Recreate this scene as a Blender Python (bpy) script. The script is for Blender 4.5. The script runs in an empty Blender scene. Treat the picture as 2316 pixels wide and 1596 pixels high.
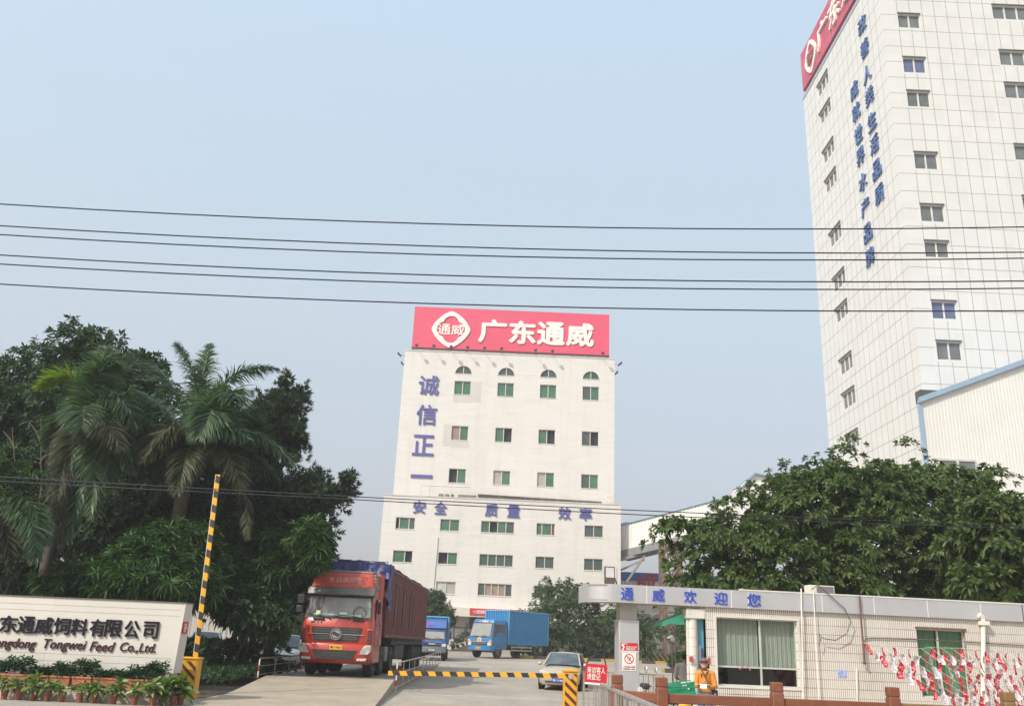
import bpy, bmesh, math, random
import numpy as np
from mathutils import Vector, Matrix
RAD = math.radians
random.seed(11); rng = np.random.default_rng(11)
S = bpy.context.scene; COL = S.collection

# ---------------------------------------------------------------- camera
EYE = 1.65; FPX = 1987.0; CX, CY = 1158.0, 798.0          # measured on the photograph at 2316 px width
PITCH = RAD(18.3); ROLL = math.atan(.043)
_F = Vector((0, math.cos(PITCH), math.sin(PITCH))); _u = Vector((0, -math.sin(PITCH), math.cos(PITCH))); _r = Vector((1, 0, 0))
_R = math.cos(ROLL)*_r + math.sin(ROLL)*_u; _U = -math.sin(ROLL)*_r + math.cos(ROLL)*_u
cam_d = bpy.data.cameras.new('camera'); cam = bpy.data.objects.new('camera', cam_d); COL.objects.link(cam)
cam_d.sensor_fit = 'HORIZONTAL'; cam_d.sensor_width = 36; cam_d.lens = FPX/2316*36
cam_d.clip_start = .1; cam_d.clip_end = 3000
cam.matrix_world = Matrix(((_R.x, _U.x, -_F.x, 0), (_R.y, _U.y, -_F.y, 0), (_R.z, _U.z, -_F.z, EYE), (0, 0, 0, 1)))
S.camera = cam

# ---------------------------------------------------------------- light
SUN_ELEV = RAD(44); SUN_AZ = math.atan2(-.71, -.70)       # direction to the sun: left, behind the camera
w = bpy.data.worlds.new('World'); S.world = w; w.use_nodes = True
nt = w.node_tree; bg = nt.nodes['Background']; sky = nt.nodes.new('ShaderNodeTexSky')
sky.sky_type = 'NISHITA'; sky.sun_disc = False; sky.sun_elevation = SUN_ELEV; sky.sun_rotation = SUN_AZ
sky.air_density = 1.0; sky.dust_density = 5.0; sky.ozone_density = 1.0; sky.altitude = 0
_tc = nt.nodes.new('ShaderNodeTexCoord'); _sp = nt.nodes.new('ShaderNodeSeparateXYZ'); nt.links.new(_tc.outputs['Generated'], _sp.inputs[0])
_hz = nt.nodes.new('ShaderNodeValToRGB'); nt.links.new(_sp.outputs[2], _hz.inputs[0]); _e = _hz.color_ramp.elements   # hazy air whitens the sky by height
for _i, (_p, _c) in enumerate(((0, (.245, .235, .24)), (.14, (.28, .275, .28)), (.34, (.375, .42, .42)), (.62, (.405, .50, .56)))):
    _k = _e[_i] if _i < 2 else _e.new(_p)
    _k.position = _p; _k.color = (*[x/.15/8 for x in _c], 1)
_mx = nt.nodes.new('ShaderNodeMix'); _mx.data_type = 'RGBA'; _mx.inputs[0].default_value = .65
_g = nt.nodes.new('ShaderNodeVectorMath'); _g.operation = 'SCALE'; _g.inputs['Scale'].default_value = 8; nt.links.new(_hz.outputs[0], _g.inputs[0])
nt.links.new(sky.outputs[0], _mx.inputs[6]); nt.links.new(_g.outputs[0], _mx.inputs[7]); nt.links.new(_mx.outputs[2], bg.inputs[0]); bg.inputs[1].default_value = .15
sun_d = bpy.data.lights.new('sun', 'SUN'); sun_d.energy = 2.1; sun_d.angle = RAD(.6); sun_d.color = (1, .95, .87)
sun = bpy.data.objects.new('sun', sun_d); COL.objects.link(sun)
_sd = Vector((math.cos(SUN_ELEV)*math.sin(SUN_AZ), math.cos(SUN_ELEV)*math.cos(SUN_AZ), math.sin(SUN_ELEV)))
sun.rotation_euler = _sd.to_track_quat('Z', 'Y').to_euler(); sun.location = (-30, -40, 60)
S.view_settings.view_transform = 'Standard'; S.view_settings.look = 'None'
S.view_settings.exposure = .85; S.view_settings.gamma = 1
S.cycles.max_bounces = 6; S.cycles.transparent_max_bounces = 8; S.cycles.volume_bounces = 1

# ---------------------------------------------------------------- measuring helpers
def ray(u, v): return FPX*_F + (u-CX)*_R - (v-CY)*_U
def at(u, v, Y): d = ray(u, v); return Vector((0, 0, EYE)) + d*(Y/d.y)
def atx(u, v, X): d = ray(u, v); return Vector((0, 0, EYE)) + d*(X/d.x)
def gz(y): return 0.0 if y < 36 else (.018*(y-36) if y < 96 else 1.08)

# ---------------------------------------------------------------- objects
def link(o, parent=None):
    COL.objects.link(o)
    if parent is not None: o.parent = parent
    return o
def tag(o, label=None, cat=None, group=None, kind=None):
    if label: o['label'] = label
    if cat: o['category'] = cat
    if group: o['group'] = group
    if kind: o['kind'] = kind
    return o
def thing(name, label, cat, loc=(0, 0, 0), rz=0, group=None):
    o = bpy.data.objects.new(name, None); o.empty_display_size = .2; COL.objects.link(o)
    o.location = loc; o.rotation_euler = (0, 0, rz)
    return tag(o, label, cat, group)
def copy_tree(o, parent=None):
    c = o.copy(); COL.objects.link(c); c.parent = parent
    for ch in o.children: copy_tree(ch, c)
    return c

class MB:
    def __init__(s): s.v = []; s.f = []
    def add(s, vs, fs):
        b = len(s.v); s.v += [tuple(p) for p in vs]; s.f += [tuple(i+b for i in f) for f in fs]; return s
    def box(s, x0, x1, y0, y1, z0, z1):
        return s.add([(x0,y0,z0),(x1,y0,z0),(x1,y1,z0),(x0,y1,z0),(x0,y0,z1),(x1,y0,z1),(x1,y1,z1),(x0,y1,z1)],
                     [(0,3,2,1),(4,5,6,7),(0,1,5,4),(1,2,6,5),(2,3,7,6),(3,0,4,7)])
    def quad(s, *p): return s.add(p, [tuple(range(len(p)))])
    def prism(s, poly, axis, a, b):
        n = len(poly); vs = []
        for t in (a, b):
            for p, q in poly:
                vs.append({'x': (t, p, q), 'y': (p, t, q), 'z': (p, q, t)}[axis])
        return s.add(vs, [tuple(range(n))[::-1], tuple(range(n, 2*n))] + [(i, (i+1) % n, n+(i+1) % n, n+i) for i in range(n)])
    def tube(s, pts, r, n=8, cap=True):
        pts = [Vector(p) for p in pts]; rs = [float(q) for q in r] if isinstance(r, (list, tuple)) else [float(r)]*len(pts)
        t0 = (pts[1]-pts[0]).normalized(); a = Vector((0, 0, 1)) if abs(t0.z) < .9 else Vector((1, 0, 0))
        nrm = t0.cross(a).normalized(); vs = []; fs = []
        for i, p in enumerate(pts):
            t = (pts[min(i+1, len(pts)-1)]-pts[max(i-1, 0)]).normalized()
            nrm = (nrm - t*nrm.dot(t)).normalized(); bn = t.cross(nrm)
            for k in range(n):
                c = 2*math.pi*k/n; vs.append(p + rs[i]*(math.cos(c)*nrm + math.sin(c)*bn))
        for i in range(len(pts)-1):
            for k in range(n):
                fs.append((i*n+k, i*n+(k+1) % n, (i+1)*n+(k+1) % n, (i+1)*n+k))
        if cap: fs += [tuple(range(n))[::-1], tuple(range((len(pts)-1)*n, len(pts)*n))]
        return s.add(vs, fs)
    def bar(s, a, b, w, h=None):                       # rectangular bar between two points
        a = Vector(a); b = Vector(b); h = h or w; t = (b-a).normalized()
        up = Vector((0, 0, 1)) if abs(t.z) < .95 else Vector((0, 1, 0))
        sd = t.cross(up).normalized(); up = sd.cross(t); vs = []
        for p in (a, b):
            for i, j in ((-1,-1),(1,-1),(1,1),(-1,1)): vs.append(p + sd*i*w/2 + up*j*h/2)
        return s.add(vs, [(0,1,2,3),(7,6,5,4),(0,4,5,1),(1,5,6,2),(2,6,7,3),(3,7,4,0)])
    def lathe(s, prof, n=20, axis='z', c=(0, 0, 0)):     # prof: (radius, height)
        vs = []; fs = []; c = Vector(c)
        for r, h in prof:
            for k in range(n):
                a = 2*math.pi*k/n; x, y = r*math.cos(a), r*math.sin(a)
                vs.append(c + Vector({'z': (x, y, h), 'y': (x, h, y), 'x': (h, x, y)}[axis]))
        for i in range(len(prof)-1):
            for k in range(n): fs.append((i*n+k, i*n+(k+1) % n, (i+1)*n+(k+1) % n, (i+1)*n+k))
        return s.add(vs, fs)
    def loft(s, rings, cap=True, closed=True):
        n = len(rings[0]); vs = [p for r in rings for p in r]; fs = []
        for i in range(len(rings)-1):
            for k in range(n if closed else n-1):
                fs.append((i*n+k, i*n+(k+1) % n, (i+1)*n+(k+1) % n, (i+1)*n+k))
        if cap: fs += [tuple(range(n))[::-1], tuple(range((len(rings)-1)*n, len(rings)*n))]
        return s.add(vs, fs)
    def sphere(s, c, r, sx=1, sy=1, sz=1, nu=14, nv=9):
        return s.loft([[(c[0]+sx*r*math.sin(math.pi*j/nv)*math.cos(2*math.pi*i/nu), c[1]+sy*r*math.sin(math.pi*j/nv)*math.sin(2*math.pi*i/nu),
                         c[2]+sz*r*math.cos(math.pi*j/nv)) for i in range(nu)] for j in [.02]+list(range(1, nv))+[nv-.02]])
    def build(s, name, mat, parent=None, loc=None, smooth=None, bevel=0, seg=2, fix=True):
        me = bpy.data.meshes.new(name); me.from_pydata([tuple(p) for p in s.v], [], s.f)
        if fix and len(s.f) < 60000:
            bm = bmesh.new(); bm.from_mesh(me); bmesh.ops.recalc_face_normals(bm, faces=bm.faces); bm.to_mesh(me); bm.free()
        me.materials.append(mat); o = bpy.data.objects.new(name, me); link(o, parent)
        if loc is not None: o.location = loc
        if bevel:
            m = o.modifiers.new('bevel', 'BEVEL'); m.width = bevel; m.segments = seg; m.limit_method = 'ANGLE'; m.angle_limit = RAD(35)
            if smooth is None: smooth = 40
        if smooth:
            me.polygons.foreach_set('use_smooth', [True]*len(me.polygons)); me.set_sharp_from_angle(angle=RAD(smooth))
        return o

# ---------------------------------------------------------------- materials
_mats = {}
def NT(name):
    m = bpy.data.materials.new(name); m.use_nodes = True; n = m.node_tree
    return m, n, n.nodes['Principled BSDF']
def nd(n, t, **kw):
    x = n.nodes.new(t)
    for k, v in kw.items():
        if k in x.inputs: x.inputs[k].default_value = v
        else: setattr(x, k, v)
    return x
def mixc(n, fac, a, b, mode='MIX'):
    x = n.nodes.new('ShaderNodeMix'); x.data_type = 'RGBA'; x.blend_type = mode
    for sock, v in ((x.inputs[0], fac), (x.inputs[6], a), (x.inputs[7], b)):
        if isinstance(v, bpy.types.NodeSocket): n.links.new(v, sock)
        elif isinstance(v, (int, float)): sock.default_value = v
        else: sock.default_value = (*v[:3], 1)
    return x.outputs[2]
def ramp(n, src, lo, hi, a=0., b=1.):
    x = n.nodes.new('ShaderNodeMapRange'); x.inputs[1].default_value = lo; x.inputs[2].default_value = hi
    x.inputs[3].default_value = a; x.inputs[4].default_value = b; n.links.new(src, x.inputs[0]); return x.outputs[0]
def noise(n, co, scale, detail=4, stretch=None, rough=.55):
    if stretch:
        mp = n.nodes.new('ShaderNodeMapping'); mp.inputs['Scale'].default_value = stretch; n.links.new(co, mp.inputs[0]); co = mp.outputs[0]
    x = n.nodes.new('ShaderNodeTexNoise'); x.inputs['Scale'].default_value = scale; x.inputs['Detail'].default_value = detail
    x.inputs['Roughness'].default_value = rough; n.links.new(co, x.inputs[0]); return x.outputs[0]
def objco(n): return n.nodes.new('ShaderNodeTexCoord').outputs['Object']
def mat(name, col, rough=.6, metal=0., var=.1, scale=2., bump=0., bscale=30., dirt=0., dcol=(.18, .15, .12), streak=0., scol=(.25, .22, .18), coat=0., spec=.5):
    """plain surface: colour wander, optional dust patches, optional vertical rain streaks, optional bump"""
    if name in _mats: return _mats[name]
    m, n, p = NT(name); co = objco(n); c = tuple(col)
    out = mixc(n, ramp(n, noise(n, co, scale), .3, .7), tuple(x*(1-var) for x in c), tuple(min(1, x*(1+var)) for x in c))
    if dirt: out = mixc(n, ramp(n, noise(n, co, scale*1.7, 7, rough=.7), .5, .75, 0, dirt), out, dcol)
    if streak: out = mixc(n, ramp(n, noise(n, co, 1.0, 5, (3, 3, .18)), .5, .78, 0, streak), out, scol)
    n.links.new(out, p.inputs['Base Color']); p.inputs['Metallic'].default_value = metal
    p.inputs['Specular IOR Level'].default_value = spec
    n.links.new(ramp(n, noise(n, co, scale*3), .3, .7, max(.02, rough-.08), min(1, rough+.08)), p.inputs['Roughness'])
    if coat: p.inputs['Coat Weight'].default_value = coat; p.inputs['Coat Roughness'].default_value = .12
    if bump:
        b = n.nodes.new('ShaderNodeBump'); b.inputs['Strength'].default_value = bump; b.inputs['Distance'].default_value = .02
        n.links.new(noise(n, co, bscale, 5), b.inputs['Height']); n.links.new(b.outputs[0], p.inputs['Normal'])
    _mats[name] = m; return m
def leafmat(name, cols, rough=.45, trans=.3, spec=.35):
    """foliage: every leaf its own tone, thin and slightly translucent"""
    if name in _mats: return _mats[name]
    m, n, p = NT(name); g = n.nodes.new('ShaderNodeNewGeometry'); cr = n.nodes.new('ShaderNodeValToRGB')
    el = cr.color_ramp.elements
    while len(el) < len(cols): el.new(.5)
    for i, c in enumerate(cols): el[i].position = i/(len(cols)-1); el[i].color = (*c, 1)
    n.links.new(g.outputs['Random Per Island'], cr.inputs[0])
    n.links.new(cr.outputs[0], p.inputs['Base Color']); p.inputs['Roughness'].default_value = rough; p.inputs['Specular IOR Level'].default_value = spec
    t = n.nodes.new('ShaderNodeBsdfTranslucent'); n.links.new(mixc(n, 1., cr.outputs[0], (1.0, 1.25, .55), 'MULTIPLY'), t.inputs[0])
    mx = n.nodes.new('ShaderNodeMixShader'); mx.inputs[0].default_value = trans
    n.links.new(p.outputs[0], mx.inputs[1]); n.links.new(t.outputs[0], mx.inputs[2])
    n.links.new(mx.outputs[0], n.nodes['Material Output'].inputs[0]); _mats[name] = m; return m
def tilemat(name, col, joint, bw, bh, mortar, axes='xz', offset=.5, jvar=True, var=.06, stain=0., rough=.45, scol=(.45, .42, .37), ox=0., oz=0.):
    """tiled wall; the joints are dirtier in places, rain stains run down"""
    if name in _mats: return _mats[name]
    m, n, p = NT(name); co = objco(n); sep = n.nodes.new('ShaderNodeSeparateXYZ'); n.links.new(co, sep.inputs[0])
    cmb = n.nodes.new('ShaderNodeCombineXYZ')
    n.links.new(sep.outputs[0 if axes[0] == 'x' else 1], cmb.inputs[0]); n.links.new(sep.outputs[2], cmb.inputs[1])
    ad = n.nodes.new('ShaderNodeVectorMath'); ad.operation = 'ADD'; ad.inputs[1].default_value = (ox, oz, 0); n.links.new(cmb.outputs[0], ad.inputs[0])
    br = n.nodes.new('ShaderNodeTexBrick'); br.offset = offset; n.links.new(ad.outputs[0], br.inputs[0])
    br.inputs['Scale'].default_value = 1; br.inputs['Mortar Size'].default_value = mortar; br.inputs['Brick Width'].default_value = bw
    br.inputs['Row Height'].default_value = bh; br.inputs['Mortar Smooth'].default_value = .2; br.inputs['Bias'].default_value = 0
    br.inputs['Color1'].default_value = (*[x*(1-var) for x in col], 1); br.inputs['Color2'].default_value = (*[min(1, x*(1+var)) for x in col], 1)
    br.inputs['Mortar'].default_value = (*joint, 1); out = br.outputs[0]
    if jvar:
        fac = ramp(n, noise(n, co, .9, 6), .42, .7, jvar*.75, 0.)
        out = mixc(n, fac, out, col)
    if stain:
        out = mixc(n, ramp(n, noise(n, co, 1., 6, (1.2, 1.2, .12)), .5, .8, 0, stain), out, scol)
        out = mixc(n, ramp(n, noise(n, co, .16, 5), .5, .75, 0, stain*.7), out, scol)
    n.links.new(out, p.inputs['Base Color']); p.inputs['Roughness'].default_value = rough
    _mats[name] = m; return m
def glassmat(name, col, rough=.06, spec=.6, var=.25, scale=.7):
    return mat(name, col, rough, 0, var, scale, spec=spec)

# ---------------------------------------------------------------- lettering
ORI = {'-y': Matrix(((1,0,0),(0,0,-1),(0,1,0))), '-x': Matrix(((0,0,-1),(-1,0,0),(0,1,0))), '+x': Matrix(((0,0,1),(1,0,0),(0,1,0)))}
def lettering(s, name, m, parent, c, w=None, h=None, face='-y', depth=.02, bold=0., shear=0., bev=0.):
    """text as real raised lettering, fitted to w x h and centred on c"""
    cu = bpy.data.curves.new(name, 'FONT'); cu.body = s; cu.size = 1; cu.offset = bold if bold <= .004 else 0; cu.shear = shear; cu.extrude = .5
    cu.resolution_u = 3; cu.space_character = 1.0
    if bev: cu.bevel_depth = bev; cu.bevel_resolution = 1; cu.offset = bold-bev
    o = bpy.data.objects.new(name, cu); COL.objects.link(o); dg = bpy.context.evaluated_depsgraph_get(); dg.update()
    me = bpy.data.meshes.new_from_object(o.evaluated_get(dg)); COL.objects.unlink(o); bpy.data.objects.remove(o); bpy.data.curves.remove(cu)
    n = len(me.vertices); a = np.zeros(n*3, np.float32)
    if bold > .004:      # heavy strokes: the same glyph swept a little way in eight directions
        me.vertices.foreach_get('co', a); b0 = a.reshape(-1, 3); F0 = [tuple(p.vertices) for p in me.polygons]; V, F = [], []
        for k in range(8):
            t = k*math.pi/4; V.append(b0+np.array([bold*math.cos(t), bold*math.sin(t), 0])); V[-1][:, 2] *= 1+.012*k; F += [tuple(i+k*n for i in f) for f in F0]
        bpy.data.meshes.remove(me); me = bpy.data.meshes.new(name); me.from_pydata(np.concatenate(V).tolist(), [], F); n *= 8; a = np.zeros(n*3, np.float32)
    me.vertices.foreach_get('co', a); a = a.reshape(-1, 3)
    lo, hi = a.min(0), a.max(0); a -= (lo+hi)/2; sx = w/(hi[0]-lo[0]) if w else None; sy = h/(hi[1]-lo[1]) if h else None
    sx = sx or sy; sy = sy or sx; a *= np.array([sx, sy, depth/max(1e-6, hi[2]-lo[2])], np.float32)
    R_ = np.array(face if not isinstance(face, str) else ORI[face], np.float32); a = a @ R_.T
    me.vertices.foreach_set('co', a.ravel()); me.materials.clear(); me.materials.append(m); me.name = name; me.update()
    ob = bpy.data.objects.new(name, me); link(ob, parent); ob.location = c; return ob

# ---------------------------------------------------------------- leaves
def leaf_mesh(name, m, parent, base, d, side, L, W, droop, shape=4):
    """many leaves in one mesh; base, d (unit), side (unit) are (N,3); L, W, droop are (N,)"""
    N = len(base); up = np.cross(side, d); L = L[:, None]; W = W[:, None]; dr = droop[:, None]*np.array([[0, 0, -1.]])
    tip = base + d*L + dr*L; mid = base + d*L*.45 + dr*L*.15
    if shape == 4:
        l = mid + side*W*.5 + up*W*.18; r = mid - side*W*.5 + up*W*.18
        V = np.stack([base, l, tip, r], 1).reshape(-1, 3); k = 4
        F = np.array([[0, 2, 1], [0, 3, 2]])
    else:
        m2 = base + d*L*.75 + dr*L*.5
        l = mid + side*W*.5 + up*W*.12; r = mid - side*W*.5 + up*W*.12; l2 = m2 + side*W*.36 + up*W*.08; r2 = m2 - side*W*.36 + up*W*.08
        V = np.stack([base, l, l2, tip, r2, r], 1).reshape(-1, 3); k = 6
        F = np.array([[0, 3, 2], [0, 2, 1], [0, 4, 3], [0, 5, 4]])
    idx = (F[None] + (np.arange(N)*k)[:, None, None]).reshape(-1, 3)
    me = bpy.data.meshes.new(name); me.vertices.add(len(V)); me.vertices.foreach_set('co', V.astype(np.float32).ravel())
    me.loops.add(idx.size); me.loops.foreach_set('vertex_index', idx.astype(np.int32).ravel())
    me.polygons.add(len(idx)); me.polygons.foreach_set('loop_start', np.arange(0, idx.size, 3, dtype=np.int32))
    me.update(calc_edges=True); me.materials.append(m)
    o = bpy.data.objects.new(name, me); link(o, parent); return o
def unit(a): return a/np.maximum(np.linalg.norm(a, axis=-1, keepdims=True), 1e-9)
def shoots(pos, axis, K, L, W, spread=.9, droop=.25, jitter=.25, rg=rng):
    """whorls of K leaves at shoot tips -> arrays for leaf_mesh"""
    n = len(pos); a = unit(axis); h = np.where(np.abs(a[:, 2:3]) < .9, np.array([[0, 0, 1.]]), np.array([[1., 0, 0]]))
    e1 = unit(np.cross(a, h)); e2 = np.cross(a, e1)
    ph = (np.arange(K)*2.399)[None] + rg.random((n, 1))*6.28 + rg.normal(0, jitter, (n, K))
    sp = spread*(.35+.65*(np.arange(K)+1)/K)[None] * (1+rg.normal(0, .12, (n, K))); sp = sp*1.35
    d = np.cos(sp)[..., None]*a[:, None] + np.sin(sp)[..., None]*(np.cos(ph)[..., None]*e1[:, None] + np.sin(ph)[..., None]*e2[:, None])
    d = unit(d); s = unit(np.cross(d, a[:, None] + .3*rg.normal(0, 1, (n, K, 3))))
    b = pos[:, None] - a[:, None]*(L*.35*(np.arange(K)/K))[None, :, None]
    sz = rg.uniform(.7, 1.15, (n, K))
    return (b.reshape(-1, 3), d.reshape(-1, 3), s.reshape(-1, 3), (L*sz).ravel(), (W*sz).ravel(), (droop*rg.uniform(.4, 1.5, (n, K))).ravel())
def crown_points(lobes, n, rlo=.7, rhi=1.05, rg=rng, bumps=.22, keep_in=.62):
    """shoot positions and outward axes over a union of lobes (cx,cy,cz,rx,ry,rz)"""
    lob = np.array(lobes, float); vol = lob[:, 3]*lob[:, 5] + lob[:, 4]*lob[:, 5]; k = rg.choice(len(lob), n, p=vol/vol.sum())
    d = unit(rg.normal(0, 1, (n, 3))); q = lob[k]
    w1 = np.sin(d @ np.array([5.1, 3.3, 4.2]) + k*1.7) + np.sin(d @ np.array([-7.3, 6.1, 5.5]) + k*.9) + .8*np.sin(d @ np.array([11., -9.5, 12.]) + k)
    r = rg.uniform(rlo, rhi, n)*(1 + bumps*.4*w1); spr = (rg.random(n) < .05) & (d[:, 2] > -.2); r = np.where(spr, r*rg.uniform(1.02, 1.16, n), r)
    pos = q[:, :3] + d*q[:, 3:]*r[:, None]; ax = unit(d/q[:, 3:]*q[:, 3:].mean(1, keepdims=True) + np.array([0, 0, .35]))
    inside = np.zeros(n, bool)
    for i, l in enumerate(lob):
        inside |= (np.sum(((pos-l[:3])/l[3:])**2, 1) < keep_in**2) & (k != i)
    return pos[~inside], ax[~inside]
def spray(pos, ax, m, sx, sz, rg):
    """gather shoots into flat leafy sprays, so that lit tiers and dark gaps alternate"""
    k = rg.choice(len(pos), max(1, len(pos)//m), replace=False); c = pos[k]; a = ax[k]; q = np.repeat(np.arange(len(k)), m)
    off = rg.normal(0, 1, (len(q), 3))*np.array([sx, sx, sz]); p = c[q]+off; p[:, 2] -= .35*(off[:, 0]**2+off[:, 1]**2)/max(sx, .1)
    return p, unit(a[q]+.8*off/np.array([sx, sx, sz])*np.array([.6, .6, .2])+np.array([0, 0, .25]))
def lobe(u, v, Y, ru, rv, rd):
    """ellipsoid lobe measured on the photograph at distance Y, rd metres deep"""
    c = at(u, v, Y); e = at(u+ru, v, Y); g = at(u, v-rv, Y); return (c.x, c.y, c.z, (e-c).length, rd, (g-c).length)
def tree(name, label, lobes, trunk, leafm, barkm, n, K, L, W, spread=.9, droop=.25, inner=.3, shape=4, group=None, trunk_r=.2, seed=1, bumps=.22, part='crown', limbs=6, cat='tree', rlo=.7, tier=None):
    rg = np.random.default_rng(seed); base = Vector(trunk); o = thing(name, label, cat, base, 0, group); off = np.array(base)
    p, a = crown_points(lobes, n, rg=rg, bumps=bumps, rlo=rlo)
    if tier: p, a = spray(p, a, *tier, rg)
    A = shoots(p-off, a, K, L, W, spread, droop, rg=rg)
    ni = int(n*inner)
    if ni:
        p2, a2 = crown_points(lobes, ni, .3, .72, rg=rg, keep_in=.3); a2 = unit(a2 + rg.normal(0, .6, a2.shape))
        B = shoots(p2-off, a2, K, L*1.25, W*1.5, spread, droop, rg=rg); A = tuple(np.concatenate(t) for t in zip(A, B))
    leaf_mesh(part, leafm, o, *A, shape=shape)
    b = MB(); lob = sorted(lobes, key=lambda l: -l[3]*l[5])[:limbs]
    top = Vector((lob[0][0], lob[0][1], lob[0][2])) - base; fork = Vector((top.x*.35, top.y*.35, max(.6, top.z*.55)))
    b.tube([(0, 0, -.05), (fork.x*.3+.04, fork.y*.3, fork.z*.5), fork], [trunk_r*1.15, trunk_r*.9, trunk_r*.7], 10)
    for l in lob:
        e = Vector((l[0], l[1], l[2])) - base; mid = fork.lerp(e, .5) + Vector((rg.normal(0, .15), rg.normal(0, .15), .1))
        b.tube([fork, mid, e], [trunk_r*.6, trunk_r*.4, trunk_r*.18], 7)
        for _ in range(3):
            e2 = e + Vector(rg.normal(0, .45, 3)*np.array(l[3:])); b.tube([mid, mid.lerp(e2, .55)+Vector((0, 0, .08)), e2], [trunk_r*.3, trunk_r*.18, trunk_r*.06], 5)
    b.build('trunk', barkm, o, smooth=60); return o
# ================================================================ GROUND
def groundmat():
    m, n, p = NT('concrete_yard'); co = objco(n)
    base = mixc(n, ramp(n, noise(n, co, .25, 6), .35, .65), (.27, .24, .195), (.365, .325, .265))
    base = mixc(n, ramp(n, noise(n, co, 1.4, 6, (1, .35, 1)), .45, .75, 0, .6), base, (.21, .18, .145))
    base = mixc(n, ramp(n, noise(n, co, .09, 4), .5, .7, 0, .55), base, (.19, .17, .142))
    base = mixc(n, ramp(n, noise(n, co, 45, 3), .35, .8, 0, .35), base, (.34, .31, .265))
    n.links.new(base, p.inputs['Base Color']); p.inputs['Roughness'].default_value = .85
    br = n.nodes.new('ShaderNodeTexBrick'); br.offset = .0; n.links.new(co, br.inputs[0])     # slab joints, tyre tracks along the drive
    for k_, v_ in (('Scale', 1), ('Mortar Size', .018), ('Brick Width', 4.6), ('Row Height', 5.2), ('Mortar Smooth', .3)): br.inputs[k_].default_value = v_
    base = mixc(n, ramp(n, br.outputs[1], 0, 1, 0, .55), base, (.12, .10, .08))
    base = mixc(n, ramp(n, noise(n, co, 1., 5, (1.6, .06, 1)), .50, .70, 0, .7), base, (.13, .115, .095))
    base = mixc(n, ramp(n, noise(n, co, .55, 3), .64, .72, 0, .75), base, (.10, .088, .075))
    b = n.nodes.new('ShaderNodeBump'); b.inputs['Strength'].default_value = .25; b.inputs['Distance'].default_value = .02
    n.links.new(noise(n, co, 12, 6), b.inputs['Height']); n.links.new(b.outputs[0], p.inputs['Normal']); return m
GROUND = groundmat()
g = MB(); ys = [-60, 36, 96, 330]; xs = [-260, -40, 40, 260]
for j in range(3):
    for i in range(3):
        g.quad(*[(x, y, gz(y)) for x, y in ((xs[i], ys[j]), (xs[i+1], ys[j]), (xs[i+1], ys[j+1]), (xs[i], ys[j+1]))])
tag(g.build('ground', GROUND), kind='structure')
CONC = mat('pale_concrete', (.34, .285, .215), .85, var=.14, scale=.9, bump=.3, bscale=18, dirt=.55, dcol=(.22, .175, .13))
MARK = mat('worn_line', (.50, .46, .40), .85, var=.2, scale=4, dirt=.6, dcol=(.3, .27, .23))
tag(MB().box(-3.3, 30, 30.3, 30.45, .002, .006).build('road_line', MARK), kind='structure')
tag(MB().box(-2.6, 30, 5, 26.3, -.05, .005).build('road', CONC), kind='structure')
r = MB(); z0 = .004
r.loft([[(-7.0, 21.4, z0), (-2.9, 21.4, z0), (-2.9, 21.4, -.2), (-7.0, 21.4, -.2)],
        [(-7.15, 25.5, .14), (-3.12, 25.5, .14), (-3.12, 25.5, -.2), (-7.15, 25.5, -.2)],
        [(-7.55, 30.6, .36), (-3.45, 31.2, .36), (-3.45, 31.2, -.2), (-7.55, 30.6, -.2)]])
tag(r.build('ramp', CONC), kind='structure')
STEEL_DECK = mat('deck_steel', (.20, .175, .15), .6, .2, var=.25, scale=.8, dirt=.7, dcol=(.33, .28, .22))
wb = thing('weighbridge', 'long raised steel weighbridge platform under the red lorry', 'weighbridge', (-5.5, 31.3, 0))
MB().box(-1.99, 2.0, 0, 23.5, .26, .355).build('deck', STEEL_DECK, wb)
MB().box(-1.94, 1.95, .05, 23.4, -.1, .26).build('base', CONC, wb)

# ================================================================ WALL TOOLS
def facemap(face, p):     # a runs to the viewer's right along the face, d goes into the wall
    if face == '-y': return lambda a, d, z: (a, p+d, z)
    return lambda a, d, z: (p+d, -a, z)
def wallgrid(mb, a0, a1, z0, z1, rects, T, depth):
    xs = sorted({a0, a1, *[r[0] for r in rects], *[r[1] for r in rects]}); zs = sorted({z0, z1, *[r[2] for r in rects], *[r[3] for r in rects]})
    for i in range(len(xs)-1):
        for j in range(len(zs)-1):
            cx_, cz_ = (xs[i]+xs[i+1])/2, (zs[j]+zs[j+1])/2
            if any(r[0] < cx_ < r[1] and r[2] < cz_ < r[3] for r in rects): continue
            mb.quad(T(xs[i], 0, zs[j]), T(xs[i+1], 0, zs[j]), T(xs[i+1], 0, zs[j+1]), T(xs[i], 0, zs[j+1]))
    for r in rects:
        a, b, c, d = r[:4]
        for q in (((a, c), (a, d)), ((b, d), (b, c)), ((b, c), (a, c)), ((a, d), (b, d))):
            mb.quad(T(q[0][0], 0, q[0][1]), T(q[0][0], depth, q[0][1]), T(q[1][0], depth, q[1][1]), T(q[1][0], 0, q[1][1]))
ALU = mat('aluminium', (.62, .60, .56), .4, .3, var=.08)
ALU_DARK = mat('aluminium_weathered', (.30, .29, .27), .5, .3)
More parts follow.
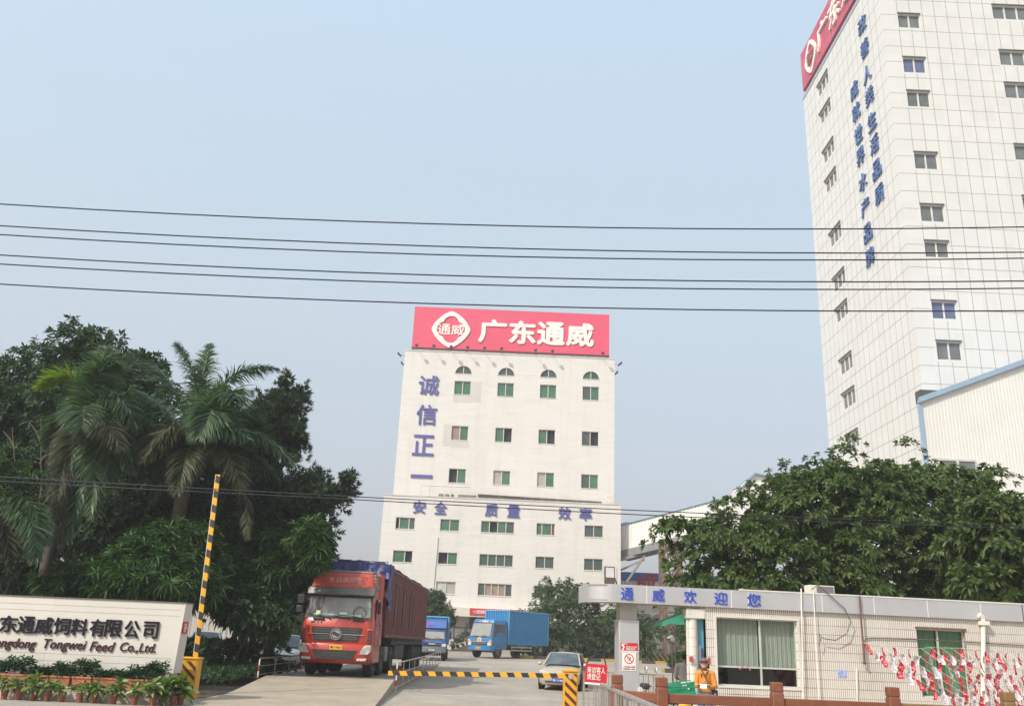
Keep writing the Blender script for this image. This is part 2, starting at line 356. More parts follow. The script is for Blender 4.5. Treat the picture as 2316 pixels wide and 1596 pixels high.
PANES = {'g': glassmat('green_glass', (.055, .135, .08)), 'k': glassmat('grey_green_glass', (.06, .085, .072)), 'd': mat('open_window_dark', (.025, .023, .03), .5),
         'c': mat('window_curtain_pale', (.36, .33, .29), .7, streak=.3), 'b': mat('window_board_brown', (.27, .20, .16), .7), 'w': glassmat('window_pale', (.5, .49, .46), .2),
         'r': mat('window_curtain_red', (.22, .05, .045), .7), 'e': glassmat('grey_glass', (.13, .138, .135), .08), 'u': glassmat('blue_glass', (.10, .12, .22), .08)}
def tbox(mb, T, a0, a1, d0, d1, z0, z1):
    P = [T(a, d, z) for z in (z0, z1) for a, d in ((a0, d0), (a1, d0), (a1, d1), (a0, d1))]
    mb.add(P, [(0,3,2,1),(4,5,6,7),(0,1,5,4),(1,2,6,5),(2,3,7,6),(3,0,4,7)])
def window(parent, r, T, sash, dep=.16, fw=.055, arch=False, frame=ALU, widths=None, sill=True):
    a0, a1, z0, z1 = r; n = len(sash); wd = widths or [1]*n; tot = sum(wd); xs = [a0+(a1-a0)*sum(wd[:i])/tot for i in range(n+1)]
    m = MB()
    if not arch:
        tbox(m, T, a0, a1, dep-.05, dep, z0, z0+fw); tbox(m, T, a0, a1, dep-.05, dep, z1-fw, z1)
    else: tbox(m, T, a0, a1, dep-.05, dep, z0, z0+fw)
    for i, x in enumerate(xs):
        if arch and i in (0, n): continue
        tbox(m, T, max(a0, x-fw/2-.012), min(a1, x+fw/2+.012), dep-.07, dep+.002, z0+fw, z1-(0 if arch else fw))
    if sill: tbox(m, T, a0-.04, a1+.04, -.035, dep-.05, z0-.05, z0-.001)
    f = m.build('window', frame, parent)
    for i, k in enumerate(sash):
        q = MB(); dd = dep+.004 if k != 'd' else dep+.3
        tbox(q, T, xs[i], xs[i+1], dd, dd+.02, z0, z1); q.build('pane', PANES[k], f)
    return f

# ================================================================ MAIN FACTORY BUILDING
WALLC = (.64, .612, .572)
FAC = tilemat('white_strip_tile', WALLC, (.45, .41, .36), 1.6, .235, .010, 'xz', .5, stain=.3)
SIDE = tilemat('white_strip_tile_side', WALLC, (.45, .41, .36), 1.6, .235, .010, 'yz', .5, stain=.25)
PLAIN = mat('roof_render', (.5, .47, .43), .9)
bld = thing('factory_building', 'white tiled factory block with arched top windows and a red rooftop billboard', 'building', (0, 88, gz(88)))
Z0 = gz(88); B0 = Vector((0, 88, Z0))
def TB(y): return lambda a, d, z: (a, y-88+d, z-Z0)
cols = [(-6.04, -4.27), (-1.40, .36), (3.18, 4.94), (7.77, 9.54)]
upper = []; ups = [['gg', 'gg', 'gg', 'kg'], ['bg', 'gd', 'gd', 'kd'], ['dg', 'cg', 'cg', 'kg']]
zr = [(26.81, 28.32), (21.82, 23.36), (17.29, 18.78)]
m = MB(); T = TB(91)
rects = [(a, b, c, d) for c, d in zr for a, b in cols]; arches = [(a, b, 29.15, 30.03) for a, b in cols]
wallgrid(m, -11.65, 11.22, 15.0, 31.5, rects+arches, T, .18)
for a, b, c, d in arches:
    cx_ = (a+b)/2; rr = (b-a)/2; N = 10
    for s_ in (-1, 1):
        for i in range(N):
            t0, t1 = math.pi/2*i/N, math.pi/2*(i+1)/N; h = d-c
            p0 = (cx_+s_*rr*math.cos(t0), c+h*math.sin(t0)); p1 = (cx_+s_*rr*math.cos(t1), c+h*math.sin(t1))
            m.quad(T(cx_+s_*rr, 0, p0[1]), T(cx_+s_*rr, 0, p1[1]), T(p1[0], 0, p1[1]), T(p0[0], 0, p0[1]))
            m.quad(T(p0[0], 0, p0[1]), T(p1[0], 0, p1[1]), T(p1[0], .18, p1[1]), T(p0[0], .18, p0[1]))
        m.quad(T(cx_+s_*rr, 0, d), T(cx_+s_*rr, 0, d-.0001), T(cx_, 0, d-.0001), T(cx_, 0, d))
m.build('wall', FAC, bld, fix=False)
s_ = MB()
for x in (-11.65, 11.22): s_.quad((x, 3, 14-Z0), (x, 17, 14-Z0), (x, 17, 31.5-Z0), (x, 3, 31.5-Z0))
s_.quad((-11.65, 17, 14-Z0), (11.22, 17, 14-Z0), (11.22, 17, 31.5-Z0), (-11.65, 17, 31.5-Z0)); s_.build('wall', SIDE, bld)
MB().box(-11.6, 11.17, 3.25, 16.95, 31.0-Z0, 31.2-Z0).build('roof', PLAIN, bld)
cp = MB(); cp.box(-11.70, 11.27, 2.96, 3.2, 31.5-Z0, 31.62-Z0); cp.build('coping', mat('coping_stone', (.55, .5, .45), .8, streak=.4), bld)
for k, (c, d) in enumerate(zr):
    for j, (a, b) in enumerate(cols): window(bld, (a, b, c, d), T, ups[k][j])
for a, b, c, d in arches: window(bld, (a, b, c, d), T, 'kk' if a < 7 else 'gk', arch=True)
lowr = [[(-10.79, -8.89, 'dgk', (.5, 1.3, .8)), (-6.37, -4.49, 'gg', None), (-2.32, .96, 'gdgk', None), (3.17, 4.99, 'ggr', (.8, 1.4, .5)), (7.93, 9.76, 'kk', None)],
        [(-10.79, -8.89, 'gd', (1.2, .8)), (-6.37, -4.51, 'dg', None), (-2.32, .96, 'kkkk', None), (3.17, 4.97, 'kk', None), (7.93, 9.76, 'kk', None)],
        [(-10.79, -8.89, 'kk', None), (-6.39, -4.5, 'wc', None), (-2.32, .96, 'kbbbk', None), (3.17, 4.97, 'kk', None), (7.93, 9.76, 'kk', None)]]
lz = [(11.99, 13.13), (8.78, 9.91), (5.98, 7.14)]
T = TB(88); rects = [(w_[0], w_[1], *lz[k]) for k in range(3) for w_ in lowr[k]]
porch = (-3.0, 3.3, Z0-.3, 4.15); m = MB()
wallgrid(m, -12.15, 11.52, Z0-.3, 15.25, rects+[porch], T, .18); m.build('wall', FAC, bld, fix=False)
for x in (-12.15, 11.52): MB().quad((x, 0, -.3), (x, 17, -.3), (x, 17, 15.25-Z0), (x, 0, 15.25-Z0)).build('wall', SIDE, bld)
MB().box(-12.1, 11.47, .2, 3.0, 14.7-Z0, 14.9-Z0).build('roof', PLAIN, bld)
MB().box(-12.2, 11.57, -.05, .25, 15.25-Z0, 15.36-Z0).build('coping', mat('coping_stone', (.55, .5, .45), .8), bld)
for k in range(3):
    for a, b, s_, wd in lowr[k]: window(bld, (a, b, *lz[k]), T, s_, widths=wd)
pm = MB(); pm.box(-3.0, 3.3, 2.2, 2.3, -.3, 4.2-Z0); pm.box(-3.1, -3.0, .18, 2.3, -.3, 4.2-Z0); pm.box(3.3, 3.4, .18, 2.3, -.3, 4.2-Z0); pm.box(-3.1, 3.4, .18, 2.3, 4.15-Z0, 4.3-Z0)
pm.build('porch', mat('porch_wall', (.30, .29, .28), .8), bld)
dm = MB(); dm.box(-1.6, 1.6, 2.1, 2.19, 0, 2.6); dm.build('door', glassmat('door_glass', (.05, .055, .06)), bld)
MB().box(-6.6, 3.6, -1.5, -.002, 3.95-Z0, 4.75-Z0).build('canopy', mat('canopy_render', (.66, .61, .54), .8, streak=.5), bld)
BLUE = mat('blue_letter', (.085, .085, .29), .5, var=.08); BLUE2 = mat('blue_letter_bright', (.03, .075, .46), .45, var=.05)
for ch, (a, b, c, d) in zip('诚信正一', [(-9.88, -7.69, 26.58, 28.77), (-9.89, -7.7, 23.31, 25.5), (-10.05, -7.78, 20.01, 22.21), (-9.97, -7.74, 17.66, 17.98)]):
    lettering(ch, 'wall_character', BLUE, bld, ((a+b)/2, 3-.06, (c+d)/2-Z0), b-a, d-c, depth=.12, bold=.012 if ch != '一' else 0)
for ch, a in zip('安全质量效率', [-9.17, -7.05, -2.0, .21, 5.31, 7.38]):
    lettering(ch, 'wall_character', BLUE, bld, (a+.615, -.06, 14.21-Z0), 1.24, 1.25, depth=.12, bold=.018)
PATCH = tilemat('cement_patch', (.545, .515, .47), (.38, .35, .31), 1.2, .235, .012, 'xz', .5, stain=.4)
for xa, xb, za, zb in ((-4.25, -3.1, 26.0, 28.3), (-6.1, -4.26, 25.95, 26.7), (-6.9, -6.08, 21.1, 23.5), (-6.07, -4.1, 21.0, 21.75)): MB().box(xa, xb, 2.994, 3.0, za-Z0, zb-Z0).build('wall_patch', PATCH, bld)
# rooftop lines and fittings seen above the lower parapet
GREYP = mat('galvanised_pipe', (.42, .39, .36), .5, .4); RUST = mat('rust_brown', (.17, .10, .07), .8, var=.3, scale=6)
q = MB(); q.tube([(-8.65, 1.2, 15.3-Z0), (-8.65, 1.2, 16.6-Z0), (-3.6, 1.2, 16.6-Z0), (-3.6, 1.2, 16.45-Z0)], .06, 6); q.tube([(-7.8, 1.2, 15.3-Z0), (-7.8, 1.2, 16.6-Z0)], .05, 6); q.tube([(-5.6, 1.2, 15.3-Z0), (-5.6, 1.2, 16.6-Z0)], .05, 6)
q.tube([(-6.5, -.06, 11.3-Z0), (-6.62, -.06, 6.2-Z0), (-6.9, -.06, 5.8-Z0)], .045, 6); q.tube([(11.1, -.06, 9.2-Z0), (11.1, -.06, 5.2-Z0)], .02, 5)
q.build('pipe', mat('white_pipe', (.6, .56, .5), .5), bld)
q = MB(); q.loft([[(-2.9, 2.75, 15.95-Z0), (-2.9, 2.99, 15.95-Z0), (-2.9, 2.99, 16.2-Z0), (-2.9, 2.75, 16.2-Z0)], [(9.9, 2.75, 15.7-Z0), (9.9, 2.99, 15.7-Z0), (9.9, 2.99, 15.95-Z0), (9.9, 2.75, 15.95-Z0)]]); q.build('gutter', mat('gutter_black', (.05, .05, .05), .8, dirt=.6, dcol=(.35, .3, .26)), bld)
for x0, x1 in ((-6.85, -6.35), (-6.2, -5.75), (-5.65, -5.3), (-4.85, -3.0)):
    MB().box(x0, x1, 1.4, 2.0, 15.0-Z0, 15.85-Z0).build('vent_box', mat('vent_brown', (.22, .17, .14), .8), bld, bevel=.03)
MB().box(10.1, 10.8, .5, .9, 15.3-Z0, 16.35-Z0).build('air_conditioner', mat('ac_cream', (.62, .57, .49), .5), bld, bevel=.04)

# ---------------------------------------------------------------- logo: rounded diamond with a four-lobed opening
def logo(mb, R_, depth, map_):
    N = 96; o_ = []; i_ = []
    for k in range(N):
        t = 2*math.pi*k/N; c, s = math.cos(t), math.sin(t); n_ = 1.42
        ro = R_/((abs(c)**n_+abs(s)**n_)**(1/n_)); best = 0
        for qx, qy, rq in ((0, .34, .40), (0, -.34, .40), (.30, 0, .43), (-.30, 0, .43)):
            b_ = qx*c+qy*s; disc = b_*b_-(qx*qx+qy*qy-rq*rq)
            if disc >= 0: best = max(best, b_+math.sqrt(disc))
        ri = min(best*R_, ro*.90); o_.append((ro*c, ro*s)); i_.append((ri*c, ri*s))
    rings = [[map_(x, y, d) for x, y in r_] for r_, d in ((o_, 0), (o_, -depth), (i_, -depth), (i_, 0))]
    rings.append(rings[0]); return mb.loft(rings, cap=False)
SIGNRED = mat('billboard_red', (.64, .075, .135), .5, var=.05, scale=.3, dirt=.12, dcol=(.6, .25, .28)); CREAM = mat('sign_cream', (.85, .77, .68), .5, var=.03)
FLOOD = mat('lamp_black', (.03, .03, .035), .5)
bb = thing('rooftop_billboard', 'wide red billboard with white logo and characters on the factory roof', 'billboard', (-.18, 91, 31.62))
MB().box(-10.77, 10.77, -.12, .12, .28, 5.02).build('panel', SIGNRED, bb)
fr = MB(); fr.box(-10.8, 10.8, -.05, .1, .1, .278)
for i in range(12): x = -10.6+i*1.93; fr.bar((x, .2, .3), (x, 2.2, -.4), .08); fr.bar((x, .16, -.1), (x, .16, 4.9), .07); fr.bar((x, .2, 4.2), (x, 2.4, -.4), .06)
fr.build('frame', RUST, bb)
lg = logo(MB(), 2.12, .1, lambda x, y, d: (x-6.62, -.12+d, y+2.48)); lg.build('logo', CREAM, bb)
lettering('通威', 'logo_lettering', CREAM, bb, (-6.62, -.15, 2.50), 3.0, 1.3, depth=.06, bold=.01)
for ch, (a, b) in zip('广东通威', ((-3.6, -.49), (-.23, 2.71), (2.85, 5.89), (6.05, 9.08))):
    lettering(ch, 'character', CREAM, bb, ((a+b)/2, -.17, 2.5), b-a, 2.7, depth=.1, bold=.032)
for i, u in enumerate((1014.5+0*0, )): pass
for zx in (350, 495, 640, 780, 922, 1066, 1352, 1495, 1918):
    P = at(848.1+zx*.26858, 678.5+(412+(zx-350)*.036)*.26858, 90)
    l = thing('billboard_floodlight', 'small black floodlight on an arm below the red rooftop billboard', 'floodlight', (P.x, 90.86, 31.63), 0, 'floodlights along the billboard')
    MB().tube([(0, 0, 0), (0, -.9, .12)], .025, 5).build('arm', FLOOD, l); MB().box(-.16, .16, -1.08, -.82, .06, .30).build('head', FLOOD, l, bevel=.03)
for sx, x0 in ((-1, -11.65), (1, 11.22)):
    for i in range(3):
        l = thing('corner_floodlight', 'black floodlight on a rod sticking out %s edge of the factory roof' % ('over the left' if sx < 0 else 'over the right'), 'floodlight', (x0, 92.0+i*3.4, 31.2), 0, 'floodlights on roof edge rods')
        MB().tube([(0, 0, 0), (sx*.55, 0, .1)], .025, 5).build('arm', FLOOD, l)
        MB().prism([(sx*.5, .0), (sx*.55, -.12), (sx*.95, .22), (sx*.85, .42)], 'y', -.15, .15).build('head', FLOOD, l)
# banner, notice board, steps
bn = thing('red_banner', 'red cloth banner with white writing over the factory entrance', 'banner', (-.65, 86.44, 4.42))
MB().box(-2.3, 2.3, -.02, .02, -.3, .3).build('cloth', mat('banner_red', (.55, .03, .05), .6), bn)
lettering('一二 热烈欢迎新老客户 来我公司参观指导 安全生产人人有责', 'lettering', CREAM, bn, (0.05, -.03, 0), 4.1, .34, depth=.01, bold=.02)
nb = thing('notice_board', 'white notice board in a dark blue frame on the wall by the entrance steps', 'notice board', (-3.55, 87.93, 1.9))
MB().box(-.8, .8, 0, .05, 0, 1.0).build('board', mat('notice_white', (.68, .65, .58), .6), nb)
q = MB(); q.box(-.86, .86, -.03, .04, 1.0, 1.08); q.box(-.86, .86, -.03, .04, -.06, 0); q.box(-.86, -.8, -.03, .04, 0, 1.0); q.box(.8, .86, -.03, .04, 0, 1.0); q.build('frame', mat('navy_frame', (.04, .06, .16), .5), nb)
q = MB(); 
for x, z, a, b in ((-.55, .6, .3, .12), (-.5, .35, .18, .1), (-.1, .55, .3, .1), (.3, .6, .35, .12), (-.3, .14, .3, .1), (.3, .2, .2, .1)): q.box(x, x+a, -.006, .0, z, z+b*.4)
q.build('printed_notice', mat('print_grey', (.2, .19, .18), .7), nb)
lettering('安全生产宣传栏', 'lettering', mat('gold', (.5, .36, .1), .5), nb, (0, -.008, .86), .9, None, depth=.008, bold=.01)
for i in range(3): tag(MB().box(-4.2+i*.45, 3.2, 84.9+i*.4, 84.9+(i+1)*.4 if i < 2 else 87.99, gz(85)-.1, gz(85)+.17*(i+1)).build('entrance_steps', CONC, None), kind='structure')

# ================================================================ TALL TOWER
PC = (.635, .625, .595); PAN = tilemat('tower_panel', PC, PC, 1.064, 1.55, .001, 'xz', 0., jvar=False, var=.028, stain=.16, scol=(.5, .47, .42)); PANL = tilemat('tower_panel_side', PC, PC, 1.07, 1.55, .001, 'yz', 0., jvar=False, var=.028, stain=.16, scol=(.5, .47, .42))
JNT = mat('panel_joint', (.27, .26, .245), .8)
TX, TY, TF, TTOP = 30.4, 62.0, 81.4, 58.84
tw = thing('tower_block', 'very tall cream panelled tower with blue slogan characters and rows of small windows', 'building', (TX, TY, gz(62)))
TZ = gz(62); TO = Vector((TX, TY, TZ))
TR = lambda a, d, z: (a-TX, d, z-TZ); TL = lambda a, d, z: (d, -a-TY, z-TZ)
zA = [(52.86, 54.26), (48.36, 49.83), (45.05, 46.54), (39.22, 40.72), (34.53, 36.02), (31.45, 32.84), (26.34, 27.81), (23.06, 24.56), (18.4, 19.9)]
zL = [(56.15, 57.6)] + zA[:-1] + [(19.2, 20.7)]
rR = [(31.80, 33.68, *z) for z in zA] + [(40.05, 43.25, *z) for z in [(54.17, 55.6), (49.5, 50.94), (46.28, 47.72), (40.43, 41.85), (35.7, 37.15), (32.6, 34.0), (27.5, 29.0)]]
rL = [(-77.4, -74.35, *z) for z in zL]
m = MB(); wallgrid(m, TX, 62, TZ-.5, TTOP, rR, TR, .2); m.build('wall', PAN, tw, fix=False)
m = MB(); wallgrid(m, -TF, -TY, TZ-.5, TTOP, rL, TL, .2); m.build('wall', PANL, tw, fix=False)
m = MB(); m.quad((0, TF-TY, -.5), (31.6, TF-TY, -.5), (31.6, TF-TY, TTOP-TZ), (0, TF-TY, TTOP-TZ)); m.quad((31.6, 0, -.5), (31.6, TF-TY, -.5), (31.6, TF-TY, TTOP-TZ), (31.6, 0, TTOP-TZ)); m.build('wall', PAN, tw)
MB().box(.1, 31.5, .1, TF-TY-.1, TTOP-TZ-.4, TTOP-TZ-.2).build('roof', PLAIN, tw)
MB().box(-.06, 31.7, -.06, TF-TY+.06, TTOP-TZ, TTOP-TZ+.42).build('coping', mat('grey_flashing', (.42, .44, .48), .5, .2), tw)
for r_ in rR: window(tw, r_, TR, 'uu' if 48 < r_[2] < 48.5 or 26 < r_[2] < 26.5 else ('ee' if r_[0] < 35 else 'eee'), dep=.18, fw=.09, frame=mat('tower_frame', (.66, .62, .56), .5), sill=False)
for i, r_ in enumerate(rL): window(tw, r_, TL, 'eee', dep=.18, fw=.10, frame=_mats['tower_frame'], sill=False)
q = MB()
for r_ in rR: tbox(q, TR, r_[0]-.05, r_[1]+.05, -.09, .05, r_[3]+.002, r_[3]+.09)
for r_ in rL: tbox(q, TL, r_[0]-.05, r_[1]+.05, -.09, .05, r_[3]+.002, r_[3]+.09)
q.build('window_drip', mat('drip_dark', (.12, .115, .11), .7), tw)
lev = [57.3, 55.7, 54.13, 52.53, 50.92, 49.37, 47.82, 46.27, 44.82, 43.35, 41.88, 40.34, 38.75, 37.17, 35.61, 34.07, 32.5, 30.57, 28.63, 27.12, 25.54, 24.02, 22.58, 21.16, 19.7, 18.2, 16.7, 15.2, 13.7, 12.2, 10.7, 9.2, 7.7, 6.2, 4.7, 3.2]
def splits(lo, hi, cuts):
    out = [(lo, hi)]
    for c, d in cuts:
        nx = []
        for a, b in out:
            if d <= a or c >= b: nx.append((a, b)); continue
            if c > a: nx.append((a, c))
            if d < b: nx.append((d, b))
        out = nx
    return [s for s in out if s[1]-s[0] > .05]
q = MB(); jw = .021
for T_, rc, a0, a1, av in ((TR, rR, TX+.02, 62, [31.79+1.064*i for i in range(28)]), (TL, rL, -TF, -TY-.02, [-(63.15+1.07*i) for i in range(17)])):
    for z in lev:
        for a, b in splits(a0, a1, [(r_[0]-.12, r_[1]+.12) for r_ in rc if r_[2]-.2 < z < r_[3]+.2]): tbox(q, T_, a, b, -.004, .003, z-jw, z+jw)
    for x in av:
        for a, b in splits(TZ, TTOP-.01, [(r_[2]-.15, r_[3]+.15) for r_ in rc if r_[0]-.05 < x < r_[1]+.05]): tbox(q, T_, x-jw, x+jw, -.0035, .003, a, b)
q.build('panel_joints', JNT, tw, fix=False)
BLT = mat('tower_letter_blue', (.07, .13, .30), .5, var=.08)
for s_, y, zz in (('改善人类生活品质', 65.6, (55.94, 53.42, 50.70, 48.44, 45.88, 43.57, 41.18, 38.82)), ('成就世界水产品牌', 68.5, (51.02, 48.76, 46.39, 44.15, 41.6, 39.12, 36.65, 34.36))):
    for ch, z in zip(s_, zz): lettering(ch, 'wall_character', BLT, tw, (-.09, y-TY, z-TZ), 1.62, 1.62, '-x', .15, .004)
tsg = thing('tower_sign', 'red sign band with outlined logo and characters along the top of the tall tower', 'sign', (TX, TY, TTOP+.42))
MB().box(-.25, .1, -.25, 18.7, .16, 4.75).build('panel', mat('tower_sign_red', (.46, .07, .12), .6, var=.12, scale=.5, streak=.4, scol=(.55, .25, .28)), tsg)
lg = logo(MB(), 1.95, .14, lambda x, y, d: (-.25+d, 15.65-x*.86, y+2.35)); lg.build('logo', CREAM, tsg)
lettering('通威', 'logo_lettering', mat('sign_brown', (.30, .12, .11), .6), tsg, (-.30, 15.65, 2.35), 2.3, 1.2, '-x', .1, .0)
for ch, y in zip('广东通威', (12.0, 8.7, 5.3, 1.9)): lettering(ch, 'character', CREAM, tsg, (-.36, y, 2.4), 2.9, 2.7, '-x', .2, .012)

# ================================================================ WHITE CORRUGATED SHED IN FRONT OF THE TOWER
def corrug(mb, a0, a1, zb, ztop, T_, pitch=.2, d=.03):
    n = int((a1-a0)/pitch); pr = []
    for i in range(n+1):
        x = a0+(a1-a0)*i/n; w_ = (a1-a0)/n
        pr += [(x, 0), (x+w_*.62, 0), (x+w_*.70, d), (x+w_*.92, d)] if i < n else [(x, 0)]
    for (xa, da), (xb, db) in zip(pr, pr[1:]):
        mb.quad(T_(xa, da, zb), T_(xb, db, zb), T_(xb, db, ztop(xb)), T_(xa, da, ztop(xa)))
WCOR = mat('white_corrugated', (.66, .645, .605), .5, var=.04, scale=.5, streak=.18, scol=(.6, .54, .46)); BTRIM = mat('blue_trim', (.26, .36, .48), .5, var=.08); BTRIM2 = mat('royal_blue_trim', (.05, .14, .42), .5)
SX, SY = 24.25, 50.0; sz = gz(50); rf = lambda a: 16.30+.405*(a-24.48) if a < 40 else 22.58-.405*(a-40)
sh = thing('corrugated_shed', 'tall white corrugated shed with a blue edged sloping roof before the tower', 'building', (SX, SY, sz))
TS = lambda a, d, z: (a-SX, d, z-sz)
m = MB(); corrug(m, SX, 55.5, sz-.3, rf, TS, .2, .012); m.build('wall', WCOR, sh, fix=False)
for x, k in ((0, 6.3), (31.2, 0)): MB().quad((x, .03, -.3), (x+k, 11, -.3), (x+k, 11, rf(SX+x+k)-sz), (x, .03, rf(SX+x)-sz)).build('wall', WCOR, sh)
m = MB()
for a, b, k in ((SX-.15, 40, .575), (40, 55.7, 0)): m.loft([[TS(x+(k*max(0, d) if x < 30 else 0), d, rf(x+(k*max(0, d) if x < 30 else 0))+o_) for d, o_ in ((-.22, -.02), (-.22, .30), (11, .30), (11, .05), (.05, .05), (.05, -.02))] for x in (a, b)])
m.build('roof', BTRIM, sh)
MB().box(-.14, .06, -.1, .02, -.2, rf(SX)-sz-.1).build('downpipe', BTRIM, sh)
P = at(2206, 1040, 50); window(sh, (P.x-2.2, P.x, P.z-2.6, P.z), lambda a, d, z: (a-SX, d-.06, z-sz), 'ee', dep=.02, fw=.12, sill=False)
MB().box(.35, 2.2, .5, 1.2, rf(SX)-sz+.2, rf(SX)-sz+.95).build('roof_return', mat('return_dark', (.07, .07, .07), .7), sh)  # added dark box standing in for the dark far end of the roof

# ================================================================ CONVEYOR GALLERY ON A TRESTLE
A0 = at(1405.7, 1189, 89.5); A1 = at(1405.7, 1246, 89.5)
def onl(x, y, u0, v0, u1, v1):       # height where the point (x, y) falls on an image line of the gallery edge
    best = None
    for k in range(400):
        z = k*.12; q_ = Vector((x, y, z-EYE)); s_ = FPX/q_.dot(_F); u = CX+s_*q_.dot(_R); v = CY-s_*q_.dot(_U); e = abs(v-(v0+(v1-v0)*(u-u0)/(u1-u0)))
        if best is None or e < best[0]: best = (e, z)
    return best[1]
gal = thing('conveyor_gallery', 'long sloping white conveyor gallery between the factory block and tall tower', 'conveyor', (11.5, 89.5, 0))
bx, by = 30.2, 77.0; bz = onl(bx, by, 1405.7, 1189, 1664, 1121); hgt = A0.z-A1.z
a = Vector((11.53, 89.5, 0)); b = Vector((bx, by, 0)); n_ = Vector((b.y-a.y, a.x-b.x, 0)).normalized(); n_ = n_ if n_.y > 0 else -n_; O_ = Vector((11.5, 89.5, 0))
m = MB(); NN = 60
for i in range(NN):
    for j, (t, dd) in enumerate(((0, 0), (.6, 0), (.7, .04), (.95, .04))):
        t0 = (i+t)/NN; nxt = ((.6, 0), (.7, .04), (.95, .04), (1, 0))[j]; t1 = (i+nxt[0])/NN
        p0 = a.lerp(b, t0)+n_*dd-O_; p1 = a.lerp(b, t1)+n_*nxt[1]-O_; zt0 = A0.z+(bz-A0.z)*t0; zt1 = A0.z+(bz-A0.z)*t1
        m.quad((p0.x, p0.y, zt0-hgt), (p1.x, p1.y, zt1-hgt), (p1.x, p1.y, zt1), (p0.x, p0.y, zt0))
for p_, z_ in ((a, A0.z), (b, bz)):
    c0 = p_-O_+n_*.05; c1 = p_-O_+n_*2.2; m.quad((c0.x, c0.y, z_-hgt), (c1.x, c1.y, z_-hgt), (c1.x, c1.y, z_), (c0.x, c0.y, z_))
m.build('wall', WCOR, gal, fix=False)
def galbar(mb, o0, o1, h0, h1):
    R_ = []
    for p_, z_ in ((a, A0.z), (b, bz)):
        R_.append([tuple(p_-O_+n_*o+Vector((0, 0, z_+h))) for o, h in ((o0, h0), (o1, h0), (o1, h1), (o0, h1))])
    return mb.loft(R_)
galbar(MB(), -.15, 2.4, .0, .16).build('roof', BTRIM, gal); galbar(MB(), -.1, 2.3, -hgt-.75, -hgt-.01).build('beam', mat('beam_grey', (.20, .20, .21), .7), gal)
q = MB(); q.bar((.1, -.6, A1.z-.9), (3.6, -1.2, A1.z+.2), .28); q.bar((.1, -.5, A1.z-1.9), (2.4, -1.0, A1.z-.8), .18); q.bar((.1, -.6, A1.z-3.9), (2.6, -1.3, A1.z-.2), .2); q.build('brace', mat('brace_grey', (.22, .20, .20), .6), gal)
th = thing('transfer_house', 'small white house with a blue roof edge where the conveyor meets tower', 'building', (26.5, 78, 0))
P0 = at(1674, 1103, 76); P1 = at(1706, 1072, 76); P2 = at(1790, 1090, 76); q0 = P0-Vector((26.5, 78, 0))
prof = [(P0.x-26.5, P0.z), (P1.x-26.5, P1.z), (P2.x-26.5, P2.z), (P2.x-26.5, P2.z-6), (P0.x-26.5, P0.z-4)]
MB().prism(prof, 'y', -2, 1).build('wall', WCOR, th)
m = MB(); m.bar((prof[0][0]-.3, -2.1, prof[0][1]), (prof[1][0], -2.1, prof[1][1]+.05), .5, .12); m.bar((prof[1][0], -2.1, prof[1][1]+.05), (prof[2][0]+.2, -2.1, prof[2][1]+.05), .5, .12); m.build('roof', BTRIM, th)
ts = thing('trestle_tower', 'rusty lattice steel trestle standing under the conveyor gallery', 'trestle', (14.75, 82.5, gz(82.5)))
RSTEEL = mat('rusty_steel', (.15, .095, .07), .75, var=.35, scale=3, dirt=.3, dcol=(.24, .2, .165))
px = (0, 1.55); topz = onl(15, 85, 1405.7, 1246, 1664, 1190)-gz(82.5)-.2
for x in px:
    for y in (0, 1.6): MB().box(x-.17, x+.17, y-.17, y+.17, 0, topz).build('leg', RSTEEL, ts)
q = MB(); nz = 5; hh = topz/nz
for k in range(nz):
    for y in (-.02, 1.62):
        q.bar((0, y, k*hh), (1.55, y, (k+1)*hh), .12); q.bar((1.55, y+.03, k*hh), (0, y+.03, (k+1)*hh), .12); q.bar((0, y-.05, (k+1)*hh), (1.55, y-.05, (k+1)*hh), .14)
    for x in (-.02, 1.57): q.bar((x, 0, k*hh), (x, 1.6, (k+1)*hh), .1)
q.build('bracing', RSTEEL, ts)
def stripemat(name, c1, c2, pitch, ang, axes=(0, 2), rough=.5, duty=.5, dirt=.25):
    m, n, p = NT(name); co = objco(n); sep = n.nodes.new('ShaderNodeSeparateXYZ'); n.links.new(co, sep.inputs[0])
    def mth(op, a_, b_):
        x = n.nodes.new('ShaderNodeMath'); x.operation = op
        for i, v in enumerate((a_, b_)):
            if isinstance(v, bpy.types.NodeSocket): n.links.new(v, x.inputs[i])
            else: x.inputs[i].default_value = v
        return x.outputs[0]
    s = mth('ADD', mth('MULTIPLY', sep.outputs[axes[0]], math.cos(ang)/pitch), mth('MULTIPLY', sep.outputs[axes[1]], math.sin(ang)/pitch))
    t = mth('GREATER_THAN', mth('FRACT', mth('ADD', s, 100.), 0.), duty)
    out = mixc(n, t, c1, c2); out = mixc(n, ramp(n, noise(n, co, 9, 6, rough=.7), .52, .78, 0, dirt), out, (.22, .17, .12))
    n.links.new(out, p.inputs['Base Color']); p.inputs['Roughness'].default_value = rough; return m
YELLOW = (.72, .36, .015); BLACK = (.03, .026, .026)
HAZ = stripemat('kerb_hazard', (.45, .30, .08), (.07, .05, .04), .34, RAD(40), dirt=.5)
MB().box(-1.6, 3.0, -1.7, -1.3, -.1, .55).build('guard_kerb', HAZ, ts)

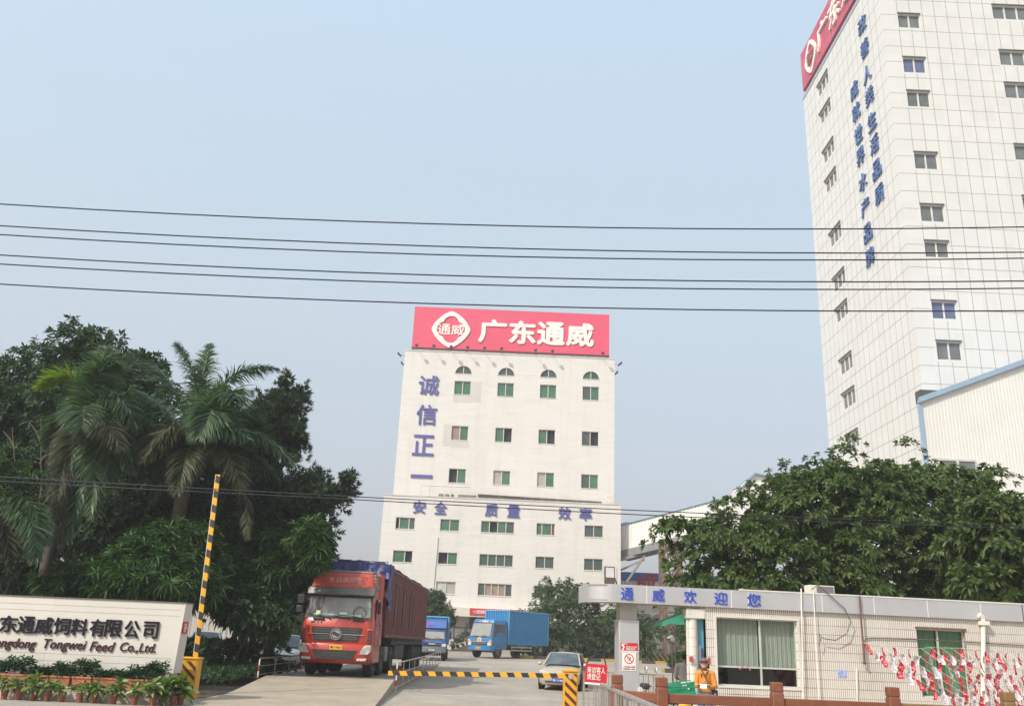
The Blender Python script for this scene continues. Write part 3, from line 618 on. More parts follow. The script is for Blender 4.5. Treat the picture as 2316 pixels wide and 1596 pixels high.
# ================================================================ LONG WORKSHOP BEHIND
wk = thing('workshop', 'long low corrugated workshop with blue trim and red characters behind the trestle', 'building', (11.9, 93, gz(93)))
wz = gz(93); Wt = at(1420, 1293, 93); Wb = at(1420, 1312, 93)
TW = lambda a, d, z: (a-11.9, d, z-wz)
m = MB(); corrug(m, 11.95, 46, 5.2, lambda a: Wb.z, TW, .4, .05); m.build('wall', mat('cream_corrugated', (.70, .655, .57), .6, streak=.25), wk, fix=False)
MB().box(.05, 34, 9.9, 10, -.2, 5.3-wz).build('wall', mat('workshop_low_wall', (.40, .375, .35), .85, streak=.3), wk)
m = MB(); m.box(0.05, 34, .1, .3, -.2, 2.6); m.build('wall', mat('workshop_low_wall', (.40, .375, .35), .85, streak=.3), wk)
MB().box(0.02, 34, -.08, 10.2, Wb.z-wz, Wt.z-wz).build('roof', BTRIM2, wk); MB().box(-.1, .28, -.1, .15, -.1, Wt.z-wz).build('corner_post', BTRIM2, wk)
MB().box(0.3, 33.9, -1.6, .1, 5.2-wz-.5, 5.2-wz-.1).build('awning', mat('awning_grey', (.20, .19, .19), .8), wk)
q = MB(); q.box(.3, 33.9, .5, .6, 2.6, 3.7); q.build('window', glassmat('workshop_glass', (.035, .045, .045)), wk)
q = MB()
for i in range(16): q.box(.5+i*2.1, .6+i*2.1, .38, .48, 2.6, 3.7)
q.build('window_mullions', ALU_DARK, wk)
P = at(1462, 1322, 92.8); lettering('成', 'wall_character', mat('workshop_red', (.42, .02, .04), .5), wk, (P.x-11.9, -.12, P.z-wz+.05), 2.2, 2.3, depth=.1, bold=.015)
yw = tag(MB().box(0, 17, 0, .2, -.2, 2.5).build('yard_wall', mat('yard_cement', (.24, .225, .205), .9, var=.2, streak=.5, scol=(.12, .11, .10)), None, loc=(2.6, 83.5, gz(83))), 'long low grey wall, darkened for tree shade, behind the round tree in the yard', 'wall')  # cement grey set dark, so the colour carries the shade below the trees
# far low buildings and wood beyond the yard
fb = thing('far_warehouse', 'low cream warehouse wall beyond the trees left of the red lorry', 'building', (-23, 76, gz(76)))
m = MB(); corrug(m, -14, 9.4, -.2, lambda a: 6.6, lambda a, d, z: (a, d, z), .5, .05); m.build('wall', mat('far_wall', (.40, .375, .33), .7, streak=.4), fb, fix=False)
MB().box(-14.2, 9.6, .06, 9, 6.6, 6.9).build('roof', mat('sheet_grey', (.4, .39, .38), .6), fb)
# ================================================================ GUARDHOUSE WITH CANOPY
GO = Vector((at(1335, 1345, 22.0).x, 22.0, 0)); GR = RAD(6)
def LP(u, v, yl, O=GO, rz=GR):
    n_ = Vector((-math.sin(rz), math.cos(rz), 0)); d = ray(u, v); C = Vector((0, 0, EYE)); t = (O.dot(n_)+yl-C.dot(n_))/d.dot(n_)
    p = C+d*t-O; c, s = math.cos(-rz), math.sin(-rz); return Vector((p.x*c-p.y*s, p.x*s+p.y*c, p.z))
gh = thing('guardhouse', 'small white tiled gatehouse with a rounded silver canopy and green curtained window', 'gatehouse', GO, GR)
SILVER = mat('silver_panel', (.53, .525, .53), .35, .35, var=.04, scale=.6, streak=.08)
SOFF = mat('soffit_grey', (.50, .46, .42), .7)
ZT, ZB = 3.14, 2.715; LEN = 12.6; DEP = 1.5
path = [(0.0, DEP), (0.0, .68)] + [(.62-.62*math.cos(RAD(t)), .62-.62*math.sin(RAD(t))) for t in range(0, 91, 9)] + [(.66, 0.0), (LEN, 0.0)]
m = MB()
for (xa, ya), (xb, yb) in zip(path, path[1:]): m.quad((xa, ya, ZB), (xb, yb, ZB), (xb, yb, ZT), (xa, ya, ZT))
fas = m.build('fascia', SILVER, gh, smooth=40)
_x0 = LP(1597, 1450, .07).x; poly = path + [(LEN, 4.2), (_x0+1.5, 4.2), (_x0+.3, DEP)]
MB().prism([(x+.004 if x < .01 else x, y+.004 if y < .01 else y) for x, y in poly], 'z', ZT-.06, ZT-.01).build('roof', SOFF, gh)
MB().prism([(max(x, .012), max(y, .012)) for x, y in poly], 'z', ZB+.03, ZB+.06).build('soffit', SOFF, gh)
q = MB()
for u in (1463, 1559, 1654, 1692, 1812, 1858, 1975, 2095, 2214): x = LP(u, 1345, 0).x; q.box(x-.008, x+.008, -.003, 0, ZB, ZT)
q.build('panel_joints', mat('joint_white', (.75, .73, .69), .5), gh)
q = MB(); q.box(LP(2313, 1390, 0).x, LP(2313, 1390, 0).x+.02, -.004, 0, ZB, ZT); x = LP(1858, 1345, 0).x; q.build('panel_gap', FLOOD, gh)
MB().box(LP(1654, 1345, 0).x+.2, LEN, -.012, .03, ZT, ZT+.03).build('coping', mat('coping_white', (.7, .67, .62), .6), gh)
for ch, ua, ub in zip('通威欢迎您', (1404, 1475, 1547, 1615, 1689), (1432.5, 1503, 1575, 1645, 1720)):
    xa, xb = LP(ua, 1345, 0).x, LP(ub, 1345, 0).x; lettering(ch, 'fascia_character', BLUE2, gh, ((xa+xb)/2, -.012, 2.925), xb-xa, .30, depth=.02, bold=.012)
# gate column
xa, xb = LP(1400, 1450, .3).x, LP(1445.7, 1450, .3).x; zc = LP(1420, 1401, .3).z
MB().box(xa, xb, .3, .78, 0, zc).build('column', SILVER, gh, bevel=.01); MB().box(xa+.03, xb-.045, .33, .74, zc, ZB+.05).build('column', mat('silver_panel_old', (.42, .40, .375), .45, .3), gh, bevel=.008)
# walls
GT = tilemat('gatehouse_tile', (.70, .665, .60), (.17, .115, .085), .052, .208, .0105, 'xz', 0., jvar=.6, stain=.28, oz=.1)
GTS = tilemat('gatehouse_tile_side', (.64, .59, .51), (.22, .165, .13), .052, .208, .0075, 'yz', 0., jvar=True)
WY = .07; x0 = LP(1597, 1450, WY).x
def wr(ua, ub, va, vb, yl=WY):
    uc, vc = (ua+ub)/2, (va+vb)/2; return (LP(ua, vc, yl).x, LP(ub, vc, yl).x, LP(uc, vb, yl).z, LP(uc, va, yl).z)
W1 = wr(1622, 1806, 1399, 1552); W2 = wr(2080, 2191, 1423, 1577)
TG = lambda a, d, z: (a, WY+d, z); m = MB(); wallgrid(m, x0, LEN-.1, -.1, ZB+.03, [W1, W2], TG, .14); m.build('wall', GT, gh, fix=False)
m = MB(); m.quad((x0, WY, -.1), (x0+1.4, 3.9, -.1), (x0+1.4, 3.9, ZB+.03), (x0, WY, ZB+.03)); m.quad((LEN-.1, WY, -.1), (LEN-.1, 3.9, -.1), (LEN-.1, 3.9, ZB+.03), (LEN-.1, WY, ZB+.03)); m.quad((x0+1.4, 3.9, -.1), (LEN-.1, 3.9, -.1), (LEN-.1, 3.9, ZB+.03), (x0+1.4, 3.9, ZB+.03)); m.build('wall', GTS, gh)
def clearglass():
    m, n, p = NT('window_sheet_glass'); t = n.nodes.new('ShaderNodeBsdfTransparent'); t.inputs[0].default_value = (.90, .95, .92, 1); gl = n.nodes.new('ShaderNodeBsdfGlossy'); gl.inputs['Roughness'].default_value = .03
    lw = n.nodes.new('ShaderNodeLayerWeight'); lw.inputs[0].default_value = .18; mx = n.nodes.new('ShaderNodeMixShader'); n.links.new(ramp(n, lw.outputs[1], 0, 1, .05, .6), mx.inputs[0]); n.links.new(t.outputs[0], mx.inputs[1]); n.links.new(gl.outputs[0], mx.inputs[2]); n.links.new(mx.outputs[0], n.nodes['Material Output'].inputs[0]); return m
CLEAR = clearglass(); WFR = mat('window_frame_pale', (.55, .58, .52), .4, .2)
def bigwin(r, cur, dark, fw=.03, zc=None, mull=.55):
    a0, a1, z0, z1 = r; f = MB(); y0, y1 = WY+.10, WY+.14
    f.box(a0, a1, y0, y1, z0, z0+fw); f.box(a0, a1, y0, y1, z1-fw, z1); f.box(a0, a0+fw, y0, y1, z0+fw, z1-fw); f.box(a1-fw, a1, y0, y1, z0+fw, z1-fw)
    xm = a0+(a1-a0)*mull; f.box(xm-fw*.6, xm+fw*.6, y0-.01, y1-.002, z0+fw, z1-fw); fo = f.build('window', WFR, gh)
    MB().quad((a0, y1+.003, z0), (a1, y1+.003, z0), (a1, y1+.003, z1), (a0, y1+.003, z1)).build('pane', CLEAR, fo, fix=False)
    cm = MB(); n = 120; zb = zc if zc else z0
    for s_, (ca, cb) in enumerate(((a0, xm-.02), (xm+.05, a1))):
        pts = [(ca+(cb-ca)*i/n, y1+.09+.008*math.sin(i*.40+s_)+.005*math.sin(i*.93)) for i in range(n+1)]
        for (xa_, ya_), (xb_, yb_) in zip(pts, pts[1:]): cm.quad((xa_, ya_, zb), (xb_, yb_, zb), (xb_, yb_, z1), (xa_, ya_, z1))
    cm.build('curtain', cur, fo, smooth=60)
    if zc: MB().box(a0+fw, a1-fw, y0, y1-.002, zc-.03, zc+.01).build('rail', WFR, fo)
    MB().box(a0-.1, a1+.1, y1+.9, y1+.95, z0-.2, z1+.1).build('room_back', dark, fo)
DARKROOM = mat('dark_room', (.03, .03, .03), .9)
bigwin(W1, mat('curtain_sage', (.31, .335, .29), .8, var=.06), DARKROOM, zc=LP(1715, 1508, WY+.2).z, mull=.55)
bigwin(W2, mat('curtain_green', (.10, .24, .115), .8, var=.2), DARKROOM, mull=.46)
q = MB()
for r_ in (W1,): q.box(r_[0]-.06, r_[1]+.06, WY-.02, WY-.001, r_[3]+.001, r_[3]+.05); q.box(r_[0]-.06, r_[0]-.001, WY-.02, WY-.001, r_[2], r_[3]); q.box(r_[1]+.001, r_[1]+.06, WY-.02, WY-.001, r_[2], r_[3]); q.box(r_[0]-.06, r_[1]+.06, WY-.02, WY-.001, r_[2]-.05, r_[2]-.001)
q.build('window_surround', mat('tile_surround', (.66, .62, .55), .5), gh)
q = MB(); q.box(W2[0]-.03, W2[1]+.03, WY-.03, WY-.001, W2[3]+.001, W2[3]+.045); q.build('window_hood', RUST, gh)
# entry: round tiled post, capital, recessed blue door
xc = (LP(1553, 1450, .2).x+LP(1578, 1450, .2).x)/2; rc = (LP(1578, 1450, .2).x-LP(1553, 1450, .2).x)/2
MB().lathe([(rc, -.1), (rc, 2.42)], 24, c=(xc, .22, 0)).build('entry_post', tilemat('post_tile', (.67, .63, .56), (.2, .15, .12), .19, .208, .012, 'xz', 0., oz=.1), gh, smooth=60)
MB().box(xc-rc-.03, x0-.004, .06, .5, 2.42, 2.66).build('entry_beam', mat('tile_surround', (.66, .62, .55), .5), gh, bevel=.02)
MB().box(xc+rc+.002, x0-.002, .24, .28, 0, 2.42).build('door', mat('door_blue', (.09, .30, .42), .35, var=.15), gh)
MB().box(x0-.075, x0-.03, .21, .238, 0, 1.75).build('door_gap', mat('navy_frame', (.04, .06, .16), .5), gh)
q = MB(); q.box(xc+rc+.03, xc+rc+.095, .232, .239, 1.05, 1.8); q.build('door_poster', mat('poster_pale', (.45, .5, .5), .5), gh)
q = MB(); q.box(xc-rc*.9, xc-rc*.3, .02, .06, 1.42, 1.55); q.box(x0+.03, x0+.10, WY-.006, WY-.001, 1.38, 1.54); q.build('red_plate', mat('plate_red', (.5, .06, .08), .5), gh)
# green awning on the entry side
aw = MB(); x1 = xc-rc-.01; xa = LP(1498, 1405, .3).x; za, zb = LP(1500, 1405, .3).z, LP(1548, 1385, .3).z
aw.loft([[(xa, .3, za), (xa, .95, za), (xa, .95, za-.10), (xa, .3, za-.10)], [(xa+.25, .3, za+.10), (xa+.25, .95, za+.10), (xa+.25, .95, za-.03), (xa+.25, .3, za-.03)], [(x1, .3, zb), (x1, .95, zb), (x1, .95, za-.05), (x1, .3, za-.05)]])
aw.build('awning', mat('awning_green', (.09, .50, .33), .6, var=.1), gh)
# pipes and hoses on the front wall
WP = mat('plastic_pipe_white', (.74, .69, .61), .45); DP = mat('conduit_brown', (.14, .075, .06), .6)
def lpp(pts, yl): return [tuple(LP(u, v, yl)) for u, v in pts]
q = MB(); q.tube(lpp([(2224, 1596), (2224, 1440), (2224, 1404), (2222, 1395), (2214, 1390)], WY-.09), [.055]*3+[.07, .07], 10); c_ = LP(2225, 1408, WY-.09); q.box(c_.x-.115, c_.x+.115, WY-.17, WY-.002, c_.z-.05, c_.z+.05); q.build('drain_pipe', WP, gh, smooth=50)
q = MB(); q.tube(lpp([(1812, 1330), (1817, 1590)], -.03), .018, 6); q.tube(lpp([(1840, 1335), (1845, 1450), (1853, 1590)], -.035), .013, 6); q.tube(lpp([(1938, 1510), (1939, 1590)], WY-.03), .018, 6); q.build('conduit', WP, gh)
q = MB(); q.tube(lpp([(1944, 1347), (1950, 1430), (1955, 1492)], WY-.12), .022, 8); q.sphere(tuple(LP(1955, 1497, WY-.12)), .045); q.tube(lpp([(1955, 1500), (1954, 1452), (1958, 1444), (1970, 1442), (2100, 1446), (2240, 1454), (2330, 1460)], WY-.03), .013, 6); q.build('conduit', DP, gh, smooth=50)
q = MB(); q.tube(lpp([(1836, 1332), (1850, 1322), (1880, 1348), (1910, 1375), (1924, 1405), (1915, 1432), (1890, 1447), (1862, 1443), (1852, 1432), (1856, 1445), (1852, 1460)], -.06), .012, 6); q.build('hose', mat('hose_dark', (.11, .09, .085), .5), gh, smooth=60)
st = LP(1905, 1524, WY); q = MB(); q.box(st.x-.12, st.x+.12, WY-.005, WY-.001, st.z-.08, st.z+.1); q.build('notice_sticker', mat('sticker_blue', (.32, .38, .62), .6, var=.4, scale=18), gh)
# window stickers: red paper flowers on the glass
q = MB()
for u, v in ((1673, 1511), (1696, 1513), (1679, 1507), (1690, 1507)): p = LP(u, v, WY+.095); q.lathe([(.0, -.001), (.022, -.001), (.022, .002), (0, .002)], 8, 'y', (p.x, WY+.093, p.z))
q.build('window_sticker', mat('sticker_pink', (.6, .12, .2), .6), gh)
# things on the canopy and column (things of their own)
def gworld(p): c, s = math.cos(GR), math.sin(GR); return Vector((GO.x+p[0]*c-p[1]*s, GO.y+p[0]*s+p[1]*c, p[2]))
p = LP(1837, 1345, .35); ac = thing('roof_air_conditioner', 'boxy cream air conditioner unit on the gatehouse roof', 'air conditioner', gworld((p.x, .5, ZT-.01)), GR)
MB().box(0, .68, 0, .3, 0, .27).build('case', mat('ac_cream', (.62, .57, .49), .5, streak=.3), ac, bevel=.012); MB().box(.2, .645, -.012, -.002, .03, .245).build('grille', mat('ac_grille', (.16, .145, .14), .6), ac)
p = LP(1382, 1318, .5); fl = thing('canopy_floodlight', 'square floodlight on a bracket on the rounded canopy end', 'floodlight', gworld((p.x-.05, .42, ZT-.01)), GR)
MB().prism([(-.03, .02), (.05, .02), (.10, .46), (-.0, .46)], 'x', -.13, .13).build('case', mat('lamp_brown', (.10, .065, .06), .5), fl, bevel=.012); q = MB(); q.quad((-.105, -.022, .19), (.105, -.022, .19), (.105, -.005, .43), (-.105, -.005, .43)); q.build('lens', mat('lamp_lens', (.55, .55, .52), .15), fl); MB().bar((.12, .06, .25), (.22, .12, 0), .02).build('bracket', FLOOD, fl)
# signs on the column
RED = mat('sign_red', (.58, .012, .03), .45, var=.04); WHITE = mat('sign_white', (.80, .76, .71), .5, var=.03); INK = mat('ink_black', (.03, .03, .03), .6)
yl = .3; a, b, c, d = wr(1404, 1442, 1453, 1472.5, yl); cs = thing('camera_notice', 'red and white camera surveillance notice on the gate column', 'sign', gworld((a, yl-.006, c)), GR); w_, h_ = b-a, d-c
MB().box(0, w_, -.004, .004, .02, h_).build('plate', RED, cs); MB().box(0, w_, -.004, .004, -.01, .018).build('strip', WHITE, cs)
lettering('温馨提示：', 'lettering', WHITE, cs, (w_*.25, -.007, h_*.88), w_*.36, None, depth=.004, bold=.01); lettering('您已进入24小时\n视频监控区域', 'lettering', WHITE, cs, (w_*.63, -.007, h_*.42), w_*.64, h_*.5, depth=.004, bold=.012)
q = MB(); q.prism([(.01, h_*.78), (.05, h_*.92), (w_*.24, h_*.48), (w_*.17, h_*.34)], 'y', -.008, -.0045); q.prism([(.015, .03), (.03, h_*.3), (.07, h_*.42), (.08, .2*h_), (.05, .03)], 'y', -.008, -.0045); q.build('camera_symbol', WHITE, cs)
a, b, c, d = wr(1407, 1438, 1474.5, 1516, yl); ns = thing('no_smoking_sign', 'white no smoking sign with a red ring on the gate column', 'sign', gworld((a, yl-.006, c)), GR); w_, h_ = b-a, d-c
MB().box(0, w_, -.004, .004, 0, h_).build('plate', WHITE, ns, bevel=.003)
cx_, cz_ = w_/2, h_*.655; rr = w_*.34; q = MB(); q.lathe([(rr, -.009), (rr*.84, -.009), (rr*.84, -.0045), (rr, -.0045), (rr, -.009)], 40, 'y', (cx_, 0, cz_)); q.bar((cx_-rr*.64, -.0065, cz_+rr*.64), (cx_+rr*.64, -.0065, cz_-rr*.64), .005, rr*.17); q.build('ban_ring', RED, ns)
q = MB(); q.bar((cx_-rr*.1, -.0055, cz_-rr*.5), (cx_+.35*rr, -.0055, cz_+.35*rr), .002, rr*.16); q.tube([(cx_-rr*.3, -.0055, cz_-rr*.2), (cx_-rr*.4, -.0055, cz_+rr*.2), (cx_-rr*.1, -.0055, cz_+rr*.5), (cx_+rr*.05, -.0055, cz_+rr*.1)], .0035, 5); q.build('cigarette', INK, ns)
lettering('厂区内禁止吸烟', 'lettering', RED, ns, (w_/2, -.007, h_*.22), w_*.84, None, depth=.004, bold=.01); lettering('违者罚款50—200元', 'lettering', INK, ns, (w_/2, -.007, h_*.10), w_*.84, None, depth=.004, bold=.006)

# ================================================================ COMPANY NAME WALL (left)
SY_ = 22.3; sgn = thing('name_wall', 'broad pale stone company name wall with dark raised writing', 'sign', (-7.6, SY_, 0))
def sp(u, v, dy=0): p = at(u, v, SY_+dy); return (p.x+7.6, dy, p.z)
tr, br = sp(421, 1363), sp(391.5, 1522); zt = sum(sp(u, v)[2] for u, v in ((20, 1348), (421, 1363)))/2; zb = br[2]
STONE = tilemat('stone_slab', (.60, .565, .51), (.36, .32, .27), 1.78, 1.9, .006, 'xz', 0., stain=.18, ox=1.45, oz=.2, rough=.6)
xl = -14.0; xr_t, xr_b = tr[0], br[0]; th_ = .52
m = MB(); m.loft([[(xl, 0, zb), (xr_b, 0, zb), (xr_b, th_, zb), (xl, th_, zb)], [(xl, 0, zt), (xr_t, 0, zt), (xr_t, th_, zt), (xl, th_, zt)]]); m.build('slab', STONE, sgn)
q = MB()
for z in (zt-.16, zt-.30, zb+.17, zb+.33): q.box(xl, xr_b+(xr_t-xr_b)*(z-zb)/(zt-zb)-.09, -.003, .001, z-.004, z+.004)
q.build('slab_lines', mat('stone_line', (.34, .30, .26), .8), sgn)
MB().box(xl-.02, xr_t+.02, -.02, th_+.02, zt+.001, zt+.025).build('cap', mat('cap_dark', (.12, .11, .10), .7), sgn)
MB().box(xl, xr_b-.06, .02, th_-.03, -.1, zb-.002).build('plinth', mat('plinth_grey', (.42, .39, .36), .8), sgn)
CHB = mat('name_letter', (.018, .012, .02), .75, var=.15, spec=.15); CHR = mat('name_letter_red', (.30, .04, .05), .6)
def zz(x, y): return x*.24415, (2150+y*.4318)/1.76857
for ch, xa, xb, ya, yb in (('广', -125, 8, 715, 880), ('东', 5, 168, 718, 875), ('通', 168, 326, 724, 884), ('威', 330, 497, 733, 892), ('饲', 503, 656, 738, 896), ('料', 664, 817, 748, 904), ('有', 836, 982, 752, 914), ('限', 978, 1136, 757, 918), ('公', 1157, 1300, 764, 928), ('司', 1330, 1472, 773, 932)):
    pa, pb = sp(*zz(xa, (ya+yb)/2)), sp(*zz(xb, (ya+yb)/2)); pt, pb2 = sp(*zz((xa+xb)/2, ya)), sp(*zz((xa+xb)/2, yb))
    lettering(ch, 'character', CHR if ch == '广' else CHB, sgn, ((pa[0]+pb[0])/2, -.03, (pt[2]+pb2[2])/2), pb[0]-pa[0], pt[2]-pb2[2], depth=.03, bold=.020)
for wd, xa, xb, ya, yb in (('Guangdong', -165, 340, 925, 1040), ('Tongwei', 405, 800, 940, 1056), ('Feed', 838, 1066, 960, 1050), ('Co.,Ltd.', 1115, 1446, 970, 1068)):
    pa, pb = sp(*zz(xa, (ya+yb)/2)), sp(*zz(xb, (ya+yb)/2)); pt, pb2 = sp(*zz((xa+xb)/2, ya)), sp(*zz((xa+xb)/2, yb))
    lettering(wd, 'lettering', mat('name_letter_maroon', (.06, .016, .022), .7, spec=.2), sgn, ((pa[0]+pb[0])/2, -.02, (pt[2]+pb2[2])/2), pb[0]-pa[0], pt[2]-pb2[2], depth=.03, bold=.006, shear=.22)
rp = thing('red_wall_plate', 'small red plate with white writing on the end of the name wall', 'sign', (-7.6+(xr_t+xr_b)/2+.02, SY_+.04, zb+.9))
MB().box(0, .012, 0, .34, 0, .28).build('plate', RED, rp)
lettering('请出示\n通行证件\n谢谢', 'lettering', WHITE, rp, (.018, .17, .14), .2, .2, '+x', .006, .01)
# ================================================================ VEHICLES   (front at y=0 facing -y, x to the viewer's right)
TYRE = mat('tyre_rubber', (.028, .026, .025), .8, dirt=.5, dcol=(.12, .1, .085)); HUB = mat('wheel_hub', (.16, .14, .12), .6, .3, dirt=.5)
CHASSIS = mat('chassis_dark', (.045, .04, .038), .75, dirt=.5, dcol=(.14, .12, .1)); CHROME = mat('chrome', (.75, .74, .72), .15, .9, var=.03)
BLK = mat('black_plastic', (.025, .024, .024), .55, dirt=.25, dcol=(.1, .085, .075)); LENS = mat('headlamp_lens', (.52, .50, .46), .12, var=.3, scale=9); AMBER = mat('amber_lens', (.75, .22, .03), .2)
PLATEY = mat('plate_yellow', (.78, .42, .02), .5); PLATEB = mat('plate_blue', (.02, .05, .30), .4)
def wheel(parent, x, y, z, r=.5, w=.28, side=1, rim=HUB):
    m = MB(); m.lathe([(r*.55, -w/2), (r*.9, -w/2), (r, -w*.36), (r, w*.36), (r*.9, w/2), (r*.55, w/2)], 22, 'x', (0, 0, 0))
    o = m.build('wheel', TYRE, parent, (x, y, z), smooth=35)
    q = MB(); q.lathe([(0.001, side*w*.30), (r*.22, side*w*.36), (r*.28, side*w*.2), (r*.48, side*w*.15), (r*.56, side*w*.49), (r*.50, side*w*.5)], 20, 'x'); q.lathe([(r*.54, -w*.4), (.001, -w*.4)], 20, 'x'); q.build('rim', rim, o, smooth=35)
    return o
def plate(parent, s, x, y, z, w_, h_, bgm, fg, sp=None):
    p = MB().box(x-w_/2, x+w_/2, y-.012, y, z-h_/2, z+h_/2).build('number_plate', bgm, parent); lettering(s, 'plate_lettering', fg, p, (x, y-.016, z), w_*.88, h_*.62, depth=.006, bold=.01)
    return p
# ---- red lorry on the weighbridge
RX, RY, RZ = -5.62, 31.75, .36
RPAINT = mat('lorry_red_paint', (.45, .043, .025), .35, var=.12, scale=1.2, dirt=.25, dcol=(.20, .10, .075), coat=.35); RPAINT2 = mat('lorry_red_dusty', (.46, .068, .045), .6, var=.1, dirt=.4, dcol=(.26, .15, .11)); DUST = mat('dusty_taupe', (.26, .195, .155), .8, var=.12)
lor = thing('red_lorry', 'big dusty red articulated lorry with blue tarpaulin on its corrugated trailer, standing on the weighbridge', 'lorry', (RX, RY, RZ), RAD(-1.3))
# cab shell from horizontal slices: half width, front y, back y
def slab(z, hw, y0, y1, c=.16):
    return [(-hw+c, y0, z), (hw-c, y0, z), (hw-c*.35, y0+c*.35, z), (hw, y0+c*1.3, z), (hw, y1, z), (-hw, y1, z), (-hw, y0+c*1.3, z), (-hw+c*.35, y0+c*.35, z)]
m = MB(); m.loft([slab(z, hw, y0, 2.15, c) for z, hw, y0, c in ((.98, 1.20, .06, .2), (1.10, 1.235, .03, .2), (1.55, 1.235, .02, .2), (1.84, 1.225, .05, .2), (1.90, 1.21, .10, .2), (2.66, 1.16, .30, .18), (2.9, 1.15, .34, .18))])
m.build('cab', RPAINT, lor, smooth=40)
m = MB(); m.loft([slab(z, hw, y0, y1, c) for z, hw, y0, y1, c in ((2.9, 1.16, .22, 2.15, .2), (3.0, 1.14, .25, 2.15, .2), (3.38, 1.06, .52, 2.15, .2), (3.46, 1.02, .66, 2.15, .2))]); m.build('wind_deflector', RPAINT2, lor, smooth=40)
MB().box(-.98, 1.0, .75, 2.0, 3.455, 3.55).build('roof_duct', DUST, lor, bevel=.04)
q = MB()
for i in range(5): q.box(1.03, 1.185-.02*i, .62, 1.3, 2.93+i*.105, 3.02+i*.105)
q.build('side_fairing', mat('fairing_grey', (.24, .20, .17), .7), lor, bevel=.015)
MB().box(1.0, 1.2, 1.32, 2.15, 2.6, 3.52).build('side_fairing', RPAINT2, lor, bevel=.06)
m = MB(); m.loft([[(x, y+abs(x)**3*.07, z) for x in np.linspace(-1.17, 1.17, 9)] + [(x, y+.30+abs(x)**3*.07, z) for x in np.linspace(1.17, -1.17, 9)] for y, z in ((.12, 2.66), (.05, 2.70), (.13, 2.92), (.20, 2.95))]); m.build('sun_visor', mat('visor_smoke', (.10, .095, .085), .4, dirt=.5, dcol=(.2, .17, .14)), lor, smooth=35)
# windscreen with black border, glass, dashboard cloth behind
def wsq(x0, x1, z0, z1, off): f = lambda z: .10+(z-1.90)*.263-off; return [(x0, f(z0)+.03*(abs(x0) > .9), z0), (x1, f(z0)+.03*(abs(x1) > .9), z0), (x1*.965, f(z1)+.03*(abs(x1) > .9), z1), (x0*.965, f(z1)+.03*(abs(x0) > .9), z1)]
def wsurf(hw0, hw1, z0, z1, off, n=8, xr=(-1, 1)):
    mm = MB(); rows = []
    for z, hw in ((z0, hw0), (z1, hw1)):
        rows.append([(hw*(xr[0]+(xr[1]-xr[0])*i/n), .10+(z-1.90)*.263-off+.10*max(0, abs(xr[0]+(xr[1]-xr[0])*i/n)-.78)**1.0*1.0, z) for i in range(n+1)])
    for i in range(n): mm.quad(rows[0][i], rows[0][i+1], rows[1][i+1], rows[1][i])
    return mm
wsurf(1.175, 1.125, 1.88, 2.68, .012).build('windscreen_frame', BLK, lor)
def wsmat():
    m, n, p = NT('windscreen_glass'); co = objco(n); sep = n.nodes.new('ShaderNodeSeparateXYZ'); n.links.new(co, sep.inputs[0])
    c = mixc(n, ramp(n, noise(n, co, 2.2, 4, (1, 1, .5)), .4, .65), (.20, .20, .185), (.27, .265, .24))  # grey-beige reflection and dark left end painted into the opaque glass colour
    lf = ramp(n, sep.outputs[0], -.62, -.5, 1, 0); c = mixc(n, lf, c, mixc(n, ramp(n, noise(n, co, 6, 5, (1.4, 1, .35)), .45, .6), (.03, .03, .03), (.15, .14, .13)))
    n.links.new(c, p.inputs['Base Color']); p.inputs['Roughness'].default_value = .08; p.inputs['Specular IOR Level'].default_value = .4; return m
gl = wsurf(1.10, 1.055, 1.95, 2.60, .018); glo = gl.build('windscreen', wsmat(), lor)
q = wsurf(1.09, 1.085, 1.955, 2.03, .022, 8, (-.80, .72)); q.build('dashboard_cloth', mat('dash_mint', (.38, .60, .47), .6, var=.3, scale=5), glo)
q = wsurf(1.09, 1.07, 2.035, 2.10, .023, 2, (.02, .26)); q.build('tissue_box', mat('tissue_white', (.62, .66, .62), .6), glo); q = wsurf(1.09, 1.07, 2.03, 2.13, .023, 2, (-.74, -.6)); q.build('cushion', mat('cushion_lime', (.5, .6, .25), .6), glo)
q = MB(); q.lathe([(.21, -.01), (.23, 0), (.21, .01), (.19, 0), (.21, -.01)], 24, 'y', (.72, .105, 2.1)); q.build('steering_wheel', mat('wheel_grey', (.16, .155, .15), .5), glo, smooth=50)
q = MB()
for xa, xb in ((-.75, -.28), (-.18, .38), (.45, 1.0)): q.bar((xb, .02, 1.905), (xa, .075, 1.985), .022); q.bar((xa-.02, .065, 1.99), (xa-.5 if xa > -.7 else xa-.3, .08, 2.01), .018); q.sphere((xb, .02, 1.9), .035)
q.build('wiper', BLK, lor)
for xa in (-.86, .52): MB().box(xa, xa+.4, -.005, .08, 1.83, 1.88).build('hood_vent', BLK, lor, bevel=.01)
MB().prism([(-.88, 1.60), (.88, 1.60), (.84, 1.40), (.74, 1.15), (-.74, 1.15), (-.84, 1.40)], 'y', -.005, .05).build('grille', BLK, lor)
q = MB()
for z in (1.20, 1.275, 1.44, 1.52): q.box(-.74, .74, -.016, -.004, z, z+.045)
q.build('grille_bar', mat('grille_grey', (.07, .065, .06), .6), lor)
q = MB(); q.box(-.96, -.2, -.03, -.006, 1.36, 1.38); q.box(.2, .96, -.03, -.006, 1.36, 1.38); q.build('grille_trim', CHROME, lor)
q = MB(); q.lathe([(.185, -.05), (.19, -.06), (.165, -.06), (.16, -.05), (.185, -.05)], 36, 'y', (0, 0, 1.37)); 
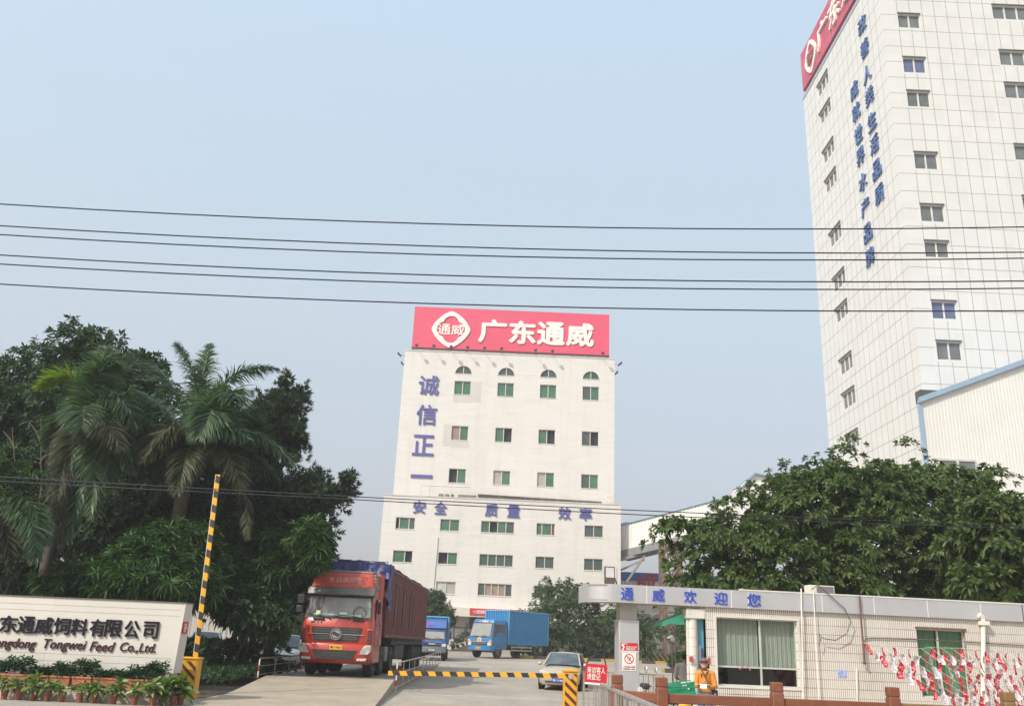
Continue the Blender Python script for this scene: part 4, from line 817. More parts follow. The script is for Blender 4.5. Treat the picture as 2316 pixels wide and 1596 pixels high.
for ph in (0, math.pi):
    pts = []; n_ = 14
    for i in range(n_+1): t = ph+math.pi*.95*i/n_; pts.append((.135*math.cos(t), .135*math.sin(t)))
    inn = []
    for i in range(n_, -1, -1): t = ph+math.pi*.95*i/n_; k = i/n_; rr = .125-.07*math.sin(math.pi*min(1, k*1.15)**.8); inn.append((rr*math.cos(t), rr*math.sin(t)))
    q.prism([(x, z+1.37) for x, z in pts+inn], 'y', -.058, -.045)
q.build('emblem', CHROME, lor, smooth=30)
MB().lathe([(.16, -.045), (.001, -.045)], 30, 'y', (0, 0, 1.37)).build('emblem_back', BLK, lor)
for sx in (-1, 1):
    MB().box(min(sx*1.03, sx*1.245), max(sx*1.03, sx*1.245), .035, .30, 1.15, 1.58).build('corner_vent', RPAINT, lor, bevel=.03)
    q = MB()
    for i in range(5): q.box(min(sx*1.08, sx*1.24), max(sx*1.08, sx*1.24), .025, .20, 1.18+i*.075, 1.23+i*.075)
    q.build('vent_slat', BLK, lor)
q = MB()
for x, z, w_ in ((-.93, 1.745, .05), (-.87, 1.755, .07), (-.72, 1.745, .035), (-.6, 1.75, .045)): q.box(x, x+w_, -.0, .03, z, z+.05)
q.build('badge', CHROME, lor)
lettering('东风商用车', 'roof_lettering', mat('faded_letter', (.66, .36, .31), .6), lor, (.1, .335, 3.19), 1.2, .2, '-y', .02, .008)
# bumper
m = MB(); m.loft([slab(z, hw, y0, .62, c) for z, hw, y0, c in ((.42, 1.12, .10, .2), (.50, 1.2, .0, .22), (.62, 1.24, -.05, .24), (.95, 1.25, -.05, .24), (1.06, 1.245, .0, .22))]); m.build('bumper', RPAINT, lor, smooth=40)
MB().prism([(-.80, .86), (.80, .86), (.62, .56), (-.62, .56)], 'y', -.065, 0).build('bumper_grille', BLK, lor)
q = MB()
for z in (.66, .71, .76): q.box(-.42, .42, -.078, -.064, z, z+.025)
q.build('bumper_slat', mat('grille_grey', (.07, .065, .06), .6), lor)
for sx in (-1, 1):
    P_ = [(sx*.86, .74), (sx*1.15, .74), (sx*1.23, .84), (sx*1.235, 1.05), (sx*1.06, 1.045), (sx*.98, .98)]
    h = MB().prism(P_, 'y', -.075, .12).build('headlight', LENS, lor, bevel=.02); q = MB(); q.lathe([(.09, -.08), (.06, -.079), (.001, -.078)], 16, 'y', (sx*1.0, 0, .86)); q.lathe([(.07, -.08), (.001, -.078)], 16, 'y', (sx*1.13, 0, .95)); q.build('lamp_bowl', CHROME, h)
    MB().prism([(sx*.78, .53), (sx*1.08, .53), (sx*1.13, .62), (sx*.8, .61)], 'y', -.06, 0).build('fog_lamp', LENS, lor, bevel=.01)
plate(lor, '粤C·79877', .05, -.06, .945, .44, .15, PLATEY, INK)
# side of the cab: door, window, mirror, text arc
q = MB(); q.prism([(.55, 1.02), (1.72, 1.02), (1.72, 2.62), (.72, 2.62), (.50, 1.95)], 'x', 1.237, 1.247); door = q.build('door', RPAINT, lor)
def sidex(z): return 1.25-(max(0, z-1.55))*.063
q = MB(); q.quad((sidex(1.93), .62, 1.93), (sidex(1.93), 1.62, 2.02), (sidex(2.55), 1.62, 2.55), (sidex(2.55), .80, 2.55)); q.quad((sidex(1.93), .62, 1.93), (sidex(1.93), 1.62, 2.02), (sidex(2.55)-.03, 1.62, 2.55), (sidex(2.55)-.03, .80, 2.55)); q.build('window', glassmat('lorry_side_glass', (.045, .05, .05), .08), door)
MB().box(1.248, 1.27, 1.45, 1.62, 1.72, 1.76).build('handle', BLK, door); q = MB(); q.box(1.2475, 1.253, .5, 1.72, 1.36, 1.375); q.bar((1.247, .5, 1.86), (1.247, 1.72, 1.98), .012); q.build('door_trim', mat('door_trim_grey', (.42, .28, .24), .4), door)
q = MB()
for i in range(11): t = RAD(10+i*16); q.box(1.2475, 1.252, 1.0-.26*math.cos(t)-.018, 1.0-.26*math.cos(t)+.018, 1.42+.24*math.sin(t)-.02, 1.42+.24*math.sin(t)+.02)
q.box(1.2475, 1.252, .86, 1.16, 1.42, 1.45); q.box(1.2475, 1.252, .92, 1.1, 1.48, 1.51); q.build('door_lettering', mat('faded_white', (.55, .48, .45), .6), door)
for sx in (-1, 1):
    mm = MB(); mm.box(min(sx*1.22, sx*1.48), max(sx*1.22, sx*1.48), .02, .14, 2.32, 2.66); mm.box(min(sx*1.24, sx*1.50), max(sx*1.24, sx*1.50), .02, .14, 2.02, 2.28)
    if sx < 0: mo = mm.build('mirror', BLK, lor, bevel=.04); MB().tube([(sx*1.1, .25, 2.75), (sx*1.35, .1, 2.70), (sx*1.36, .08, 2.3), (sx*1.36, .08, 1.97), (sx*1.15, .2, 1.93)], .018, 6).build('mirror_arm', BLK, mo)
MB().box(1.26, 1.36, .62, .74, 2.1, 2.5).build('mirror', BLK, lor, bevel=.03)
# step area, wheels, tanks, trailer
MB().box(.98, 1.22, .62, 2.1, .45, 1.0).build('step_panel', RPAINT, lor, bevel=.04); MB().box(-1.22, -.98, .62, 2.1, .45, 1.0).build('step_panel', RPAINT, lor, bevel=.04)
MB().box(-.45, .45, .6, 17.2, .75, 1.15).build('chassis', CHASSIS, lor); MB().box(-1.12, 1.12, 5.6, 17.3, 1.08, 1.325).build('underframe', CHASSIS, lor); MB().box(-1.15, 1.15, 17.2, 17.26, .55, 1.08).build('mudflap', BLK, lor); MB().box(-1.1, 1.1, 11.9, 11.96, .4, 1.08).build('mudflap', BLK, lor)
for y in (1.25, 3.1): wheel(lor, -1.02, y, .5, .5, .3, -1); wheel(lor, 1.02, y, .5, .5, .3, 1)
for y in (5.2,  12.9, 14.2, 15.5): wheel(lor, -.98, y, .5, .5, .5, -1); wheel(lor, .98, y, .5, .5, .5, 1)
for y in (1.25, 3.1, 5.2, 12.9, 14.2, 15.5): MB().tube([(-.95, y, .5), (.95, y, .5)], .09, 8).build('axle', CHASSIS, lor)
for sx in (-1, 1): MB().box(min(sx*.72, sx*1.18), max(sx*.72, sx*1.18), 3.75, 4.55, .45, 1.0).build('fuel_tank', mat('tank_grey', (.2, .19, .175), .5, .3, dirt=.5), lor, bevel=.05); MB().box(min(sx*.9, sx*1.15), max(sx*.9, sx*1.15), 6.6, 9.6, .5, 1.05).build('spare_rack', CHASSIS, lor, bevel=.03)
CONT = mat('container_maroon', (.15, .027, .021), .55, var=.14, scale=.7, streak=.55, scol=(.055, .026, .024), dirt=.3, dcol=(.10, .05, .045))
def ribside(x, d, y0, y1, z0, z1, pitch=.28):
    m = MB(); n = int((y1-y0)/pitch); pr = []
    for i in range(n): y = y0+(y1-y0)*i/n; p_ = (y1-y0)/n; pr += [(y, 0), (y+p_*.4, 0), (y+p_*.5, d), (y+p_*.9, d)]
    pr.append((y1, 0))
    for (ya, da), (yb, db) in zip(pr, pr[1:]): m.quad((x-da, ya, z0), (x-db, yb, z0), (x-db, yb, z1), (x-da, ya, z1))
    return m
m = ribside(1.25, .035, 2.75, 17.6, 1.45, 3.78); m.v += []; m.build('trailer_side', CONT, lor, fix=False); ribside(-1.25, -.035, 2.75, 17.6, 1.45, 3.78).build('trailer_side', CONT, lor, fix=False)
MB().box(-1.24, 1.24, 2.75, 2.80, 1.45, 3.78).build('trailer_front', CONT, lor); MB().box(-1.24, 1.24, 17.55, 17.6, 1.45, 3.78).build('trailer_tail', CONT, lor)
q = MB(); q.box(1.2, 1.285, 2.72, 17.65, 3.78, 3.88); q.box(-1.285, -1.2, 2.72, 17.65, 3.78, 3.88); q.box(1.2, 1.27, 2.72, 17.65, 1.33, 1.45); q.box(-1.27, -1.2, 2.72, 17.65, 1.33, 1.45); q.box(-1.2, 1.2, 2.72, 17.6, 1.33, 1.44); q.build('trailer_rail', CONT, lor)
for y in (5.0, 7.5, 10.0):
    f = MB(); f.box(1.25, 1.275, y, y+.05, 1.75, 3.35); f.box(1.25, 1.275, y+.85, y+.9, 1.75, 3.35); f.box(1.25, 1.285, y, y+.9, 3.35, 3.41); fo = f.build('side_door', CONT, lor); MB().box(1.251, 1.254, y+.05, y+.85, 1.75, 3.35).build('door_panel', mat('door_panel_dark', (.10, .035, .03), .7, streak=.6, scol=(.05, .025, .022)), fo)
for i in range(22): MB().tube([(1.265, 2.9+i*.68, 1.36), (1.24, 2.9+i*.68, 1.2)], .02, 5).build('rope_hook', CHASSIS, lor)
# tarpaulin over the top, hanging at the front
rg = np.random.default_rng(5); TARP = mat('tarpaulin_blue', (.022, .035, .15), .45, var=.35, scale=2.5, bump=.6, bscale=5); m = MB(); NX, NY = 22, 40
hm = lambda i, j: .06*math.sin(i*1.1+j*.35)+.05*math.sin(j*.9-i*.5)+.04*math.sin(i*2.3)
for j in range(NY):
    for i in range(NX):
        P_ = []
        for a_, b_ in ((i, j), (i+1, j), (i+1, j+1), (i, j+1)):
            x = -1.3+2.6*a_/NX; y = 2.5+15.1*b_/NY; z = 3.90+.12*math.sin(math.pi*a_/NX)**.5+hm(a_, b_)*.35+(.05 if b_ < 4 else 0)
            P_.append((x, y, z))
        m.quad(*P_)
for i in range(NX):
    for k in range(5):
        P_ = []
        for a_, b_ in ((i, k), (i+1, k), (i+1, k+1), (i, k+1)):
            x = -1.3+2.6*a_/NX; z = 3.90+.12*math.sin(math.pi*a_/NX)**.5+hm(a_, 0)*.35+.05; P_.append((x, 2.5+.05*math.sin(a_*1.7+b_)*b_/5-.02*b_, z-b_*.11))
        m.quad(*P_)
for k in range(7):      # bunched corner hanging down beside the cab
    for i in range(5):
        P_ = []
        for a_, b_ in ((i, k), (i+1, k), (i+1, k+1), (i, k+1)): P_.append((1.30+.05*math.sin(a_*2+b_*.6), 2.45+a_*.22-b_*.03+.06*math.sin(b_*1.3), 3.98-b_*.17*(1+.1*a_*(b_ > 4))))
        m.quad(*P_)
m.build('tarpaulin', TARP, lor, smooth=50, fix=False)
q = MB()
for i in range(14): x = -1.2+i*.185; q.tube([(x, 2.44, 3.7), (x, 2.42, 4.06)], .008, 4)
q.tube([(-1.25, 2.42, 4.04), (1.25, 2.42, 4.04)], .012, 5); q.build('tarp_rack', BLK, lor)
# ---- box lorries
def box_lorry(name, label, loc, rz, paint, paint2, W=2.2, L=6.6, cabH=2.45, boxH=3.0, cabL=1.75, group=None, kind='big'):
    o = thing(name, label, 'lorry', loc, rz, group); h = W/2
    sl = lambda z, hw, y0, y1, c=.12: slab(z, hw, y0, y1, c)
    lowz = .62; beltz = 1.42 if kind == 'big' else 1.25
    m = MB(); m.loft([sl(lowz, h*.94, .05, cabL), sl(.9, h*.97, 0, cabL), sl(beltz, h*.97, .03, cabL), sl(cabH-.28, h*.90, .34, cabL), sl(cabH-.06, h*.86, .46, cabL), sl(cabH, h*.78, .62, cabL-.05)]); m.build('cab', paint, o, smooth=40)
    f = lambda z: .03+(z-beltz)/(cabH-.28-beltz)*.31
    def fq(x0, x1, z0, z1, off, k=.94): return [(x0, f(z0)-off, z0), (x1, f(z0)-off, z0), (x1*k, f(z1)-off, z1), (x0*k, f(z1)-off, z1)]
    q = MB(); q.quad(*fq(-h*.88, h*.88, beltz+.02, cabH-.24, .006)); q.build('windscreen_frame', BLK, o)
    q = MB(); q.quad(*fq(-h*.83, h*.83, beltz+.10, cabH-.31, .010)); q.build('windscreen', glassmat('van_glass', (.26, .26, .24), .08, var=.12, scale=2), o)
    q = MB(); q.bar((-.1, f(beltz+.1)-.03, beltz+.08), (-.55, f(beltz+.2)-.03, beltz+.16), .025); q.bar((.7, f(beltz+.1)-.03, beltz+.08), (.2, f(beltz+.2)-.03, beltz+.18), .025); q.build('wiper', BLK, o)
    q = MB(); q.prism([(.50, beltz+.06), (cabL-.2, beltz+.06), (cabL-.2, cabH-.35), (.70, cabH-.35)], 'x', h*.905, h*.945); q.build('side_window', glassmat('lorry_side_glass', (.045, .05, .05)), o)
    q = MB(); q.prism([(.55, .95), (cabL-.15, .95), (cabL-.15, beltz), (.42, beltz)], 'x', h*.955, h*.978); q.build('door', paint, o, bevel=.006)
    MB().box(-h*.62, h*.62, -.02, .05, .92, 1.10).build('grille', BLK, o); q = MB(); q.box(-h*.66, h*.66, -.035, .0, 1.10, 1.14); q.box(-h*.6, h*.6, -.03, 0, 1.0, 1.02); q.build('grille_trim', CHROME, o)
    for sx in (-1, 1):
        hl = MB().prism([(sx*h*.66, .88), (sx*h*.955, .86), (sx*h*.965, 1.30 if kind == 'big' else 1.06), (sx*h*.80, 1.24 if kind == 'big' else 1.06), (sx*h*.68, 1.06)], 'y', -.03, .12).build('headlight', LENS, o, bevel=.015)
        if kind == 'big': MB().prism([(sx*h*.72, 1.08), (sx*h*.93, 1.08), (sx*h*.94, 1.24), (sx*h*.82, 1.2)], 'y', -.036, -.028).build('indicator', AMBER, hl)
        mo = MB().box(min(sx*h*1.12, sx*h*1.3), max(sx*h*1.12, sx*h*1.3), .05, .12, beltz+.1, cabH-.3).build('mirror', BLK, o, bevel=.03); MB().tube([(sx*h*.93, .4, cabH-.25), (sx*h*1.2, .08, cabH-.25), (sx*h*1.2, .08, beltz-.05), (sx*h*.96, .2, beltz-.05)], .015, 5).build('mirror_arm', BLK, mo)
    m = MB(); m.loft([sl(.48, h*.9, .02, .5), sl(.55, h*.97, -.08, .5), sl(.80, h*.97, -.08, .5), sl(.84, h*.95, -.02, .5)]); m.build('bumper', paint if kind == 'big' else mat('bumper_grey', (.16, .16, .17), .6), o, smooth=40)
    MB().box(-h*.3, -h*.05, -.09, -.07, .62, .7).build('bumper_slot', BLK, o)
    MB().box(-.42, .42, .4, L-.1, .6, .85).build('chassis', CHASSIS, o)
    b0 = cabL+.12; n = 9; m = MB()
    zb = 1.0; H = boxH
    for sx in (-1, 1):
        k = int((L-b0)/.22); pr = []
        for i in range(k): y = b0+(L-b0)*i/k; p_ = (L-b0)/k; pr += [(y, 0), (y+p_*.55, 0), (y+p_*.65, .02), (y+p_*.92, .02)]
        pr.append((L, 0))
        for (ya, da), (yb, db) in zip(pr, pr[1:]): m.quad((sx*(h-da), ya, zb), (sx*(h-db), yb, zb), (sx*(h-db), yb, H), (sx*(h-da), ya, H))
    k = 10; pr = []
    for i in range(k): x = -h+2*h*i/k; p_ = 2*h/k; pr += [(x, 0), (x+p_*.5, 0), (x+p_*.6, .05), (x+p_*.9, .05)]
    pr.append((h, 0))
    for (xa, da), (xb, db) in zip(pr, pr[1:]): m.quad((xa, b0+da, zb), (xb, b0+db, zb), (xb, b0+db, H), (xa, b0+da, H))
    m.quad((-h, L, zb), (h, L, zb), (h, L, H), (-h, L, H)); m.quad((-h, b0, H), (h, b0, H), (h, L, H), (-h, L, H)); m.quad((-h, b0, zb), (h, b0, zb), (h, L, zb), (-h, L, zb)); m.build('cargo_box', paint2, o, fix=False)
    q = MB()
    for sx in (-1, 1): q.box(sx*h-.03, sx*h+.03, b0-.02, L+.02, H-.04, H+.04); q.box(sx*h-.03, sx*h+.03, b0-.03, b0+.03, zb, H); q.box(sx*h-.03, sx*h+.03, L-.03, L+.03, zb, H)
    q.box(-h, h, b0-.03, b0+.03, H-.04, H+.04); q.build('box_edge', mat('edge_pale_blue', (.16, .36, .56), .5), o)
    rw = .46 if kind == 'big' else .38
    for sx in (-1, 1): wheel(o, sx*h*.84, .95, rw, rw, .24, sx); wheel(o, sx*h*.80, L-1.5, rw, rw, .42, sx)
    for y in (.95, L-1.5): MB().tube([(-h*.8, y, rw), (h*.8, y, rw)], .08, 6).build('axle', CHASSIS, o)
    q = MB()
    for z in (.55, .78): q.box(h-.05, h-.02, b0+.4, L-2.1, z, z+.1)
    for y in (b0+.5, (b0+L-1.7)/2, L-2.2): q.box(h-.06, h-.03, y, y+.06, .55, zb)
    q.build('side_guard', mat('guard_pale', (.34, .32, .29), .6), o)
    return o
BLUEP = mat('lorry_blue_paint', (.025, .16, .36), .35, var=.08, coat=.3, dirt=.2, dcol=(.1, .13, .17)); BLUEB = mat('lorry_blue_box', (.025, .20, .42), .5, var=.08, streak=.25, scol=(.06, .12, .2), dirt=.25, dcol=(.12, .17, .22))
bt = box_lorry('blue_box_lorry', 'blue box lorry standing at an angle before the factory entrance, side to the trees', (-1.5, 68.6, gz(69.5)), RAD(-38), BLUEP, BLUEB, 2.3, 7.2, 2.75, 3.45, 1.9)
plate(bt, '粤X5N08', -.05, -.085, .68, .5, .16, PLATEY, INK)
q = MB(); q.lathe([(.16, -.012), (.001, -.02)], 20, 'y', (0, 0, 1.24)); q.build('emblem', AMBER, bt); q = MB(); q.lathe([(.19, -.008), (.15, -.016), (.15, -.006)], 20, 'y', (0, 0, 1.24)); q.build('emblem_ring', mat('sign_white', (.8, .76, .7), .5), bt)
lettering('一汽解放', 'roof_lettering', WHITE, bt, (0.05, .38, 2.58), .85, .17, depth=.03, bold=.02)
bv = box_lorry('blue_box_van', 'smaller blue box van with a pink bow mark, half hidden by the red lorry', 'lorry' and (-4.35, 59.6, gz(60)), RAD(2), mat('van_blue_paint', (.03, .11, .34), .35, coat=.3, dirt=.2, dcol=(.1, .12, .16)), BLUEB, 1.9, 5.6, 2.1, 2.75, 1.6, kind='small')
plate(bv, '粤E·L2057', 0, -.09, .66, .42, .14, mat('plate_grey', (.3, .32, .36), .5), WHITE)
MB().prism([(.3, 2.0), (1.72, 2.0), (1.72, 2.6), (1.45, 2.55)], 'x', -.85, .85).build('wind_deflector', mat('van_blue_paint', (.03, .11, .34), .35), bv, bevel=.03)
q = MB(); q.prism([(-.34, 2.34), (-.2, 2.29), (-.06, 2.34), (-.06, 2.18), (-.2, 2.23), (-.34, 2.18)], 'y', .60, .64); q.build('bow_mark', mat('bow_pink', (.75, .05, .35), .5), bv)
MB().box(-.22, .22, -.03, .0, .99, 1.07).build('grille_badge', mat('badge_cream', (.6, .5, .25), .5), bv)
# ---- cars
def car(name, label, loc, rz, paint, plate_s=None, open_door=False, group=None, L=4.25, W=1.68, H=1.42):
    o = thing(name, label, 'car', loc, rz, group); h = W/2
    # stations along the body: y, half width, bottom, side bulge z, shoulder z, centre z
    st = [(-.02, .62, .30, .45, .60, .62), (.10, .76, .20, .45, .68, .72), (.45, .82, .19, .50, .75, .81), (1.0, .84, .20, .52, .82, .90), (1.32, .84, .20, .53, .88, .95), (2.0, .84, .20, .54, .90, .97), (2.9, .84, .20, .54, .92, .98), (3.5, .83, .20, .54, .93, 1.0), (4.0, .79, .24, .54, .90, .98), (4.22, .70, .32, .52, .84, .90), (4.28, .60, .40, .52, .72, .75)]
    m = MB(); rings = []
    for y, w_, zb_, zm, zs, zc in st:
        w_ *= h/.84; half = [(0, zb_), (w_*.85, zb_), (w_*.97, zb_+.08), (w_, zm), (w_*.97, zs-.08), (w_*.86, zs), (w_*.5, zs+(zc-zs)*.8), (0, zc)]
        rings.append([(x, y*L/4.28, z) for x, z in half] + [(-x, y*L/4.28, z) for x, z in half[-2:0:-1]])
    m.loft(rings); m.build('body', paint, o, smooth=50)
    # greenhouse
    g_ = [(1.12, .74, .74, .90), (1.86, .70, .565, H-.04), (2.25, .70, .575, H), (2.95, .70, .56, H-.03), (3.62, .72, .70, .97)]
    sc = L/4.28; hh = h/.84
    wsb = [(x*hh, y*sc, z) for x, y, z in ((-.74, 1.14, .915), (-.4, 1.04, .945), (0, 1.0, .955), (.4, 1.04, .945), (.74, 1.14, .915))]; wst = [(x*hh, y*sc, z) for x, y, z in ((-.575, 1.90, H-.06), (-.3, 1.84, H-.035), (0, 1.82, H-.03), (.3, 1.84, H-.035), (.575, 1.90, H-.06))]
    rf0 = [(x*hh, y*sc, z) for x, y, z in ((-.575, 2.9, H-.06), (-.3, 2.93, H-.02), (0, 2.95, H-.015), (.3, 2.93, H-.02), (.575, 2.9, H-.06))]; rb = [(x*hh, y*sc, z) for x, y, z in ((-.70, 3.55, .95), (-.4, 3.65, .985), (0, 3.68, .99), (.4, 3.65, .985), (.70, 3.55, .95))]
    rm = [(x*hh, y*sc, z) for x, y, z in ((-.585, 2.35, H-.035), (-.3, 2.35, H+.0), (0, 2.35, H+.01), (.3, 2.35, H), (.585, 2.35, H-.035))]
    m = MB()
    for A_, B_ in ((wst, rm), (rm, rf0)):
        for i in range(4): m.quad(A_[i], A_[i+1], B_[i+1], B_[i])
    for s_ in (0, 4):   # pillars
        sx = -1 if s_ == 0 else 1
        for p0, p1, wd in ((wsb[s_], wst[s_], .055), (wst[s_], rm[s_], .05), (rm[s_], rf0[s_], .05), (rf0[s_], rb[s_], .09)): m.bar(p0, p1, wd, .045)
        m.bar((sx*.73*hh, 2.42*sc, .92), (sx*.6*hh, 2.38*sc, H-.05), .07, .05)
    m.build('roof', paint, o, smooth=60)
    gm = glassmat('car_glass', (.075, .10, .11), .05, var=.4, scale=2.5)
    ws = MB()
    for i in range(4): ws.quad(wsb[i], wsb[i+1], wst[i+1], wst[i])
    wo = ws.build('windscreen', gm, o, smooth=60)
    ws = MB()
    for i in range(4): ws.quad(rb[i], rb[i+1], rf0[i+1], rf0[i])
    ws.build('rear_window', gm, o, smooth=60)
    for sx in (-1, 1):
        q = MB(); a_ = .735*hh*sx; t_ = .60*hh*sx
        q.quad((a_, 1.22*sc, .93), (a_, 2.40*sc, .93), (t_, 2.36*sc, H-.07), (t_, 1.95*sc, H-.07)); q.build('side_window', gm if not (open_door and sx > 0) else mat('car_inside', (.02, .02, .02), .8), o)
        q = MB(); q.quad((a_, 2.46*sc, .93), (a_*.97, 3.35*sc, .95), (t_, 2.9*sc, H-.07), (t_, 2.42*sc, H-.07)); q.build('side_window', gm, o)
        hl = MB(); hl.loft([[(sx*x*hh, y*sc, z) for x, y, z in ((.44, .02, .60), (.72, .10, .60), (.79, .30, .64), (.76, .36, .74), (.58, .13, .72), (.42, .05, .68))], [(sx*x*hh, y*sc+.03, z) for x, y, z in ((.46, .05, .61), (.70, .13, .61), (.77, .32, .65), (.74, .36, .72), (.58, .15, .71), (.44, .08, .67))]]); hl.build('headlight', LENS, o, smooth=40)
        q = MB(); q.lathe([(.055, -.012), (.03, -.006), (.001, 0)], 14, 'y', (sx*.58*hh, .02, .40)); q.build('fog_lamp', LENS, o)
        mo = MB(); mo.sphere((sx*.93*hh, 1.32*sc, .96), .1, 1.0, .7, .75, 12, 8); mo.build('mirror', paint, o, smooth=60)
        wheel(o, sx*(h-.10), .82*sc, .30, .30, .19, sx, mat('alloy', (.4, .38, .35), .35, .7)); wheel(o, sx*(h-.10), 3.38*sc, .30, .30, .19, sx, mat('alloy', (.4, .38, .35), .35, .7))
        q = MB()
        for yc in (.82, 3.38): q.lathe([(.345, 0), (.36, .012*sx), (.001, .013*sx)], 20, 'x', (sx*(h-.012), yc*sc, .32))
        q.build('wheel_arch', BLK, o)
    q = MB(); q.box(-.5, .5, -.04, .05, .30, .36); q.box(-.34, .34, -.03, .05, .55, .60); q.build('grille', BLK, o, bevel=.01)
    q = MB(); q.bar((-.62, .015, .27), (.62, .015, .27), .03, .035); q.build('bumper_strip', mat('bumper_beige', (.62, .5, .36), .4), o)
    q = MB(); q.lathe([(.145, -.008), (.16, 0), (.145, .008), (.13, 0), (.145, -.008)], 20, 'y'); so = q.build('steering_wheel', mat('wheel_grey', (.16, .155, .15), .5), wo, (.30, 1.30*sc, 1.03), smooth=50); so.rotation_euler = (RAD(-40), 0, 0)
    if plate_s: plate(o, plate_s, 0, -.055, .385, .46, .15, PLATEB, WHITE)
    if open_door:
        d = MB(); d.loft([[(.02, 0, .22), (.02, 1.05, .22), (.05, 1.08, .9), (.05, -.02, .9)], [(-.09, 0, .22), (-.09, 1.05, .22), (-.06, 1.08, .9), (-.06, -.02, .9)]]); do = d.build('door', mat('door_inner', (.12, .10, .085), .6), o, bevel=.02)
        do.location = (h-.03, 1.30*sc, 0); do.rotation_euler = (0, 0, RAD(-62))
        f_ = MB(); f_.tube([(0, .02, .88), (-.10, .42, 1.28), (-.12, .62, 1.36), (-.12, .98, 1.36), (-.02, 1.05, .9)], .03, 6); f_.build('window_frame', BLK, do)
    return o
SILV = mat('car_champagne', (.46, .395, .31), .35, .15, var=.04, coat=.5)
car('silver_car', 'champagne silver saloon with its driver door open, waiting behind the barrier', (2.33, 36.35, gz(36.4)), RAD(-11), SILV, '粤Y·21963', True)
WHT = mat('car_white', (.66, .67, .69), .3, coat=.5)
car('parked_car', 'white parked car just left of the red lorry, nose toward the railing', (-10.1, 43.5, gz(44)), RAD(8), WHT, None, False, 'white cars parked under the trees', H=1.5)
car('parked_car', 'white parked car further left, mostly hidden by dark leaves and trunk', (-13.6, 42.6, gz(44)), RAD(14), WHT, None, False, 'white cars parked under the trees', H=1.5)

# ================================================================ BARRIERS, RAILINGS, FENCES
HZ = stripemat('cabinet_hazard', (.70, .335, .012), (.085, .022, .016), .17, RAD(48), dirt=.35, duty=.55); YEL = mat('barrier_yellow', (.70, .34, .012), .45, var=.08, dirt=.3, dcol=(.32, .2, .06))
def barrier(name, label, x, y, rz, h, tip, face_w=.36):
    o = thing(name, label, 'barrier', (x, y, 0), rz); w_ = face_w/2
    MB().box(-w_, w_, 0, .36, 0, h-.06).build('cabinet', YEL, o, bevel=.012); MB().box(-w_-.02, w_+.02, -.02, .38, h-.06, h).build('lid', YEL, o, bevel=.015)
    MB().box(-w_+.035, w_-.03, -.008, -.002, .05, h-.10).build('hazard_panel', HZ, o)
    return o
bR = barrier('barrier_lowered', 'yellow and black barrier with its striped boom lowered across the gateway', 1.86, 23.9, 0, 1.09, None)
BOOM = lambda n_, p, a_: stripemat(n_, (.76, .37, .012), (.03, .025, .025), p, a_, dirt=.15)
pl = Vector((at(878, 1521, 23.95).x-1.86, 0, at(878, 1521, 23.95).z)); pr_ = Vector((-.16, 0, at(1279, 1527, 23.95).z))
bm_ = MB().box(0, (pl-pr_).length, -.02, .02, -.055, .055).build('boom', BOOM('boom_stripe', .335, RAD(24)), bR, pr_+Vector((0, .05, 0))); bm_.rotation_euler = (0, math.atan2(-(pl-pr_).z, (pl-pr_).x), 0)
bL = barrier('barrier_raised', 'yellow and black barrier with its striped boom raised upright beside the name wall', -7.92, 24.0, RAD(0), 1.0, None, .42)
t_ = at(492, 1072, 24.1); b_ = at(440, 1492, 24.1); ln = (t_-b_).length
bm_ = MB().box(-.055, .055, -.02, .02, 0, ln).build('boom', BOOM('boom_stripe_up', .37, RAD(68)), bL, b_-Vector((-7.92, 24.0, 0))+Vector((0, .06, 0))); bm_.rotation_euler = (0, math.atan2((t_-b_).x, (t_-b_).z), 0)
MB().box(-.07, -.057, -.015, .015, .1, ln).build('boom_edge', mat('boom_edge', (.7, .6, .45), .5), bm_)
q = MB(); q.lathe([(.07, -.012), (.001, -.014)], 14, 'y', (.0, 0, .93)); q.build('sticker', mat('sticker_grey', (.4, .38, .36), .5, var=.4, scale=30), bR)
STL = mat('stainless', (.50, .46, .42), .35, .75, var=.15, scale=6, dirt=.25, dcol=(.25, .2, .16)); REDW = stripemat('post_red_white', (.70, .66, .6), (.45, .03, .03), .36, RAD(90))
def railing(name, label, pts, h, step, low=None, redpost=True, group=None, rr=.025):
    """pts: list of ground points; top rail, mid rail, posts"""
    o = thing(name, label, 'railing', pts[0], 0, group); o_ = Vector(pts[0]); P = [Vector(p)-o_ for p in pts]; top = MB(); mid = MB()
    hs = h if isinstance(h, (list, tuple)) else [h]*len(P)
    tp = [p+Vector((0, 0, hh)) for p, hh in zip(P, hs)]; top.tube([P[0]+Vector((0, 0, hs[0]*.93)), tp[0]+(tp[1]-tp[0]).normalized()*.07] + tp[1:], rr, 7); top.build('top_rail', STL, o, smooth=50)
    mid.tube([p+Vector((0, 0, hh*.60)) for p, hh in zip(P, hs)], rr*.55, 5); mid.tube([p+Vector((0, 0, hh*.14)) for p, hh in zip(P, hs)], rr*.55, 5); mid.build('mid_rail', STL, o)
    for i, (p, q_) in enumerate(zip(P, P[1:])):
        n = max(1, int((q_-p).length/step))
        for k in range(n + (1 if i == len(P)-2 else 0)):
            c = p.lerp(q_, k/n); hh = hs[i]+(hs[i+1]-hs[i])*k/n; m = MB(); m.tube([c+Vector((0, 0, -.05)), c+Vector((0, 0, hh))], rr*(.95 if k == 0 and i == 0 else .7), 7); m.build('post', REDW if (redpost and k == 0 and i == 0) else STL, o, smooth=50)
    return o
railing('weighbridge_railing', 'long stainless railing beside the weighbridge, between the red lorry and the road', [(-3.38, 31.2, 0), (-3.40, 42, gz(42)), (-3.45, 55, gz(55))], [.90, .84, .72], 2.0)
